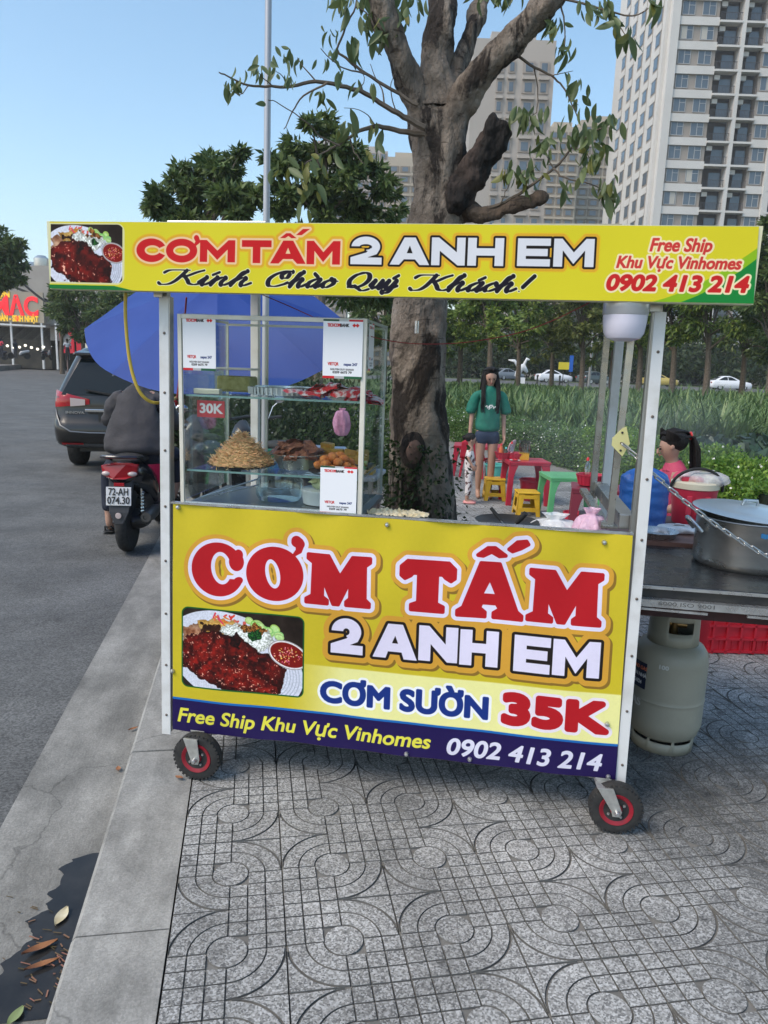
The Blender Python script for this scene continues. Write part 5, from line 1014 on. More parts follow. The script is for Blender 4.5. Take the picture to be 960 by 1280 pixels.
# ------------------------------------------------------------------ plastic furniture
def stoolmesh():
    S_ = .115; H = .27; m = None
    parts = {}
    b = MB()
    def ringf(z, s, r=.02): return [(x*s+rx*r, y*s+ry*r, z) for x, y, rx, ry in ((-1,-1,0,-.6),(1,-1,0,-.6),(1,-1,.6,0),(1,1,.6,0),(1,1,0,.6),(-1,1,0,.6),(-1,1,-.6,0),(-1,-1,-.6,0))]
    b.loft([ringf(H-.03, S_), ringf(H-.006, S_-.003), ringf(H, S_-.012)]); seat = b
    return seat
M_yel = mat('yellow_plastic', (.72, .43, .03), .35, col2=(.6, .34, .025), scale=5)
def make_stool(name, lab, m, loc, rz, grp, S_=.115, H=.27, cat='stool', top=None):
    t = thing(name, lab, cat, loc, rz, grp); st = .022
    b = MB(); b.box((0, 0, H-.012), (2*S_+.015, 2*S_+.015, .022)); b.build('seat', m, t, False, bevel=.008)
    for sx in (-1, 1):
        for sy in (-1, 1):
            b = MB(); 
            for ax in (0, 1):
                o1 = (sx*S_, sy*S_, H-.025); e = .045
                f = 1.16; bt = (sx*S_*f, sy*S_*f, 0)
                d = (-sx*e, 0) if ax == 0 else (0, -sy*e)
                n_ = (0, -sy*.006) if ax == 0 else (-sx*.006, 0)
                pA = [Vector(o1), Vector((o1[0]+d[0]*1.5, o1[1]+d[1]*1.5, o1[2])), Vector((bt[0]+d[0], bt[1]+d[1], 0)), Vector(bt)]
                b.add(pA+[p+Vector((*n_, 0)) for p in pA], [(0,1,2,3),(7,6,5,4),(0,4,5,1),(1,5,6,2),(2,6,7,3),(3,7,4,0)])
            b.build('leg', m, t, False)
    for ax in (0, 1):
        for s in (-1, 1):
            k = S_*1.03; c = (0, s*k, H*.80) if ax == 0 else (s*k, 0, H*.80); d = (2*S_*.8, .006, .04) if ax == 0 else (.006, 2*S_*.8, .04)
            b = MB(); b.box(c, d); k = S_*1.1; c = (0, s*k, H*.28) if ax == 0 else (s*k, 0, H*.28); d = (2*S_*.95, .006, .045) if ax == 0 else (.006, 2*S_*.95, .045); b.box(c, d); b.build('apron', m, t, False)
    return t
make_stool('plastic_stool', 'yellow plastic stool nearer the girl, in front of the red table', M_yel, tuple(G(617, 624, 0)), -.2, 'yellow plastic stools')
make_stool('plastic_stool', 'yellow plastic stool nearest the cart, below the red table', M_yel, tuple(G(657, 643, 0)), -.15, 'yellow plastic stools')
def make_table(name, lab, m, loc, rz, SX=.36, SY=.26, H=.46):
    t = thing(name, lab, 'table', loc, rz); b = MB(); b.box((0, 0, H-.012), (2*SX, 2*SY, .025)); b.box((0, -SY+.008, H-.03), (2*SX-.02, .01, .03)); b.box((0, SY-.008, H-.03), (2*SX-.02, .01, .03)); b.box((-SX+.008, 0, H-.03), (.01, 2*SY-.02, .03)); b.box((SX-.008, 0, H-.03), (.01, 2*SY-.02, .03)); b.build('tabletop', m, t, False, bevel=.008)
    for sx in (-1, 1):
        for sy in (-1, 1):
            b = MB(); 
            rings = []
            for k in range(7):
                z = (H-.03)*(1-k/6); w = .035+.05*max(0, (z/H-.7))/.3; f = 1+.10*(1-z/H); cx, cy = sx*(SX-.03)*f, sy*(SY-.03)*f; hx = w; 
                xa, xb = (cx-hx*1.2, cx+.02) if sx > 0 else (cx-.02, cx+hx*1.2); rings.append([(xa, cy-.02, z), (xb, cy-.02, z), (xb, cy+.02, z), (xa, cy+.02, z)])
            b.loft(rings); b.build('leg', m, t, False, bevel=.004)
    return t
M_tr = mat('red_plastic', (.5, .03, .06), .35, col2=(.42, .025, .05), scale=4); M_tg = mat('green_plastic', (.12, .42, .18), .38, col2=(.1, .36, .15), scale=4); M_tm = mat('maroon_plastic', (.2, .03, .05), .4)
M_clear = glassmat('clear_plastic', (.85, .85, .83), .15)
def cornered(x, y, D, rz, sx, sy): c = at(x, y, D); v = Matrix.Rotation(rz, 3, 'Z') @ Vector((sx, sy, 0)); return (c.x+v.x, c.y+v.y, 0), c.z
L1, H1 = cornered(637, 577, 8.7, -.10, .25, .21); make_table('plastic_table', 'red plastic table with curved legs in the middle of the dining spot', M_tr, L1, -.10, .25, .21, H1)
L2, H2t = cornered(689, 597, 7.9, -.10, .30, .24); make_table('plastic_table', 'light green plastic table right of the red one', M_tg, L2, -.10, .30, .24, H2t)
def onr(x, D, H=None): q = at(x, 570, D); return (q.x, q.y, H if H is not None else H1)
r2 = at(746, 608, 6.6); make_table('plastic_table', 'dark maroon low table beside the cart post carrying a red basket', M_tm, (r2.x, r2.y, 0), -.4, .22, .2, r2.z)
r3 = at(598, 556, 11.2); make_table('plastic_table', 'red plastic table furthest back, half hidden behind the girl', M_tr, (r3.x, r3.y, 0), -.3, .36, .27, r3.z)
def chair(lab, m, loc, rz):
    t = thing('plastic_chair', lab, 'chair', loc, rz); b = MB(); b.grid(lambda u, v: ((u-.5)*.36, (v-.5)*.34, .27+.012*(2*u-1)**2), 6, 4); b.box((0, 0, .262), (.35, .33, .012)); b.build('seat', m, t, False)
    b = MB(); b.grid(lambda u, v: ((u-.5)*(.38-.08*v), .16+.06*v-.03*(2*u-1)**2, .28+.30*v-.05*v*(2*u-1)**2), 8, 6); o = b.build('backrest', m, t, True); o.modifiers.new('s', 'SOLIDIFY').thickness = .01
    for sx in (-1, 1):
        for sy in (-1, 1): b = MB(); b.loft([[(sx*.14-.02, sy*.13-.012, .27), (sx*.14+.02, sy*.13-.012, .27), (sx*.14+.02, sy*.13+.012, .27), (sx*.14-.02, sy*.13+.012, .27)], [(sx*.17-.014, sy*.16-.01, 0), (sx*.17+.014, sy*.16-.01, 0), (sx*.17+.014, sy*.16+.01, 0), (sx*.17-.014, sy*.16+.01, 0)]]); b.build('leg', m, t, False)
    return t
chair('red plastic chair just behind the standing girl', M_tr, (G(592, 596, 0)+Vector((0, 0, 0)))[:], 2.6); chair('pale pink plastic chair between the girl and the red table', mat('pink_plastic', (.62, .35, .36), .4), G(622, 597, 0)[:], -2.2)
def tub(name, lab, m, loc, r, h, cat='bucket', rim=True):
    t = thing(name, lab, cat, loc); b = MB(); b.lathe([(0, 0), (r*.76, 0), (r*.8, .01), (r*.97, h-.02), (r*1.05, h-.015), (r*1.05, h), (r*.97, h), (r*.78, .02), (0, .015)], 28); b.build('bucket_body', m, t, 40)
    b = MB(); b.tube([(r*math.cos(a), -.01, h-.02+.5*0+.02*math.sin(a)) for a in [pi*k/8 for k in range(9)]], .004, 6); b.build('handle', m, t); return t
tub('bucket', 'teal plastic bucket on the paving behind the yellow stool', mat('teal_plastic', (.1, .42, .36), .4), G(620, 603, 0)[:], .17, .26)
tub('bucket', 'red plastic bucket under the red table', M_tr, G(664, 625, 0)[:], .16, .26)
tub('bucket', 'small red plastic pot beneath the maroon table', M_tr, G(715, 660, 0)[:], .1, .17)
def basket(lab, m, loc, r=.11, h=.07):
    t = thing('plastic_basket', lab, 'basket', loc); b = MB(); b.lathe([(0, 0), (r*.8, 0), (r, h), (r*1.06, h), (r*1.06, h+.006), (r*.97, h+.004), (r*.78, .006), (0, .006)], 24); b.build('basket_body', m, t, 40); b = MB()
    for k in range(18): a = 2*pi*k/18; b.bar((r*.82*math.cos(a), r*.82*math.sin(a), .005), (r*1.03*math.cos(a), r*1.03*math.sin(a), h), .008, .004)
    b.build('ribs', m, t, False); return t
basket('red round basket of sauces at the left of the red table', M_tr, onr(630, 9.02)); basket('red round basket of sauces touching the cutlery holder on the red table', M_tr, onr(645, 8.98)); basket('red basket with a bottle on the maroon table', M_tr, at(737, 606, 6.6)[:], .12, .09)
def bottle(lab, loc, mb_, mc, h=.17, r=.028):
    t = thing('sauce_bottle', lab, 'bottle', loc); b = MB(); b.lathe([(0, 0), (r, 0), (r, h*.6), (r*.4, h*.78), (r*.38, h*.86), (0, h*.86)], 16); b.build('bottle_body', mb_, t, 40); b = MB(); b.lathe([(r*.5, h*.84), (r*.5, h*.93), (r*.2, h), (0, h)], 12); b.build('cap', mc, t, 40)
M_or = mat('orange_sauce', (.6, .13, .04), .3); M_rc = mat('red_cap', (.55, .03, .03), .35); M_dk = mat('sauce_dark', (.05, .05, .03), .2)
bottle('orange chilli sauce bottle in the left basket on the red table', onr(626, 9.03, H1+.01), M_or, M_rc); bottle('clear sauce bottle with a red cap in the middle of the red table', onr(639, 9.0, H1+.01), M_clear, M_rc, .2); bottle('clear bottle with a red cap in the basket on the maroon table', at(733, 598, 6.6)[:], M_clear, M_rc, .19)
bottle('small dark soy bottle between the sauce bottles of the red table', onr(632, 8.98, H1+.01), M_dk, mat('tealcap', (.1, .5, .5), .4), .13)
t = thing('cutlery_holder', 'tall clear and yellow cutlery holder standing on the red table', 'cutlery holder', onr(655, 8.92), -.2); b = MB(); b.box((0, 0, .045), (.11, .08, .09)); b.build('base', M_yel, t, False, bevel=.004); b = MB(); b.box((0, 0, .16), (.12, .09, .15)); b.build('cover', glassmat('smoky_cover', (.75, .75, .7), .2), t, False)
b = MB()
for k in range(9): b.bar((random.uniform(-.04, .04), random.uniform(-.02, .02), .08), (random.uniform(-.045, .045), random.uniform(-.02, .02), random.uniform(.17, .22)), .006, .003)
b.build('cutlery', M_alu, t, False)
t = thing('saucer', 'small white saucer of chillies at the front of the red table', 'saucer', onr(644, 8.78)); b = MB(); b.lathe([(0, 0), (.04, 0), (.065, .012), (.06, .01), (0, .004)], 20); b.build('dish', mat('china', (.65, .62, .6), .3), t); b = MB(); b.ball((0, 0, .014), (.035, .03, .01), 10, 6, .2); b.build('chillies', M_rc, t)
# ------------------------------------------------------------------ PEOPLE
M_skin = mat('skin', (.43, .25, .18), .5, col2=(.4, .23, .165), scale=7); M_hair = mat('black_hair', (.009, .008, .008), .55, spec=.25, col2=(.02, .016, .014), scale=30, stretch=(3, 3, .3), bump=.5, bscale=60)
def hand(px, py, pz, s=1, d=(0, 0, -1), side=1):
    d = Vector(d).normalized(); a = Vector((0, -1, 0)); x = d.cross(a).normalized(); out = []; P = Vector((px, py, pz)); pm = P+d*.045
    for i, (o, L) in enumerate(((-.027, .05), (-.009, .062), (.009, .068), (.026, .058))):
        k = P+d*.075+a*o; out.append([(*pm, .019*s, .024*s), (*k, .011*s), (*(k+d*L*.5-x*side*.008), .009*s), (*(k+d*L-x*side*.026), .0075*s)])
    th = P+d*.02+a*.03; out.append([(*pm, .019*s, .024*s), (*th, .012*s), (*(th+a*.022+d*.03), .009*s), (*(th+a*.026+d*.055), .008*s)])
    return pm, out
def face(t, c, r, f, sk, lips=(.35, .08, .08)):     # c head centre, f facing unit vector
    f = Vector(f).normalized(); s = f.cross(Vector((0, 0, 1))).normalized(); u = s.cross(f); c = Vector(c); b = MB()
    for k in (-1, 1):
        e = MB(); p = c+f*r*.93+s*k*r*.38+u*r*.02; e.ball(p, (r*.13, r*.13, r*.09), 8, 6); e.build('eye', M_hair, t); e = MB(); q = c+f*r*1.0+u*r*.22; e.tube([q+s*k*r*.2, q+s*k*r*.4+u*r*.05-f*r*.06, q+s*k*r*.58-f*r*.14], r*.035, 5); e.build('eyebrow', M_hair, t)
        e = MB(); e.ball(c+s*k*r*.93-u*r*.05, (r*.16, r*.2, r*.26), 8, 6); e.build('ear', sk, t)
    n = MB(); n.tube([c+f*r*.96+u*r*.05, c+f*r*1.1-u*r*.2, c+f*r*1.13-u*r*.3, c+f*r*.95-u*r*.38], [r*.07, r*.11, r*.14, r*.08], 8); n.build('nose', sk, t)
    m = MB(); m.tube([c+f*r*.93-u*r*.58-s*r*.24, c+f*r*1.03-u*r*.57, c+f*r*.93-u*r*.58+s*r*.24], [r*.03, r*.075, r*.03], 8); m.build('mouth', mat('lips', lips, .4), t)
def clumps(t, name, strands_, m=M_hair):
    b = MB()
    for pts, r0, r1 in strands_:
        n = len(pts); fine = [Vector(p) for p in pts]; b.tube(fine, [r0+(r1-r0)*i/(n-1) for i in range(n)], 6)
    return b.build(name, m, t, True)
# standing girl
g0 = G(604, 622, 0); t = thing('person', 'young woman in a green t-shirt and dark shorts looking down beside the tree', 'person', (g0.x, g0.y, 0), -.15)
pl_, hl_ = hand(-.215, -.03, .80, 1, (0, -.1, -1), 1); pr_, hr_ = hand(.205, -.03, .80, 1, (0, -.1, -1), -1)
sp = [(0, 0, .86, .125, .095), (0, 0, 1.0, .10, .075), (0, 0, 1.16, .12, .09), (0, .005, 1.28, .10, .07), (0, .0, 1.355, .043), (0, -.02, 1.41, .045), (0, -.035, 1.455, .074, .08), (0, -.03, 1.52, .075, .083), (0, -.015, 1.565, .045)]
arms = [[sp[3], (-.15, 0, 1.275, .043), (-.195, .02, 1.04, .034), (-.21, -.01, .86, .025), (*pl_, .019, .024)], [sp[3], (.15, 0, 1.275, .043), (.19, .02, 1.04, .034), (.20, -.01, .86, .025), (*pr_, .019, .024)]]
legs = [[sp[0], (s*.078, 0, .79, .084), (s*.075, -.01, .48, .052), (s*.075, .01, .28, .047), (s*.072, .02, .09, .03), (s*.075, -.03, .035, .03), (s*.08, -.12, .025, .026)] for s in (-1, 1)]
skin('body', [sp]+arms+legs+hl_+hr_, M_skin, t, 2)
M_tee = mat('green_cotton', (.012, .17, .115), .75, col2=(.01, .13, .09), scale=7, bump=.35, bscale=9, bdist=.03)
skin('t_shirt', [[(0, 0, .80, .172, .125), (0, 0, .92, .165, .12), (0, 0, 1.08, .155, .115), (0, .0, 1.22, .145, .105), (0, .005, 1.31, .115, .09), (0, 0, 1.365, .066), (0, 0, 1.38, .055)], [(0, .0, 1.22, .145, .105), (-.10, 0, 1.285, .07), (-.16, 0, 1.265, .066), (-.205, .01, 1.10, .07), (-.22, .012, 1.03, .072)], [(0, .0, 1.22, .145, .105), (.10, 0, 1.285, .07), (.16, 0, 1.265, .066), (.205, .01, 1.10, .07), (.22, .012, 1.03, .072)]], M_tee, t, 3, (.011, 9, .7))
skin('shorts', [[(0, 0, .88, .14, .105), (0, 0, .80, .15, .11)], [(0, 0, .80, .15, .11), (-.082, 0, .73, .088), (-.085, 0, .655, .086)], [(0, 0, .80, .15, .11), (.082, 0, .73, .088), (.085, 0, .655, .086)]], mat('denim', (.02, .035, .07), .8), t, 2)
b = MB(); b.tube([(-.06+.012*k, -.147-.002*math.sin(k), 1.13+.018*math.sin(k*2.1)*(1 if k < 9 else .3)) for k in range(11)], .007, 5); b.tube([(-.02, -.148, 1.10), (-.01, -.148, 1.15), (.02, -.148, 1.15)], .008, 5); b.build('shirt_print', mat('print_white', (.7, .7, .68), .6), t)
face(t, (0, -.035, 1.485), .078, (0, -1, -.5), M_skin)
hs = []
for k in range(120):
    a = pi*(.02+.96*k/119)+random.uniform(-.05, .05) ; side = math.cos(a); x = .088*side; fy = -.02-.045*math.sin(a*1)*0
    back = k % 2
    y0 = .03 if back else -.05; top = (x*.25, -.03, 1.578)
    if not back and abs(x) < .052: continue
    L = random.uniform(.92, 1.1) if back else random.uniform(1.05, 1.14)
    hs.append(([top, (x*.8, y0*.8+(.01), 1.555), (x*1.05, y0+.0, 1.47), (x*1.25, y0-.02 if not back else y0+.02, 1.36), (x*1.3+.0, y0-.07 if not back else y0+.02, 1.25), (x*1.2+random.uniform(-.015, .015), (y0-.075 if not back else y0+.02)+random.uniform(-.012, .012), L)], .0125, .004))
hs += [([(s*.006*k, -.115+.004*k, 1.56), (s*(.03+.008*k), -.10+.008*k, 1.585-.003*k), (s*(.07+.003*k), -.03+.006*k, 1.565), (s*(.098), -.005+.012*k, 1.48), (s*.105, .01*k-.02, 1.38)], .012, .007) for k in range(7) for s in (-1, 1)]; clumps(t, 'hair', hs); b = MB(); b.ball((0, .0, 1.535), (.094, .098, .072), 20, 12); b.build('hair_cap', M_hair, t)
# child
c0 = G(584, 629, 0); t = thing('person', 'small child in white patterned pyjamas standing in front of the young woman', 'person', (c0.x, c0.y, 0), R(70)); K = .53
def sc(c, k=K): return [(x*k, y*k, z*k, *[r_*k for r_ in rs]) for x, y, z, *rs in c]
pl_, hl_ = hand(-.17, -.08, .88, 1.2, (0, -.4, -1), 1); pr_, hr_ = hand(.17, -.08, .88, 1.2, (0, -.4, -1), -1)
sp = [(0, 0, .86, .12, .11), (0, -.01, 1.0, .12, .11), (0, 0, 1.13, .12, .1), (0, .005, 1.22, .09, .07), (0, .0, 1.28, .05), (0, -.01, 1.33, .065), (0, -.02, 1.40, .10, .11), (0, -.01, 1.48, .10, .115), (0, 0, 1.54, .06)]
skin('body', [sc(c) for c in [sp, [sp[3], (-.13, 0, 1.2, .045), (-.17, .02, 1.03, .04), (*pl_, .022, .026)], [sp[3], (.13, 0, 1.2, .045), (.17, .02, 1.03, .04), (*pr_, .022, .026)]]+hl_+hr_+[[sp[0], (s*.075, 0, .74, .08), (s*.075, -.02, .42, .06), (s*.075, .02, .08, .04), (s*.08, -.04, .035, .045), (s*.085, -.14, .03, .04)] for s in (-1, 1)]], M_skin, t, 2)
M_pyj = mat('floral_cotton', (.68, .62, .6), .8, col2=(.12, .06, .06), scale=26, lo=.57, hi=.6, detail=1, coord='Object')
skin('pyjamas', [sc(c) for c in [[(0, 0, .74, .13, .12), (0, -.01, .9, .14, .13), (0, 0, 1.08, .135, .115), (0, .005, 1.2, .10, .08), (0, 0, 1.25, .06)], [(0, 0, 1.08, .135, .115), (-.13, 0, 1.18, .06), (-.165, .01, 1.04, .055)], [(0, 0, 1.08, .135, .115), (.13, 0, 1.18, .06), (.165, .01, 1.04, .055)], [(0, 0, .74, .13, .12), (-.08, 0, .6, .085), (-.078, -.015, .4, .078), (-.078, .01, .17, .068)], [(0, 0, .74, .13, .12), (.08, 0, .6, .085), (.078, -.015, .4, .078), (.078, .01, .17, .068)]]], M_pyj, t, 2)
face(t, (0, -.02*K, 1.42*K), .105*K, (0, -1, -.1), M_skin); b = MB(); b.ball((0, .018*K, 1.48*K), (.122*K, .125*K, .105*K), 16, 10, .02); b.ball((0, .14*K, 1.47*K), (.05*K, .06*K, .05*K), 10, 8, .1); b.build('hair', M_hair, t)
M_pinks = mat('pink_slipper', (.7, .3, .28), .5)
for s in (-1, 1): b = MB(); b.ball((s*.08*K, -.05*K, .03*K), (.055*K, .15*K, .04*K), 12, 8); b.build('slipper', M_pinks, t)
# seated woman behind the cooler
w0 = at(846, 640, 5.6); t = thing('person', 'woman with a ponytail in a pink shirt sitting behind the blue container', 'person', (w0.x, w0.y, 0), R(-98)); Z = .42; dz = w0.z*0
hz = at(846, 560, 5.6).z; Z = hz-.60
sp = [(0, .05, Z, .15, .12), (0, .03, Z+.14, .115, .09), (0, -.03, Z+.30, .125, .09), (0, -.05, Z+.41, .10, .07), (0, -.07, Z+.48, .045), (0, -.09, Z+.53, .05), (0, -.11, Z+.58, .078, .085), (0, -.10, Z+.65, .08, .088), (0, -.09, Z+.70, .05)]
pl_, hl_ = hand(-.1, -.42, Z+.20, 1, (.3, -1, -.3), 1); pr_, hr_ = hand(.12, -.42, Z+.20, 1, (-.3, -1, -.3), -1)
skin('body', [sp, [sp[3], (-.16, -.05, Z+.38, .045), (-.22, -.12, Z+.17, .038), (*pl_, .022, .026)], [sp[3], (.16, -.05, Z+.38, .045), (.23, -.12, Z+.17, .038), (*pr_, .022, .026)]]+hl_+hr_+[[sp[0], (s*.09, -.05, Z-.02, .09), (s*.12, -.40, Z+.0, .058), (s*.12, -.38, .1, .035), (s*.12, -.42, .035, .032), (s*.125, -.52, .025, .028)] for s in (-1, 1)], M_skin, t, 2)
skin('shirt', [[(0, .05, Z-.03, .165, .135), (0, .03, Z+.14, .15, .13), (0, -.03, Z+.29, .155, .128), (0, -.05, Z+.42, .125, .105), (0, -.065, Z+.49, .066), (0, -.07, Z+.505, .055)], [(0, -.03, Z+.29, .155, .128), (-.10, -.05, Z+.40, .07), (-.165, -.05, Z+.37, .07), (-.215, -.10, Z+.21, .066)], [(0, -.03, Z+.29, .155, .128), (.10, -.05, Z+.40, .07), (.165, -.05, Z+.37, .07), (.22, -.10, Z+.21, .066)]], mat('pink_shirt', (.5, .06, .12), .7, bump=.3, bscale=9), t, 2, (.01, 9, 1))
skin('trousers', [[(0, .05, Z+.04, .155, .13), (0, .04, Z-.03, .16, .13)], [(0, .04, Z-.03, .16, .13), (-.10, -.1, Z-.02, .1), (-.12, -.41, Z, .072), (-.12, -.39, .14, .055)], [(0, .04, Z-.03, .16, .13), (.10, -.1, Z-.02, .1), (.12, -.41, Z, .072), (.12, -.39, .14, .055)]], mat('dark_trousers', (.02, .022, .03), .8), t, 2)
face(t, (0, -.12, Z+.615), .08, (0, -1, -.35), M_skin); b = MB(); b.ball((0, -.075, Z+.655), (.095, .10, .085), 20, 12, .01); b.build('hair_cap', M_hair, t)
clumps(t, 'hair', [([(s*.05, -.165, Z+.665+.01*k), (s*(.088+.002*k), -.10, Z+.66+.006*k), (s*(.07-.004*k), -.0, Z+.69), (0, .035, Z+.695)], .012, .008) for k in range(8) for s in (-1, 1)]+[([(s*.012*k, -.17, Z+.70), (s*.013*k, -.09, Z+.742-.002*k*k*.5), (s*.008*k, .0, Z+.725), (0, .035, Z+.70)], .012, .008) for k in range(5) for s in (-1, 1)]); clumps(t, 'ponytail', [([(dx*.2, .02, Z+.69), (dx*.7, .055, Z+.685), (dx+.005*j, .085+.012*j, Z+.60), (dx*1.25, .10+.012*j, Z+.47), (dx*1.1, .095+.01*j, Z+random.uniform(.28, .36))], .014, .005) for dx in (-.045, -.03, -.015, 0, .015, .03, .045) for j in (-1, 0, 1)]); b = MB(); b.lathe([(.024, -.008), (.032, 0), (.024, .008)], 14, (0, .04, Z+.695), 'y'); b.build('hair_tie', M_rc, t)
make_stool('plastic_stool', 'plastic stool under the seated woman, mostly hidden by the cooler', M_tr, (w0.x, w0.y, 0), R(-62), None, .13, max(.2, Z-.12))
# ------------------------------------------------------------------ wires, pole, parasol
def wire(name, lab, pts, r, m, cat='cable', n=6):
    P3 = [at(x, y, D) for x, y, D in pts]; f = []
    for i in range(len(P3)-1):
        p0, p1, p2, p3 = P3[max(0, i-1)], P3[i], P3[i+1], P3[min(len(P3)-1, i+2)]
        for k in range(n):
            t = k/n; f.append(.5*((2*p1)+(p2-p0)*t+(2*p0-5*p1+4*p2-p3)*t*t+(3*p1-p0-3*p2+p3)*t**3))
    f.append(P3[-1]); b = MB(); b.tube(f, r, 8); return tag(b.build(name, m, None, True), lab, cat)
wire('hose', 'yellow hose hanging from the left of the sign and curving behind the corner post', [(157, 366, 2.72), (157, 400, 2.72), (162, 450, 2.72), (172, 485, 2.72), (186, 501, 2.74), (203, 503, 2.8), (222, 497, 3.1)], .0062, mat('yellow_hose', (.55, .38, .05), .4))
wire('electric_wire', 'thin dark red wire sagging from the sign across the case and the tree trunk', [(322, 366, 2.75), (360, 382, 2.75), (405, 402, 2.72), (440, 414, 2.7), (500, 428, 2.7), (570, 429, 2.7), (640, 418, 2.6), (690, 401, 2.5), (745, 374, 2.45)], .0016, mat('red_wire', (.25, .03, .03), .5))
wire('electric_wire', 'short red wire hanging beside the left post down to a plug', [(233, 372, 2.9), (231, 395, 2.95), (226, 425, 3.0), (224, 470, 3.05), (221, 500, 3.05)], .0035, bpy.data.materials['red_wire'])
pb = at(329, 700, 4.5)
pt_ = at(336, -60, 4.5); b = MB(); b.tube([(pb.x, pb.y, 0), (pt_.x, pt_.y, pt_.z), (pt_.x+.02, pt_.y, pt_.z+1.5)], [.021, .018, .014], 12); t = thing('pole', 'tall thin grey steel pole standing behind the glass case against the sky', 'pole'); b.build('shaft', mat('pole_grey', (.42, .42, .44), .4, .4), t); b = MB(); b.box((pb.x, pb.y, .01), (.14, .14, .02)); b.build('base_plate', M_steel, t, False)
# parasol
M_blue = mat('blue_parasol', (.05, .11, .42), .6, col2=(.035, .085, .36), scale=3, bump=.15, bscale=6); b_ = M_blue.node_tree; pb_ = b_.nodes['Principled BSDF']; td = b_.nodes.new('ShaderNodeBsdfTranslucent'); ms = b_.nodes.new('ShaderNodeMixShader'); ms.inputs[0].default_value = .45; td.inputs[0].default_value = (.09, .2, .75, 1); b_.links.new(pb_.outputs[0], ms.inputs[1]); b_.links.new(td.outputs[0], ms.inputs[2]); b_.links.new(ms.outputs[0], b_.nodes['Material Output'].inputs[0])
pc_ = at(272, 352, 5.3); t = thing('parasol', 'faded blue parasol tilted over the parked motorbikes behind the cart', 'parasol', tuple(pc_), -YAW); t.rotation_euler = (R(27), R(2), -YAW); RP_ = .93
for k in range(8):
    a0 = 2*pi*k/8+.18; b = MB()
    def pf(u, v, a0=a0):
        a = a0+u*pi/4; e = math.cos(pi/8)/math.cos((u-.5)*pi/4); r = v*RP_*(.62+.38*e)*(1-.0*v); return (r*math.cos(a), r*math.sin(a), -.34*v**1.25-.035*math.sin(pi*u)*v)
    b.grid(pf, 8, 8); b.build('canopy_panel', M_blue, t, True)
    b = MB(); b.tube([(0, 0, -.03), (.5*RP_*math.cos(a0), .5*RP_*math.sin(a0), -.17), (RP_*math.cos(a0), RP_*math.sin(a0), -.355)], .005, 6); b.build('rib', M_steel, t)
b = MB(); b.lathe([(.03, -.02), (.02, .02), (0, .05)], 12); b.build('finial', M_blue, t); b = MB(); b.cyl((0, 0, 0), (0, -.15, -1.75), .016); b.build('shaft', M_steel, t)
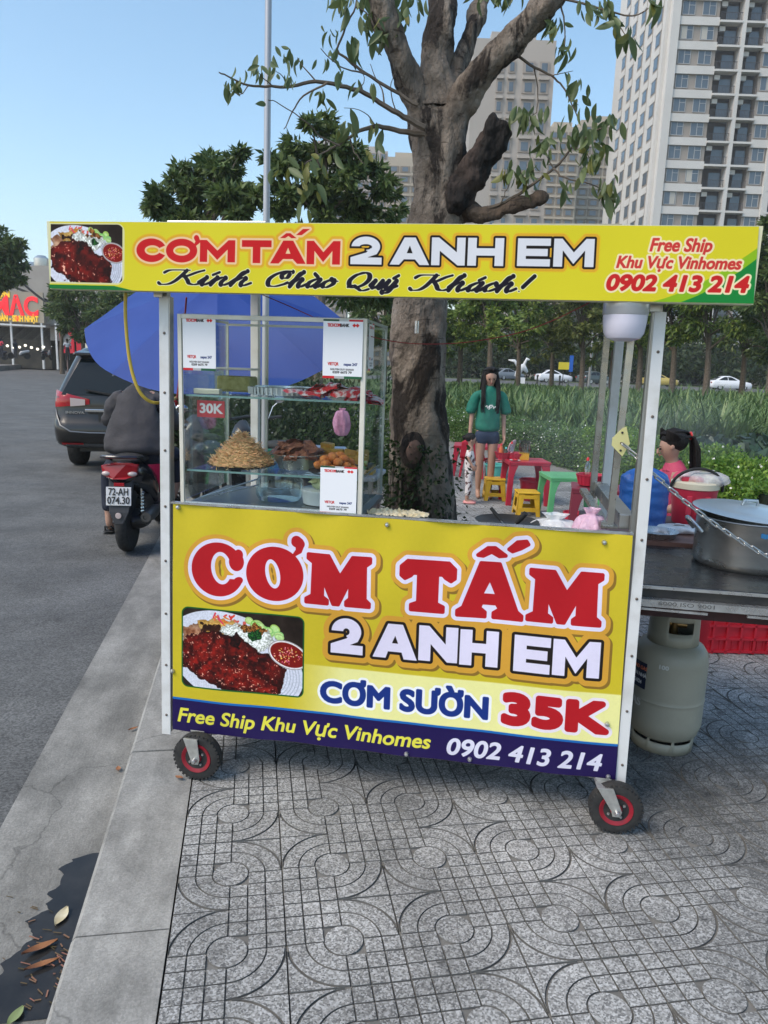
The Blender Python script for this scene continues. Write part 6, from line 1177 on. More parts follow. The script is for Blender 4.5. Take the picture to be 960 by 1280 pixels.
# ------------------------------------------------------------------ scooters, rider
M_bblk = mat('black_fairing', (.012, .012, .014), .22, coat=.4); M_chr = mat('chrome', (.6, .6, .6), .15, 1); M_rlens = mat('red_lens', (.33, .008, .014), .15, coat=.3); M_clens = mat('clear_lens', (.55, .45, .42), .12, coat=.5); M_maroon = mat('maroon_fairing', (.22, .01, .05), .25, coat=.5)
def scooter(lab, loc, rz, full=True, body=None, grp=None, parts=True):
    body = body or M_bblk; t = thing('scooter', lab, 'motorbike', loc, rz, grp)
    for y in (0, 1.25):
        w = MB(); w.lathe([(.2, -.035), (.235, -.05), (.262, -.044), (.28, -.018), (.28, .018), (.262, .044), (.235, .05), (.2, .035)], 36, (0, y, .28), 'x'); w_ = w.build('tyre', M_black, t, 50)
        w = MB(); w.lathe([(.19, -.03), (.2, -.03), (.2, .03), (.19, .03), (.19, -.03)], 32, (0, y, .28), 'x'); w.cyl((-.06, y, .28), (.06, y, .28), .035)
        for k in range(5): a = 2*pi*k/5; w.bar((0, y, .28), (0, y+.19*math.cos(a), .28+.19*math.sin(a)), .02, .03)
        w.build('rim', M_dark, t)
    b = MB()
    def sec(y, w, z0, z1, n=14): return [(w*math.cos(2*pi*k/n)*(1 if abs(math.cos(2*pi*k/n)) > .1 else 1), y, (z0+z1)/2+(z1-z0)/2*math.sin(2*pi*k/n)) for k in range(n)]
    b.loft([sec(-.22, .06, .66, .74), sec(-.16, .12, .60, .80), sec(0, .16, .54, .82), sec(.25, .17, .48, .78), sec(.5, .16, .3, .72), sec(.62, .13, .26, .5)]); b.build('tail_body', body, t, True)
    b = MB(); b.loft([sec(-.05, .10, .78, .83), sec(.1, .14, .76, .86), sec(.4, .14, .74, .84), sec(.65, .09, .72, .8)]); b.build('seat', M_black, t, True)
    b = MB(); b.loft([sec(.95, .12, .35, .5), sec(1.0, .18, .35, .85), sec(1.1, .15, .45, .98), sec(1.18, .07, .55, .9)]); b.build('front_shield', body, t, True)
    b = MB(); b.box((0, .75, .31), (.3, .5, .06)); b.box((0, .35, .36), (.22, .4, .2)); b.build('frame', M_dark, t, False, bevel=.01)
    b = MB(); b.tube([(-.34, .9, 1.02), (-.2, .96, 1.0), (0, 1.0, 1.02), (.2, .96, 1.0), (.34, .9, 1.02)], .016, 8); b.build('handlebar', M_dark, t)
    for s in (-1, 1):
        b = MB(); b.tube([(s*.21, .94, 1.0), (s*.25, .92, 1.12), (s*.30, .90, 1.17)], .006, 6); o = b.build('mirror_arm', M_chr, t); b = MB(); b.ball((s*.31, .895, 1.20), (.062, .012, .042), 14, 8); b.build('mirror', M_chr, o)
    b = MB(); b.tube([(0, 1.12, .9), (0, 1.18, .6), (0, 1.25, .3)], .028, 8); b.build('fork', M_dark, t)
    if full:
        b = MB(); b.tube([(-.13, .05, .80), (-.16, -.1, .845), (-.14, -.22, .86), (-.06, -.27, .865), (.06, -.27, .865), (.14, -.22, .86), (.16, -.1, .845), (.13, .05, .80)], .014, 8); b.build('grab_rail', mat('rail_black', (.05, .05, .055), .25, .5, coat=.5), t)
        b = MB(); b.loft([[(x, -.215-.05*(1-abs(x)/.14), z) for x, z in pts] for pts in ([(-.15, .785), (-.135, .70), (-.05, .675), (.05, .675), (.135, .70), (.15, .785), (.06, .80), (-.06, .80)],)]+[[(x*.95, -.12, z) for x, z in [(-.15, .785), (-.135, .70), (-.05, .675), (.05, .675), (.135, .70), (.15, .785), (.06, .80), (-.06, .80)]]]); b.build('tail_light', M_rlens, t, False, bevel=.006)
        for s in (-1, 1): b = MB(); b.ball((s*.105, -.215, .72), (.04, .03, .022), 12, 8); b.build('indicator', M_clens, t)
        b = MB(); b.box((0, -.235, .63), (.085, .01, .03)); b.build('reflector', M_rlens, t, False, bevel=.003)
        b = MB(); b.loft([[(-.10, -.17, .66), (.10, -.17, .66), (.10, -.1, .66), (-.10, -.1, .66)], [(-.09, -.24, .50), (.09, -.24, .50), (.09, -.2, .5), (-.09, -.2, .5)], [(-.08, -.27, .40), (.08, -.27, .40), (.08, -.24, .4), (-.08, -.24, .4)], [(-.035, -.285, .30), (.035, -.285, .30), (.035, -.26, .3), (-.035, -.26, .3)]]); b.build('mudguard', mat('guard', (.03, .03, .034), .5), t, False, bevel=.004)
        b = MB(); b.box((0, -.26, .535), (.205, .006, .155), rx=-.12); pl = b.build('number_plate', mat('plate_white', (.68, .68, .68), .4), t, False, bevel=.002)
        Mx = Matrix.Translation((0, -.268, .535)) @ Matrix.Rotation(pi/2-.12, 4, 'X'); ink = mat('plate_ink', (.02, .02, .02), .5)
        textmesh('72-AH', .085, ink, 'plate_lettering', pl, Mx @ Matrix.Translation((0, .036, 0)), bold=.0015, xs=.72); textmesh('074.30', .085, ink, 'plate_lettering', pl, Mx @ Matrix.Translation((0, -.036, 0)), bold=.0015, xs=.8)
        b = MB(); b.lathe([(.0, -.296), (.024, -.295), (.026, -.29)], 14, (0, 0, .375), 'y'); b.build('round_reflector', M_clens, t)
        for s in (1,):
            b = MB(); b.cyl((s*.13, -.02, .28), (s*.12, -.0, .56), .014); pts = [(s*.13+.026*math.cos(k*.9), -.015+.026*math.sin(k*.9), .32+k*.0042) for k in range(52)]; b.tube(pts, .006, 5); b.build('shock_absorber', M_chr, t)
        b = MB(); b.tube([(.12, .5, .25), (.16, .25, .25), (.18, .1, .30)], .02, 8); b.lathe([(0, -.2), (.02, -.2), (.022, -.21), (.042, -.21), (.052, -.19), (.056, .05), (.04, .2)], 20, (.2, .02, .345), 'y'); b.build('exhaust', mat('muffler', (.12, .115, .11), .4, .8), t, 40)
        b = MB(); b.ball((.05, .12, .27), (.13, .18, .09), 12, 8); b.cyl((.0, 0, .28), (.16, 0, .28), .05); b.build('engine', mat('engine_metal', (.08, .08, .08), .5, .6), t)
        b = MB(); b.grid(lambda u, v: (.0+.075*math.cos(.2+v*2.7)*0+(u-.5)*.12, .285*math.cos(2.9-v*1.3)+0, .28+.31*math.sin(2.9-v*1.3)), 3, 10); b.build('inner_guard', M_dark, t)
    return t
mb0 = G(155, 698, ROAD); MZ = (mb0.x, mb0.y+.26, ROAD)
scooter('dark maroon and black scooter with white number plate, rider astride, at the kerb', MZ, -.10)
for o in bpy.data.objects:
    if o.name.startswith('front_shield') : o.data.materials[0] = M_maroon
# rider
t = thing('person', 'rider in a dark grey jacket astride the scooter, left sandal on the road', 'person', (MZ[0]+.04, MZ[1]+.16, ROAD), -.12)
sp = [(0, .12, .88, .15, .12), (0, .13, 1.02, .15, .11), (0, .18, 1.20, .16, .11), (0, .24, 1.34, .11, .08), (0, .27, 1.42, .05), (0, .30, 1.47, .055), (0, .32, 1.53, .078, .085), (0, .32, 1.60, .078, .085), (0, .31, 1.65, .05)]
pl_, hl_ = hand(-.30, .62, 1.08, 1, (-.1, 1, .05), 1); pr_, hr_ = hand(.30, .62, 1.08, 1, (.1, 1, .05), -1)
skin('body', [sp, [sp[3], (-.18, .24, 1.32, .05), (-.27, .32, 1.10, .04), (*pl_, .022, .026)], [sp[3], (.18, .24, 1.32, .05), (.27, .32, 1.10, .04), (*pr_, .022, .026)], [sp[0], (-.14, .2, .84, .09), (-.37, .48, .60, .06), (-.39, .50, .28, .045), (-.385, .48, .10, .034), (-.39, .54, .05, .032), (-.41, .64, .045, .03)], [sp[0], (.12, .2, .84, .09), (.24, .60, .78, .06), (.22, .62, .45, .045), (.2, .6, .36, .034), (.2, .72, .34, .03)]]+hl_+hr_, M_skin, t, 2)
M_jack = mat('charcoal_jacket', (.042, .041, .045), .8, col2=(.055, .052, .056), scale=5, bump=.5, bscale=7, bdist=.03)
skin('jacket', [[(0, .10, .80, .32, .2), (0, .11, .92, .30, .18), (0, .14, 1.07, .27, .16), (0, .19, 1.23, .25, .15), (0, .23, 1.35, .16, .11), (0, .27, 1.43, .075), (0, .275, 1.45, .07)], [(0, .19, 1.23, .25, .15), (-.12, .22, 1.31, .09), (-.2, .23, 1.29, .1), (-.29, .31, 1.10, .078), (-.31, .52, 1.08, .055)], [(0, .19, 1.23, .25, .15), (.12, .22, 1.31, .09), (.2, .23, 1.29, .1), (.29, .31, 1.10, .078), (.31, .52, 1.08, .055)]], M_jack, t, 3, (.022, 8, .8))
M_trou = mat('navy_trousers', (.014, .018, .034), .75, bump=.3, bscale=9)
skin('trousers', [[(0, .13, .9, .16, .13), (0, .16, .84, .16, .12)], [(0, .16, .84, .16, .12), (-.14, .22, .82, .11), (-.365, .48, .60, .085), (-.385, .50, .38, .072), (-.385, .49, .21, .07)], [(0, .16, .84, .16, .12), (.12, .22, .82, .11), (.24, .60, .78, .08), (.22, .62, .48, .07)]], M_trou, t, 2)
for x, y, z in ((-.395, .58, .0), (.2, .72, .29)):
    b = MB(); b.grid(lambda u, v: (x+(u-.5)*.1*(1-.3*abs(v-.35)), y-.13+v*.27, z+.022), 4, 6); b.grid(lambda u, v: (x+(u-.5)*.1*(1-.3*abs(v-.35)), y-.13+v*.27, z+.004), 4, 6); b.tube([(x-.05, y+.03, z+.02), (x-.03, y+.03, z+.075), (x+.03, y+.03, z+.075), (x+.05, y+.03, z+.02)], .014, 6); b.tube([(x-.045, y-.05, z+.02), (x-.03, y-.10, z+.07), (x+.03, y-.10, z+.07), (x+.045, y-.05, z+.02)], .009, 6); b.build('sandal', M_black, t)
b = MB(); b.ball((0, .33, 1.585), (.105, .12, .11), 20, 12); b.build('hair', M_hair, t)
face(t, (0, .32, 1.56), .08, (0, 1, 0), M_skin)
# ------------------------------------------------------------------ vehicles
M_cargl = mat('car_glass', (.012, .016, .017), .05, spec=.45)
def car(name, lab, loc, rz, m, W=.9, L=4.5, H=1.5, suv=False, detail=False, cat='car', grp=None):
    t = thing(name, lab, cat, loc, rz, grp)
    def ring(z, w, y0, y1, r, n=4):
        pts = []
        for cx, cy, a0 in ((w-r, y1-r, 0), (-w+r, y1-r, pi/2), (-w+r, y0+r, pi), (w-r, y0+r, 3*pi/2)):
            for k in range(n+1): a = a0+pi/2*k/n; pts.append((cx+r*math.cos(a), cy+r*math.sin(a), z))
        return pts
    if suv: lv = [(.36, .82, .10, L-.1, .15), (.40, .88, .02, L-.02, .2), (.47, .905, -.03, L, .24), (.60, .915, -.045, L, .24), (.72, .91, -.02, L-.05, .22), (.76, .905, .02, L-.06, .22), (.95, .90, .03, L-.15, .22), (1.06, .885, .03, L-.35, .2), (1.12, .86, .06, L-1.0, .2), (1.3, .79, .14, L-1.45, .2), (1.5, .71, .24, L-1.8, .2), (1.64, .655, .30, L-2.1, .22), (1.70, .63, .28, L-2.2, .25), (1.755, .56, .38, L-2.3, .25), (1.775, .4, .6, L-2.5, .2)]
    else: lv = [(.2, .78, .12, L-.1, .15), (.3, .86, 0, L, .25), (.6, .89, -.02, L, .28), (.8, .87, .05, L-.15, .28), (.92, .85, .12, L-.8, .25), (.98, .82, .35, L-1.25, .2), (1.2, .72, .75, L-1.65, .2), (1.38, .62, 1.15, L-2.1, .2), (1.44, .5, 1.35, L-2.3, .2)]
    lv = [(z*H/(1.775 if suv else 1.44), w*W/.9, a, c, r) for z, w, a, c, r in lv]
    b = MB(); b.loft([ring(*q) for q in lv]); b.build('body', m, t, 42)
    def prof(z):
        for p, q in zip(lv, lv[1:]):
            if p[0] <= z <= q[0]: k = (z-p[0])/(q[0]-p[0]); return [p[i]+(q[i]-p[i])*k for i in range(5)]
        return list(lv[-1])
    hs_ = H/(1.775 if suv else 1.44)
    z0, z1 = (1.10*hs_, 1.60*hs_) if suv else (.99*hs_, 1.34*hs_)
    b = MB(); b.grid(lambda u, v: ((u*2-1)*(prof(z0+(z1-z0)*v)[1]-.10-.03*v), prof(z0+(z1-z0)*v)[2]-.007, z0+(z1-z0)*v), 6, 8); b.build('rear_window', M_cargl, t, True)
    b = MB(); b.grid(lambda u, v: ((u*2-1)*(prof(z0+.05+(z1-z0)*v)[1]-.10), prof(z0+.05+(z1-z0)*v)[3]+.007, z0+.05+(z1-z0)*v), 6, 8); b.build('windscreen', M_cargl, t, True)
    for s in (-1, 1):
        for a, c in ((.05, .48), (.52, .95)):
            b = MB(); b.grid(lambda u, v: (s*(prof(z0+(z1-z0)*v)[1]+.006), prof(z0+(z1-z0)*v)[2]+.25+(prof(z0+(z1-z0)*v)[3]-prof(z0+(z1-z0)*v)[2]-.5)*(a+(c-a)*u), z0+.02+(z1-z0-.02)*v), 4, 6); b.build('side_window', M_cargl, t, True)
        for y in (.95, L-.85):
            r = .335 if suv else .31; w = MB(); w.lathe([(0, -.09), (r*.6, -.09), (r*.66, -.1), (r*.94, -.105), (r, -.08), (r, .08), (r*.94, .105), (r*.66, .1), (r*.6, .09), (0, .09)], 28, (s*(W-.13), y, r), 'x'); o = w.build('tyre', M_black, t, 40); w = MB(); w.lathe([(0, .0), (r*.58, .0), (r*.6, .012)], 20, (s*(W-.035), y, r), 'x'); w.build('hubcap', M_alu, o)
    if not detail:
        for s in (-1, 1):
            b = MB(); b.box((s*(W-.22), -.02+.04, .75*hs_), (.22, .1, .12)); b.build('tail_light', M_rlens, t, False, bevel=.02); b = MB(); b.box((s*(W-.22), L-.12, .68*hs_), (.25, .14, .12)); b.build('headlight', M_clens, t, False, bevel=.03)
    return t, prof
M_suv = mat('dark_metallic_paint', (.022, .021, .02), .3, .4, coat=.4, col2=(.028, .026, .025), scale=2)
S0 = G(97, 581, ROAD); SX0 = S0.x+.78; SY0 = S0.y-.85
t, pf_ = car('parked_car', 'dark grey people carrier parked at the kerb in front of the scooter, seen from behind', (SX0, SY0, ROAD), -.02, M_suv, .915, 4.7, 1.79, True, True)
hs_ = 1.79/1.775
def rp(x, z, o=.008):
    p = pf_(z); y = p[2]; r = p[4]; w = p[1]; ax = abs(x)
    if ax > w-r: d = min(1, (ax-(w-r))/r); y = p[2]+r*(1-math.sqrt(max(0, 1-d*d)))
    return (x, y-o, z)
for s in (-1, 1):
    b = MB(); b.grid(lambda u, v: rp(s*(.40+.50*u), 1.02+.12*(v-.5)*2*(.3+.7*u)+.03*u, .012), 10, 4); o = b.build('tail_light', M_rlens, t, True); b = MB(); b.grid(lambda u, v: rp(s*(.46+.20*u), 1.01+.10*(v-.5)*(.8+.4*u), .018), 4, 3); b.build('reverse_lamp', M_clens, o, True)
    b = MB(); b.grid(lambda u, v: rp(s*(.50+.30*u), .40+.035*v, .02), 6, 1); b.build('reflector', M_rlens, t)
    b = MB(); b.tube([rp(s*x, z, .01) for x, z in ((.885, .90), (.86, .80), (.80, .68), (.66, .60), (.40, .585), (0, .585))], .012, 6); b.build('chrome_line', mat('satin_trim', (.2, .2, .2), .3, .9), t)
b = MB(); b.box((0, -.035, .90), (.90, .04, .045)); b.build('garnish', M_chr, t, False, bevel=.01)
b = MB(); b.box((0, -.0, .80), (.56, .03, .22)); o = b.build('plate_recess', M_dark, t, False); b = MB(); b.box((0, -.03, .80), (.33, .01, .18)); b.build('number_plate', mat('plate_pale', (.6, .58, .48), .5), o, False)
b = MB(); b.loft([[(x, .16, z) for x, z in ((-.62, 1.70), (.62, 1.70), (.64, 1.655), (-.64, 1.655))], [(x, .36, z) for x, z in ((-.6, 1.735), (.6, 1.735), (.62, 1.66), (-.62, 1.66))]]); b.build('spoiler', M_bblk, t, False, bevel=.015)
b = MB(); b.tube([(.0, .015, 1.10), (-.15, .03, 1.125), (-.42, .055, 1.18)], .012, 6); b.box((-.25, .02, 1.155), (.42, .012, .022), ry=.16); b.build('wiper', M_black, t)
textmesh('INNOVA', .05, M_chr, 'badge', t, Matrix.Translation((-.60, .0, .865)) @ Matrix.Rotation(pi/2, 4, 'X'), bold=.002, xs=1.3)
b = MB(); b.box((0, .06, .40), (1.5, .12, .08)); b.build('bumper_skirt', M_black, t, False, bevel=.03); b = MB(); b.box((0, .9, .34), (1.2, 1.4, .10)); b.build('underbody', M_dark, t, False)
def paint(c, r=.3): return mat('car_paint', c, r, coat=.5)
FC = [('white small car parked beyond the reeds right of the standing girl', 690, 479, 90, (.75, .76, .78), 1.32, 4.2, 'car'), ('dark green car between the trees beyond the reeds', 745, 480, 88, (.06, .08, .07), .9, 4.4, 'car'), ('grey car left of the white one beyond the reeds', 636, 474, 96, (.2, .22, .24), 1.0, 4.2, 'car'), ('yellow taxi beyond the reeds left of the white car on the right', 822, 483, 90, (.5, .38, .1), 1.5, 4.0, 'taxi'), ('white car parked at the far right beyond the reeds', 906, 488, 82, (.75, .76, .78), 1.5, 4.3, 'car')]
for lab, x, y, D, c, a, L, cat in FC:
    p = at(x, y, D); car('distant_car', lab, (p.x-2, p.y, 0.05), -a-.3, paint(c), .88, L, 1.48, cat=cat)
# scooters standing across the road and behind the cart
for lab, x, y, D, rz, c in (('silver white scooter parked across the road under the shop sign', 34, 449, 66, 1.9, (.5, .5, .52)), ('dark scooter parked at the left edge across the road', 6, 450, 66, 1.7, (.03, .03, .04)), ('black scooter parked right of the sign pillar across the road', 54, 450, 67, -.3, (.03, .03, .035))):
    p = at(x, y, D); scooter(lab, (p.x, p.y, p.z-.02), rz, False, paint(c))
# things behind the cart, seen through the case
for lab, x, y, D, rz, c in (('dark scooter parked behind the stall, seen through the middle of the glass case', 375, 600, 6.9, .5, (.025, .025, .03)), ('blue grey scooter parked behind the stall, seen through the left of the glass case', 262, 600, 7.3, .2, (.05, .06, .08))):
    p = G(x, y, 0) ; p = Vector((at(x, 500, D).x, at(x, 500, D).y, 0)); scooter(lab, tuple(p), rz, False, paint(c))
st = at(395, 560, 5.6); t = thing('stall_table', 'makeshift table with goods behind the cart, seen through the glass case', 'table', (st.x, st.y, 0), -CA)
b = MB(); b.box((0, 0, .78), (1.0, .5, .03)); b.build('tabletop', mat('stall_top', (.3, .32, .34), .5), t, False, bevel=.004)
for sx in (-.46, .46):
    for sy in (-.2, .2): b = MB(); b.bar((sx, sy, 0), (sx, sy, .765), .03); b.build('leg', M_steel, t, False)
M_foam = mat('white_foam', (.6, .6, .6), .7)
for i, (dx, dy, dz, w, lab) in enumerate(((-.1, 0, 0, .2, 'white foam box at the bottom left of the stall table'), (.12, .02, 0, .22, 'white foam box at the bottom right of the stall table'), (-.08, .02, .09, .2, 'white foam box stacked upper left on the stall table'), (.13, 0, .09, .2, 'white foam box stacked upper right on the stall table'))):
    k = thing('foam_box', lab, 'box', (Matrix.Translation((st.x, st.y, 0)) @ Matrix.Rotation(-CA, 4, 'Z')) @ Vector((dx, dy, .795+dz)), -CA+.1*i); b = MB(); b.box((0, 0, .03), (w, .16, .06)); b.build('box_base', M_foam, k, False, bevel=.006); b = MB(); b.box((0, 0, .072), (w+.01, .17, .024)); b.build('lid', M_foam, k, False, bevel=.008)
k = thing('food_box', 'orange and yellow food tray on the stall table right of the foam boxes', 'food box', (Matrix.Translation((st.x, st.y, 0)) @ Matrix.Rotation(-CA, 4, 'Z')) @ Vector((.36, -.05, .795)), -CA); b = MB(); b.box((0, 0, .03), (.2, .14, .06)); b.build('box_base', M_yel, k, False, bevel=.005); b = MB(); b.ball((0, 0, .055), (.08, .055, .025), 14, 8, .15); b.build('contents', M_or, k)
k = bag('pink_plastic_bag', 'pink plastic bag hanging behind the glass case at its right', at(427, 545, 3.75), (.042, .03, .13), filmmat('pink_film', (.75, .3, .5), .8)); 
k = thing('potted_box', 'green plastic basket on the stall table at its left end', 'basket', (Matrix.Translation((st.x, st.y, 0)) @ Matrix.Rotation(-CA, 4, 'Z')) @ Vector((-.36, 0, .795)), -CA); b = MB(); b.lathe([(0, 0), (.09, 0), (.12, .12), (.125, .125), (.11, .12), (.085, .01), (0, .01)], 20); b.build('basket_body', M_tg, k, 40); k.name = 'green_basket'
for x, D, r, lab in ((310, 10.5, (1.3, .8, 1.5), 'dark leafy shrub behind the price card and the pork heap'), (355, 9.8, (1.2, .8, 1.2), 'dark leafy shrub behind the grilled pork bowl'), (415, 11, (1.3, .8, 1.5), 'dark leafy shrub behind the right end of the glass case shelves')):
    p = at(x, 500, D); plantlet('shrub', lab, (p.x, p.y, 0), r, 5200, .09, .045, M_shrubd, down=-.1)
# ------------------------------------------------------------------ TREES OF THE BACKGROUND
def leafy(name, lab, base, trunk_h, crown, nleaf, ls, m, cat='tree', grp=None, tr=.16, ncl=60, sparse=.5, mtr=None, limbs=9):
    """crown: list of (dx, dy, z, rx, ry, rz)"""
    t = thing(name, lab, cat, tuple(base), 0, grp); vol = [a[3]*a[4]*a[5] for a in crown]; tot = sum(vol); C_ = []; D_ = []; ends = []
    for (dx, dy, z, rx, ry, rz), v in zip(crown, vol):
        k = max(4, int(ncl*v/tot)); u = unit(rng.normal(size=(k, 3))); rad = rng.uniform(.35, 1.0, (k, 1))**.6; cc = np.array([dx, dy, z])+u*rad*np.array([rx, ry, rz])*(.92+.22*rng.random((k, 1))); ends += [tuple(x) for x in cc]
        n = max(10, int(nleaf*v/tot/k))
        for x, uu in zip(cc, u):
            s = rng.uniform(.16, .34)*min(rx, rz)*(1.15-sparse*.3); q = rng.normal(size=(n, 3)); q = unit(q)*rng.random((n, 1))**.45*np.array([1.25, 1.25, .62])*s; C_.append(x+q); D_.append(unit(unit(q)*.7+uu*.3+rng.normal(size=(n, 3))*.55+np.array([0, 0, -.35])))
    C_ = np.concatenate(C_); D_ = np.concatenate(D_); V, Q = leaves(C_, D_, rng.uniform(.7, 1.35, len(C_))*ls, rng.uniform(.7, 1.2, len(C_))*ls*.42); fastmesh('foliage', V, Q, m, t)
    b = MB(); zt = min(c[2]-c[5]*.5 for c in crown); cx = sum(c[0]*v for c, v in zip(crown, vol))/tot; cy = sum(c[1]*v for c, v in zip(crown, vol))/tot
    b.tube([(0, 0, -.1), (cx*.1, cy*.1, trunk_h*.5), (cx*.4, cy*.4, trunk_h)], [tr*1.25, tr, tr*.75], 10); random.shuffle(ends)
    b.build('trunk', mtr or M_twig, t)
    b = MB()
    for e in ends[:limbs*2]:
        e = Vector(e); s0 = Vector((cx*.4, cy*.4, trunk_h*random.uniform(.75, 1))); mid = s0.lerp(e, .5)+Vector((0, 0, .12*(e-s0).length)); b.tube([s0, mid, e], [tr*.4, tr*.25, tr*.08], 6)
    b.build('limbs', mtr or M_twig, t); return t
ML1 = leafmat('leaf_dark_green', (.07, .12, .035), (.12, .17, .05), .5, .5, .25); ML2 = leafmat('leaf_mid_green', (.11, .18, .03), (.17, .24, .05), .5, .5, .3); ML3 = leafmat('leaf_light_green', (.14, .22, .04), (.20, .27, .06), .45, .5, .3); ML4 = leafmat('leaf_olive', (.11, .14, .035), (.16, .19, .05), .5, .5, .3)
def crown_px(blobs, D, base):      # blobs: (px, py, rx_px, ry_px, dD)
    out = []
    for x, y, rx, ry, dD in blobs:
        p = at(x, y, D+dD); out.append((p.x-base.x, p.y-base.y, p.z, rx*D/F_, rx*D/F_*.8, ry*D/F_))
    return out
def base_at(x, D): p = at(x, 470, D); return Vector((p.x, p.y, 0))
bs = base_at(255, 23); leafy('broad_tree', 'dark green rounded tree left of the steel pole above the sign', bs, 5.0, crown_px([(215, 250, 30, 26, 0), (258, 228, 34, 34, 1), (290, 215, 30, 26, 0), (300, 262, 34, 26, -1), (235, 290, 40, 30, 0), (195, 262, 16, 16, 0)], 23, bs), 9000, .26, ML1, ncl=80)
bs = base_at(395, 21); leafy('broad_tree', 'taller olive green tree between the pole and the big trunk', bs, 5.5, crown_px([(352, 190, 22, 24, 0), (385, 178, 34, 32, 0), (420, 205, 40, 34, 0), (350, 240, 30, 40, 0), (455, 230, 32, 28, 0), (495, 258, 22, 20, 1), (400, 265, 60, 34, 1), (440, 330, 60, 60, 2)], 21, bs), 13000, .25, ML1, ncl=110)
bs = base_at(-8, 52); leafy('street_side_tree', 'dark tree at the left edge above the shop sign across the road', bs, 5.0, crown_px([(-5, 318, 28, 28, 0), (10, 336, 24, 18, 0), (-12, 352, 20, 16, 0), (14, 312, 14, 14, 0)], 52, bs), 4500, .42, ML1, ncl=60)
for i, (x, y, rx, ry, D, lab) in enumerate(((105, 392, 34, 34, 58, 'dark tree beyond the road above the round road signs'), (150, 400, 32, 36, 54, 'dark tree beyond the road just above the blue parasol tip'), (78, 375, 16, 20, 60, 'narrow dark tree top right of the shop sign'), (190, 395, 30, 45, 50, 'dark tree beyond the road hidden behind the parasol'), (250, 400, 40, 60, 46, 'dark tree far behind the glass case'), (330, 400, 40, 60, 44, 'dark tree far behind the parasol, right side'))):
    bs = base_at(x, D); leafy('street_side_tree', lab, bs, 3.2, crown_px([(x, y, rx, ry, 0), (x-rx*.5, y+ry*.4, rx*.6, ry*.6, 1), (x+rx*.5, y+ry*.3, rx*.6, ry*.6, -1)], D, bs), 3500, .42, ML1, ncl=40)
pk = [(575, 405, 30, 40, 44, ML3, 'light'), (612, 395, 36, 36, 40, ML3, 'light'), (648, 400, 34, 42, 48, ML2, ''), (690, 410, 36, 44, 52, ML4, ''), (728, 395, 34, 46, 46, ML4, ''), (765, 415, 34, 44, 50, ML2, ''), (800, 400, 34, 46, 42, ML3, ''), (842, 395, 42, 46, 40, ML2, ''), (885, 385, 46, 50, 38, ML2, ''), (930, 400, 44, 56, 44, ML1, ''), (965, 360, 36, 60, 34, ML1, ''), (990, 400, 50, 60, 40, ML1, ''), (520, 410, 30, 40, 42, ML2, ''), (480, 400, 30, 44, 40, ML1, '')]
nm = ['light green tree just right of the big trunk in the park row', 'light green drooping tree above the standing girl', 'mid green tree above the white sculpture', 'olive tree left of the thin lamp pole in the park row', 'olive tree right of the thin lamp pole in the park row', 'mid green tree behind the round lamp and cart tubes', 'light green tree just left of the right cart post', 'mid green tree right of the right cart post', 'broad mid green tree above the white car on the right', 'dark tree right of the broad park tree', 'tall dark tree at the right edge beside the sign end', 'dark tree beyond the right edge of the park row', 'mid green tree behind the big trunk', 'dark green tree behind the right of the glass case']
for (x, y, rx, ry, D, m, _), lab in zip(pk, nm):
    bs = base_at(x, D); leafy('park_tree', lab, bs, 3.6, crown_px([(x, y-8, rx, ry*.8, 0), (x-rx*.6, y+18, rx*.6, ry*.5, 1.5), (x+rx*.6, y+14, rx*.6, ry*.5, -1.5), (x, y-45, rx*.8, ry*.7, 0)], D, bs), 4800, .30, m, ncl=55, tr=.15, grp='row of park trees beyond the reeds')
bs_l = []
# low bushes closing the row
b = None
C_ = []; 
for k in range(240):
    x = rng.uniform(545, 1010); D = rng.uniform(102, 118); p = at(x, 470, D); n = 90; s = rng.uniform(1.8, 3.2); q = unit(rng.normal(size=(n, 3)))*rng.random((n, 1))**.4*np.array([1.4, 1.4, .8])*s; C_.append(q+np.array([p.x, p.y, rng.uniform(1.4, 7.0)*(.6 if rng.random() < .5 else 1)]))
C_ = np.concatenate(C_); V, Q = leaves(C_, unit(rng.normal(size=C_.shape)+np.array([0, 0, -.3])), rng.uniform(.6, 1.0, len(C_)), rng.uniform(.25, .4, len(C_))); stuff(fastmesh('far_bushes', V, Q, leafmat('bush_leaf', (.025, .05, .016), (.045, .075, .02), .5)))
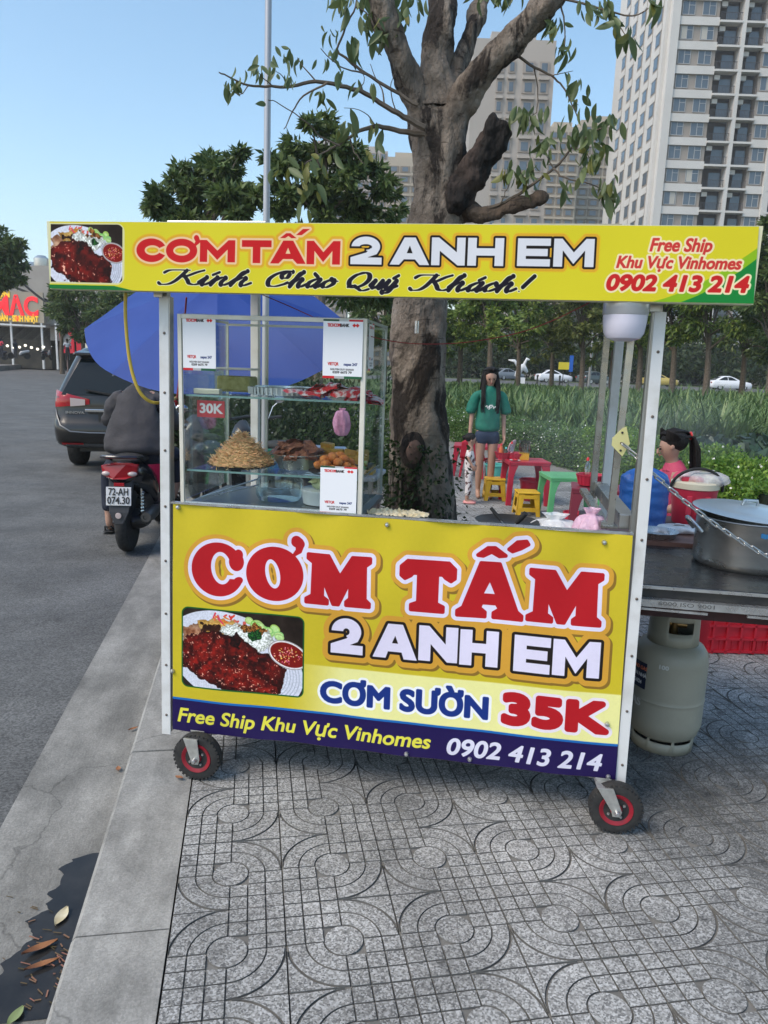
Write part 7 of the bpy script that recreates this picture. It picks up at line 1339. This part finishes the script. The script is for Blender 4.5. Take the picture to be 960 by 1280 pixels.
# ------------------------------------------------------------------ reeds, lawn, hedge
struct(sheet('lawn', [(3.2, 26), (4.9, 14), (8.2, 7.2), (26, 3), (90, 20), (120, 160), (-20, 160), (-.2, 60), (-.2, 26)], -.012, mat('lawn_grass', (.05, .085, .02), .9, col2=(.08, .11, .03), scale=2.5, bump=.6, bscale=30)))
struct(sheet('park_road', [(at(-400, 480, 76).x, at(-400, 480, 76).y), (at(1600, 480, 76).x, at(1600, 480, 76).y), (at(1600, 480, 98).x, at(1600, 480, 98).y), (at(-400, 480, 98).x, at(-400, 480, 98).y)], -.004, M_asphalt))
V = []; Q = []; k = 0; nb = 0
M_reed = leafmat('reed_blade', (.09, .16, .05), (.15, .22, .075), .5, .45, .25)
VV = []; 
while nb < 3000:
    D = 13+60*rng.random()**1.7; x = rng.uniform(525, 1010); y = 460
    p = at(x, y, D); lx = 4.9+.0*p.y
    hl = 5.6 if p.y > 14 else 5.6+(14-p.y)*.75
    if p.x < hl or D > 68: continue
    nb += 1; n = 13; s = rng.uniform(.75, 1.2)*min(1.0, max(.30, (1.62-.0185*D)/1.25))*(.78+.5*mnoise.noise(Vector((p.x*.35, p.y*.25, 3)))+.2*rng.random()); a = rng.uniform(0, 2*pi, n); L = s*rng.uniform(.8, 1.35, n); w = rng.uniform(.014, .028, n)*(1+D/22); lean = rng.uniform(.25, 1.0, n)
    o = np.stack([p.x+rng.normal(0, .12, n), p.y+rng.normal(0, .12, n), np.full(n, -.02)], 1); dx = np.stack([np.cos(a), np.sin(a), 0*a], 1); sx = np.stack([-np.sin(a), np.cos(a), 0*a], 1)
    rows = []
    for j, tt in enumerate((0, .35, .7, 1.0)):
        c = o+dx*(lean*L*.75*tt**2)[:, None]+np.array([0, 0, 1])*(L*(tt-.42*lean*tt**2.6))[:, None]; ww = (w*(1, .95, .6, .08)[j])[:, None]; rows.append(np.stack([c-sx*ww, c+sx*ww], 1))
    A = np.stack(rows, 1).reshape(n, 8, 3); VV.append(A)
A = np.concatenate(VV); n = len(A); q = np.array([[0, 1, 3, 2], [2, 3, 5, 4], [4, 5, 7, 6]]); Q = (np.arange(n)[:, None, None]*8+q[None]).reshape(-1, 4); stuff(fastmesh('reeds', A.reshape(-1, 3), Q, M_reed))
# taro leaves among the reeds on the right
VV = []; M_taro = leafmat('taro_leaf', (.03, .06, .035), (.05, .085, .055), .4, .4, .2)
C_ = np.array([tuple(at(rng.uniform(870, 1000), 480, rng.uniform(10.5, 15))) for _ in range(650)]); C_[:, 2] = rng.uniform(.2, .7, 650); d = unit(np.stack([rng.normal(size=650), rng.normal(size=650), -.8*np.ones(650)], 1)); V, Q = leaves(C_, d, rng.uniform(.12, .26, 650), rng.uniform(.10, .2, 650), .3); stuff(fastmesh('taro_plants', V, Q, M_taro))
# hedge with small white flowers, in two stretches
HP = [Vector(G(x, y, 0)) for x, y in ((560, 545), (590, 553), (628, 562), (690, 575), (758, 592), (840, 622), (905, 650), (990, 690))]
def hedge(name, lab, pts, w, h, n, m, fl):
    t = thing(name, lab, 'hedge', tuple(pts[0])); P0 = pts[0]; pts = [p-P0 for p in pts]; seg = [(b_-a).length for a, b_ in zip(pts, pts[1:])]; cum = np.cumsum([0]+seg); u = rng.random(n)*cum[-1]; C_ = np.zeros((n, 3)); N_ = np.zeros((n, 3))
    i = np.clip(np.searchsorted(cum, u)-1, 0, len(seg)-1); P = np.array([tuple(p) for p in pts]); tt = (u-cum[i])/np.array(seg)[i]; c = P[i]*(1-tt)[:, None]+P[i+1]*tt[:, None]; dr = unit(P[i+1]-P[i]); nr = np.stack([dr[:, 1], -dr[:, 0], 0*dr[:, 0]], 1)
    s = rng.random(n); wob = .05*np.sin(u*5)+.04*np.sin(u*11+1); a = np.where(s < .5, 0, np.where(s < .62, 1, 2)); v = rng.random(n); hh = h+wob
    off = np.where(a == 0, (v-.5)*w, np.where(a == 1, -w/2, w/2))+rng.normal(0, .035, n); zz = np.where(a == 0, hh, v*hh)+rng.normal(0, .035, n)
    C_ = c-nr*0+nr*(off)[:, None]+np.array([0, 0, 1])*zz[:, None]+nr*(-w/2*0); nv = np.where((a == 0)[:, None], np.array([[0, 0, 1.]]), nr*np.where(a == 1, -1, 1)[:, None]); d = unit(nv*.8+rng.normal(size=(n, 3))*.8)
    V, Q = leaves(C_, d, rng.uniform(.03, .06, n), rng.uniform(.018, .032, n)); fastmesh('foliage', V, Q, m, t); nf = int(fl); j = rng.choice(n, nf); V, Q = leaves(C_[j]+nv[j]*.03, unit(rng.normal(size=(nf, 3))), np.full(nf, .03), np.full(nf, .03)); o_ = fastmesh('flowers', V, Q, mat('white_flower', (.75, .75, .68), .6), t); stuff(o_)
    b = MB()
    for a_, b2 in zip(pts, pts[1:]): b.bar(tuple(a_+Vector((0, 0, h*.42))), tuple(b2+Vector((0, 0, h*.42))), w*.82, h*.84)
    b.build('inner_dark_box', mat('hedge_core', (.012, .018, .008), .9), t, False); return t  # added solid box blocking the view through, near-black for the shaded depth between leaves
nrm = [(Vector((0, 0, 0)))]
hedge('hedge', 'clipped bluish green hedge with white blossoms behind the plastic tables', HP[:5], .7, .52, 30000, leafmat('hedge_leaf', (.085, .17, .045), (.14, .24, .07), .4), 900)
hedge('hedge', 'brighter green clipped hedge behind the cooler and the stock pot on the right', HP[4:], .8, .62, 34000, leafmat('hedge_leaf2', (.11, .22, .03), (.19, .32, .05), .4), 350)
# ------------------------------------------------------------------ park furniture
def pole(lab, x, D, h, r=.05): p = base_at(x, D); t = thing('lamp_post', lab, 'lamp post', tuple(p)); b = MB(); b.cyl((0, 0, 0), (0, 0, h), r, r*.6); b.build('shaft', mat('post_grey', (.3, .3, .3), .5), t); b = MB(); b.box((.4, 0, h), (.9, .12, .08)); b.build('lamp_head', M_alu, t, False)
pole('thin grey lamp post in the row of park trees behind the reeds', 737, 58, 8.5, .11)
p = at(652, 458, 80); t = thing('sculpture', 'white winged sculpture beyond the reeds right of the girl', 'sculpture', (p.x, p.y, 0), -.3); t.scale = (.55, .55, .8); b = MB(); b.box((0, 0, .4), (1.6, 1.2, .8)); b.build('plinth', mat('white_stone', (.7, .7, .7), .6), t, False); b = MB()
b.tube([(-.8, 0, .8), (-.4, 0, 1.8), (.4, 0, 2.2), (1.2, 0, 1.5)], [.5, .6, .5, .2], 8); b.tube([(-.2, 0, 1.8), (-1.4, 0, 2.9), (-2.6, 0, 3.0)], [.35, .22, .05], 6); b.tube([(.3, 0, 2.1), (.9, 0, 3.2), (1.9, 0, 3.0)], [.35, .22, .05], 6); b.build('figure', bpy.data.materials['white_stone'], t, True)
p = at(704, 468, 72); t = thing('signboard', 'small yellow and blue signboard among the park trees', 'sign', (p.x, p.y, 0), -.2); t.scale = (.45, .45, .75); b = MB(); b.box((0, 0, 2.6), (2.2, .1, .9)); b.build('panel', mat('sign_yellow', (.7, .55, .04), .5), t, False); b = MB(); b.box((1.5, 0, 2.9), (.8, .1, 2.0)); b.build('banner', mat('sign_blue', (.02, .12, .5), .5), t, False); b = MB(); b.cyl((0, .1, 0), (0, .1, 3), .08); b.build('post', M_dark, t)
bp0 = None
for i, (bx_, bw_) in enumerate(((735, 'below the thin lamp post'), (700, 'just right of the small white car'), (672, 'in front of the small white car'), (930, 'right of the white car at the far right'))):
    p = base_at(bx_, 74-i*.6); t = thing('bollard', 'dark bollard '+bw_, 'bollard', tuple(p), 0, 'bollards along the park road'); b = MB(); b.lathe([(0, 0), (.09, 0), (.09, .85), (.12, .88), (.1, 1.0), (0, 1.05)], 8); 
    if bp0 is None: bp0 = b.mesh('bollard_post', M_dark)
    o = bpy.data.objects.new('bollard_post', bp0); COL.objects.link(o); o.parent = t
# ------------------------------------------------------------------ far side of the road
FA = at(-160, 463, 50); fk = [(-60, 30), (-13.5, 40), (-17.4, 56), (-20.6, 67), (-26, 92), (-34, 130), (-60, 200)]
A_ = G(0, 464, -.13); B_ = G(58, 459, -.13)
dd = (B_-A_); P1 = A_-dd*1.2; P2 = A_+dd*2.0
b = MB(); b.prism([(P1.x, P1.y), (A_.x, A_.y), (B_.x, B_.y), (P2.x, P2.y), (P2.x-60, P2.y+20), (P1.x-80, P1.y)], -.134, .30); ob = b.build('far_pavement', mat('far_kerb', (.2, .19, .175), .9, col2=(.12, .115, .11), scale=.8), None, False); struct(ob)
# shop across the road
def Lx(x, y, D): p = at(x, y, D); return p
s0 = at(56, 404, 70); t = thing('restaurant', 'single storey restaurant across the road with a big red lettered sign and pale gable roof', 'building', (s0.x, s0.y, 0), -YAW); k_ = 70/F_
M_bei = mat('sign_board', (.42, .36, .27), .7, col2=(.36, .31, .24), scale=.3); M_roofp = mat('pale_roof', (.4, .37, .33), .8, col2=(.33, .3, .27), scale=.4)
zb = s0.z; W_ = 9.0
b = MB(); b.box((-W_/2, 0, zb+1.35), (W_, .25, 2.7)); b.build('sign_board', M_bei, t, False)
def lt_(txt, sz, x, z, m, xs=1, bold=.03): textmesh(txt, sz, m, 'sign_lettering', t, Matrix.Translation((x, -.16, z)) @ Matrix.Rotation(pi/2, 4, 'X'), bold=bold, xs=xs, align='RIGHT', depth=.03)
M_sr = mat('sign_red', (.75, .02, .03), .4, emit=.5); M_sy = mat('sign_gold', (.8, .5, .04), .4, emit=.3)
lt_('A MẠC', 2.3, -.45, zb+1.35, M_sr, .82, .08); lt_('T LỘN', .75, -2.95, zb+2.4, M_sy, 1, .03); lt_('N ĐOÀN - SINH NHẬT', .72, -.5, zb+.3, M_sy, .62, .03)
b = MB(); b.prism([(-W_, zb+2.2), (-2, zb+5.1), (6, zb+5.3), (8, zb+1.0), (8, zb-1.5), (-W_, zb-1.5)], 1.0, 9, 'y'); b.build('hall', M_roofp, t, False)
b = MB(); b.bar((-3, .4, zb+3.2), (6.5, .4, zb-.3), .18, .2); b.build('roof_edge', M_dark, t, False)
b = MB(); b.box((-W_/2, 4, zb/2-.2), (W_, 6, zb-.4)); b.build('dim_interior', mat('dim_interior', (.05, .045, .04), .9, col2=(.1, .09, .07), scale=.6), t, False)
for x in (-4.6, -3.1, -.3, 1.0, -7.0): b = MB(); b.bar((x, 0, 0), (x, 0, zb), .16); b.build('pillar', M_white, t, False)
b = MB(); b.bar((-W_, -.3, zb-.15), (.2, -.3, zb-.3), .12, .15); b.build('eave_beam', M_white, t, False)
for i in range(16): b = MB(); b.ball((-W_+.6+i*.55, -.2, zb-2.2+.15*math.sin(i*1.7)), (.14, .1, .12), 8, 6); b.build('lantern', mat('lantern', (.8, .75, .6), .4, emit=1.2) if i == 0 else bpy.data.materials['lantern'], t)
for x in (1.6, 2.4, 3.1): b = MB(); b.box((x, -.1, zb-1.5), (.5, .06, 2.2)); b.build('red_banner', mat('cloth_red', (.65, .02, .04), .6) if x < 2 else bpy.data.materials['cloth_red'], t, False)
b = MB(); b.box((2.6, 1.2, zb-.3), (5.2, 2.6, .15), ry=.06); b.build('awning', M_dark, t, False)
w = at(52, 332, 82); t = thing('water_tank', 'steel water tank on a stand above the roof across the road', 'water tank', (w.x, w.y, w.z-1.6)); b = MB(); b.lathe([(0, .8), (.72, .8), (.75, .9), (.75, 2.3), (.4, 2.6), (0, 2.65)], 20); b.build('tank', M_alu, t, 40); b = MB(); b.box((0, 0, 0), (2.2, 2, 1.5)); b.box((1.0, 0, -1.0), (4.2, 3, 1.6)); b.build('stand', mat('roof_house', (.4, .38, .33), .8), t, False)
p = at(84, 452, 60); t = thing('road_sign', 'pair of round grey road signs seen from behind on one post', 'road sign', (p.x, p.y, 0), -YAW)
zs = at(84, 405, 60).z; z2 = at(84, 424, 60).z; b = MB(); b.cyl((0, .05, 0), (0, .05, zs+.8), .05); b.build('post', mat('sign_post', (.3, .2, .18), .7), t)
for z in (zs, z2): b = MB(); b.lathe([(0, -.02), (.42, -.02), (.42, .02), (0, .02)], 20, (0, 0, z), 'y'); b.build('disc', mat('sign_back', (.28, .28, .29), .6) if z == zs else bpy.data.materials['sign_back'], t, 40)
for lab, x, y, D, c, rz in (('person in a pale shirt walking across the road under the round signs', 85, 450, 60, (.55, .6, .68), .3), ('person in red clothes at the left edge across the road', 2, 447, 64, (.6, .05, .08), -.5), ('person in dark clothes beside the scooters across the road', 20, 448, 65, (.05, .05, .06), 1.2)):
    p = at(x, y, D); t = thing('person', lab, 'person', tuple(p), rz); sp = [(0, 0, .86, .14, .11), (0, 0, 1.15, .15, .11), (0, 0, 1.36, .07), (0, 0, 1.5, .1), (0, 0, 1.62, .06)]
    skin('body', [sp]+[[sp[0], (s*.1, 0, .75, .08), (s*.11, .03, .4, .06), (s*.12, 0, .06, .05), (s*.12, -.12, .03, .04)] for s in (-1, 1)]+[[sp[1], (s*.2, 0, 1.3, .06), (s*.24, .0, 1.05, .05), (s*.24, -.1, .82, .04)] for s in (-1, 1)], mat('cloth_far', (.04, .04, .05), .8), t, 1); skin('shirt', [[(0, 0, .85, .17, .13), (0, 0, 1.15, .17, .13), (0, 0, 1.36, .1)], [(0, 0, 1.15, .17, .13), (-.2, 0, 1.3, .08), (-.25, 0, 1.08, .07)], [(0, 0, 1.15, .17, .13), (.2, 0, 1.3, .08), (.25, 0, 1.08, .07)]], mat('far_shirt', c, .8), t, 1); b = MB(); b.ball((0, 0, 1.55), (.11, .11, .1), 8, 6); b.build('hair', M_hair, t)
b = MB(); pA_ = at(20, 345, 60); pB_ = at(140, 420, 60)
wire('overhead_cable', 'thick black overhead cable sloping down across the pale roof', [(18, 345, 60), (50, 372, 60), (80, 390, 60), (130, 412, 60)], .09, M_dark)
# ------------------------------------------------------------------ TOWERS
M_tw = mat('tower_white', (.62, .60, .57), .8, col2=(.56, .54, .51), scale=.15); M_ti = mat('tower_brown', (.32, .28, .245), .8); M_td = mat('recess_dark', (.09, .085, .08), .8); M_tp = mat('tower_pane', (.09, .12, .15), .12, spec=.8); M_rail = mat('balcony_rail', (.05, .05, .055), .5); M_cur = mat('curtain', (.45, .43, .38), .6)
def facade(t, X0, cols, nf, fh, z0, y=0.0, W=None):
    """cols: (kind, x0, x1)"""
    ms = {}
    def wm(kind, w):
        key = (kind, round(w, 2))
        if key in ms: return ms[key]
        b = MB(); h = 1.75; fr = MB(); e = .07
        for c, d in (((0, 0, h/2), (w, .1, e)), ((0, 0, -h/2), (w, .1, e)), ((-w/2, 0, 0), (e, .1, h)), ((w/2, 0, 0), (e, .1, h)), ((0, 0, 0), (e, .1, h)), ((w*.25, 0, .3), (w*.5, .08, e*.8))): fr.box(c, d)
        b.box((0, .02, 0), (w-.1, .04, h-.1)); ms[key] = (fr.mesh('window', mat('window_frame', (.42, .42, .42), .5) if not ms else bpy.data.materials['window_frame']), b.mesh('pane', M_tp)); return ms[key]
    rm = {}
    for f in range(nf):
        z = z0+f*fh
        for kind, a, c in cols:
            if kind == 'w':
                wd = c-a; fr, pn = wm('w', wd); o = bpy.data.objects.new('window', fr); COL.objects.link(o); o.parent = t; o.location = (X0+(a+c)/2, y-.05, z+fh*.55); q = bpy.data.objects.new('pane', pn); COL.objects.link(q); q.parent = o
                if random.random() < .35:
                    k = 'cu%.2f' % wd
                    if k not in rm: b = MB(); b.box((wd*.2*0-wd*.22, -.01, 0), (wd*.42, .01, 1.6)); rm[k] = b.mesh('curtain', M_cur)
                    q = bpy.data.objects.new('curtain', rm[k]); COL.objects.link(q); q.parent = o; q.location = (0 if random.random() < .5 else wd*.44, 0, 0)
            elif kind == 'b':
                k = 'b%.2f%.2f' % (a, c)
                if k not in rm:
                    b = MB(); w = c-a
                    for i in range(int(w/.22)+1): b.box((-w/2+i*.22, -.35, .55), (.05, .05, 1.0))
                    b.box((0, -.35, 1.08), (w, .07, .07)); rm[k] = b.mesh('balcony_rail', M_rail); b = MB(); b.box((w*.15, .75, 1.25), (w*.55, .06, 2.1)); rm[k+'d'] = b.mesh('balcony_door', M_tp); b = MB(); b.box((0, 0, .0), (.8, .35, .6)); rm['ac'] = b.mesh('air_conditioner', M_tw)
                o = bpy.data.objects.new('balcony_rail', rm[k]); COL.objects.link(o); o.parent = t; o.location = (X0+(a+c)/2, y, z+.1); q = bpy.data.objects.new('balcony_door', rm[k+'d']); COL.objects.link(q); q.parent = t; q.location = (X0+(a+c)/2, y, z+.1)
                if random.random() < .6: q = bpy.data.objects.new('air_conditioner', rm['ac']); COL.objects.link(q); q.parent = t; q.location = (X0+a+.6, y+.4, z+2.45)
D = 116; c0 = at(814, 278, D); t = thing('apartment_tower', 'tall white and brown apartment tower with balconies at the right edge', 'apartment tower', (c0.x, c0.y, 0), -YAW); FH = 3.12; NF = 21; HT = NF*FH+1
b = MB(); b.box((14, 13+.9, HT/2), (28, 24.2, HT)); b.build('core', M_td, t, False)
b = MB(); b.box((3.9, .9, HT/2), (5.6, 1.6, HT)); b.build('window_bay', M_ti, t, False); b = MB(); b.box((14.3, .9, HT/2), (2.3, 1.6, HT)); b.build('window_bay', M_ti, t, False); b = MB(); b.box((21.6, .9, HT/2), (5.6, 1.6, HT)); b.build('window_bay', M_ti, t, False)
for x, w in ((.55, 1.1), (10.15, .55), (16.0, .9), (18.4, .8), (24.9, .9)): b = MB(); b.box((x, .42, HT/2), (w, 1.75, HT+.6)); b.build('pier', M_tw, t, False)
for f in range(NF+1):
    for a, c in ((1.1, 6.7), (13.1, 15.55), (18.8, 24.4)): b = MB(); b.box(((a+c)/2, .02, f*FH), (c-a, .5, 1.05)); b.build('spandrel', M_tw, t, False)
    for a, c in ((6.7, 9.87), (10.43, 13.1), (15.9, 18.1)): b = MB(); b.box(((a+c)/2, .2, f*FH), (c-a-.01, 1.4, .28)); b.build('balcony_slab', M_tw, t, False)
facade(t, 0, [('w', 1.5, 3.2), ('w', 4.3, 6.1), ('b', 6.8, 9.8), ('b', 10.5, 13.0), ('w', 13.5, 15.2), ('b', 16.5, 18.0), ('w', 19.2, 21), ('w', 22, 23.8)], NF, FH, 0, .08)
b = MB(); b.box((-.25, 13, HT/2), (.6, 24.6, HT)); b.build('side_wall', M_tw, t, False)
for j, (ya, sx) in enumerate(((3, -.58), (7.0, -.58), (11, -.58), (15.5, -.58), (20, -.58))):
    b = MB(); b.box((sx, ya, HT/2), (.08, 2.2, HT)); b.build('side_bay', M_ti, t, False)
sw = MB(); sw.box((0, 0, 0), (.1, 1.6, 1.6)); swm = sw.mesh('side_window', M_tp); sl_ = MB(); sl_.box((0, 0, 0), (.1, 2.4, 1.0)); slm = sl_.mesh('side_spandrel', M_tw)
for f in range(NF):
    for ya in (3, 7.0, 11, 15.5, 20):
        o = bpy.data.objects.new('side_window', swm); COL.objects.link(o); o.parent = t; o.location = (-.63, ya, f*FH+1.7)
        o = bpy.data.objects.new('side_spandrel', slm); COL.objects.link(o); o.parent = t; o.location = (-.645, ya, f*FH)
def tower(lab, x0, x1, yt, D, wall, inf, cols, fh=3.1, px_floor=None, dz=12, name='apartment_tower', split=None, grp=None):
    a = at(x0, yt+60, D); c = at(x1, yt+60, D); W_ = (c-a).length; H_ = at((x0+x1)/2, yt, D).z; t = thing(name, lab, 'apartment tower', (a.x, a.y, 0), -YAW, grp); b = MB(); b.box((W_/2, dz/2+.3, H_/2), (W_, dz, H_)); b.build('wall', wall, t, False); nf = int(H_/fh)
    bs = MB(); pn = MB(); sp_ = MB()
    for f in range(nf):
        z = f*fh
        for u0, u1 in cols:
            sp_.box(((u0+u1)/2*W_, .22, z+1.7), ((u1-u0)*W_*1.1, .2, 1.9)); n = max(1, int((u1-u0)*W_/2.4)); ww = (u1-u0)*W_/n
            for i in range(n): pn.box((u0*W_+(i+.5)*ww, .1, z+1.7), (ww*.62, .12, 1.35))
            bs.box(((u0+u1)/2*W_, .05, z), ((u1-u0)*W_*1.12, .6, .5))
    stuff(sp_.build('infill', inf, t, False)); stuff(pn.build('windows', M_tp, t, False)); stuff(bs.build('slabs', wall, t, False)); b = MB(); b.box((W_*.5, dz/2, H_+.8), (W_*.55, dz*.6, 2.2)); b.build('roof_house', wall, t, False); return t
M_t2 = mat('tower_grey_beige', (.42, .38, .34), .8, col2=(.38, .345, .31), scale=.08); M_ty = mat('tower_sand', (.44, .37, .28), .8); M_tyd = mat('tower_sand_dark', (.22, .17, .12), .8)
tower('plain beige apartment tower rising behind the forked tree trunk', 590, 692, 48, 138, M_t2, M_ti, [(.44, .52), (.62, .76), (.82, .93), (.30, .38)])
tower('sandy apartment tower with many floors, left of the beige pair', 680, 722, 158, 240, M_ty, M_tyd, [(.08, .34), (.42, .60), (.68, .94)])
tower('sandy apartment tower standing right beside the white tower edge', 722, 770, 150, 255, M_ty, M_tyd, [(.06, .30), (.36, .62), (.70, .95)])
tower('low sandy tower seen left of the big trunk', 483, 522, 196, 260, M_ty, M_tyd, [(.05, .35), (.42, .70), (.78, .96)])
tower('low greyish tower behind the olive tree', 440, 483, 188, 270, M_t2, M_tyd, [(.05, .35), (.42, .70), (.78, .96)])
tower('pale tower partly hidden behind the olive tree crown', 396, 436, 176, 290, M_t2, M_tyd, [(.1, .4), (.55, .9)])
tower('bluish distant tower just above the roofs at the left', 36, 44, 330, 600, mat('tower_blue', (.2, .3, .42), .6), M_tp, [(.2, .8)])
# ------------------------------------------------------------------ AIR
def volbox(name, lo, hi, dens, col, noise=None):
    b = MB(); c = [(a+d)/2 for a, d in zip(lo, hi)]; b.box(c, [d-a for a, d in zip(lo, hi)]); o = b.build(name, None, None, False); m = bpy.data.materials.new(name); m.use_nodes = True; n = m.node_tree.nodes; n.remove(n['Principled BSDF'])
    v = n.new('ShaderNodeVolumePrincipled'); v.inputs['Color'].default_value = (*col, 1); v.inputs['Density'].default_value = dens; v.inputs['Anisotropy'].default_value = .2; m.node_tree.links.new(v.outputs[0], n['Material Output'].inputs['Volume']); o.data.materials.append(m); stuff(o); return o, m, v
volbox('haze', (-700, -20, -1.3), (700, 760, 90), .0006, (.98, .97, .95))
# smoke drifting from the grill side behind the cart
b = MB(); b.ball((0, 0, 0), (1.9, 1.5, .75), 24, 14); o = b.build('smoke', None, None, True); p = at(770, 545, 8.3); o.location = p; m = bpy.data.materials.new('smoke'); m.use_nodes = True; n = m.node_tree.nodes; l = m.node_tree.links; n.remove(n['Principled BSDF'])
v = n.new('ShaderNodeVolumePrincipled'); v.inputs['Color'].default_value = (.82, .88, .97, 1); tc = n.new('ShaderNodeTexCoord'); mp = n.new('ShaderNodeMapping'); mp.inputs['Scale'].default_value = (1/1.9, 1/1.5, 1/.75); l.new(tc.outputs['Object'], mp.inputs[0])
ln = n.new('ShaderNodeVectorMath'); ln.operation = 'LENGTH'; l.new(mp.outputs[0], ln.inputs[0]); mr = n.new('ShaderNodeMapRange'); mr.inputs[1].default_value = 1; mr.inputs[2].default_value = .2; mr.inputs[3].default_value = 0; mr.inputs[4].default_value = .13; l.new(ln.outputs['Value'], mr.inputs[0])
nz = n.new('ShaderNodeTexNoise'); nz.inputs['Scale'].default_value = 1.3; nz.inputs['Detail'].default_value = 2; l.new(tc.outputs['Object'], nz.inputs['Vector']); m2 = n.new('ShaderNodeMapRange'); m2.inputs[1].default_value = .38; m2.inputs[2].default_value = .62; l.new(nz.outputs[0], m2.inputs[0])
mu = n.new('ShaderNodeMath'); mu.operation = 'MULTIPLY'; l.new(mr.outputs[0], mu.inputs[0]); l.new(m2.outputs[0], mu.inputs[1]); l.new(mu.outputs[0], v.inputs['Density']); l.new(v.outputs[0], n['Material Output'].inputs['Volume']); o.data.materials.append(m); stuff(o)
S.cycles.volume_max_steps = 96; S.cycles.volume_step_rate = 2
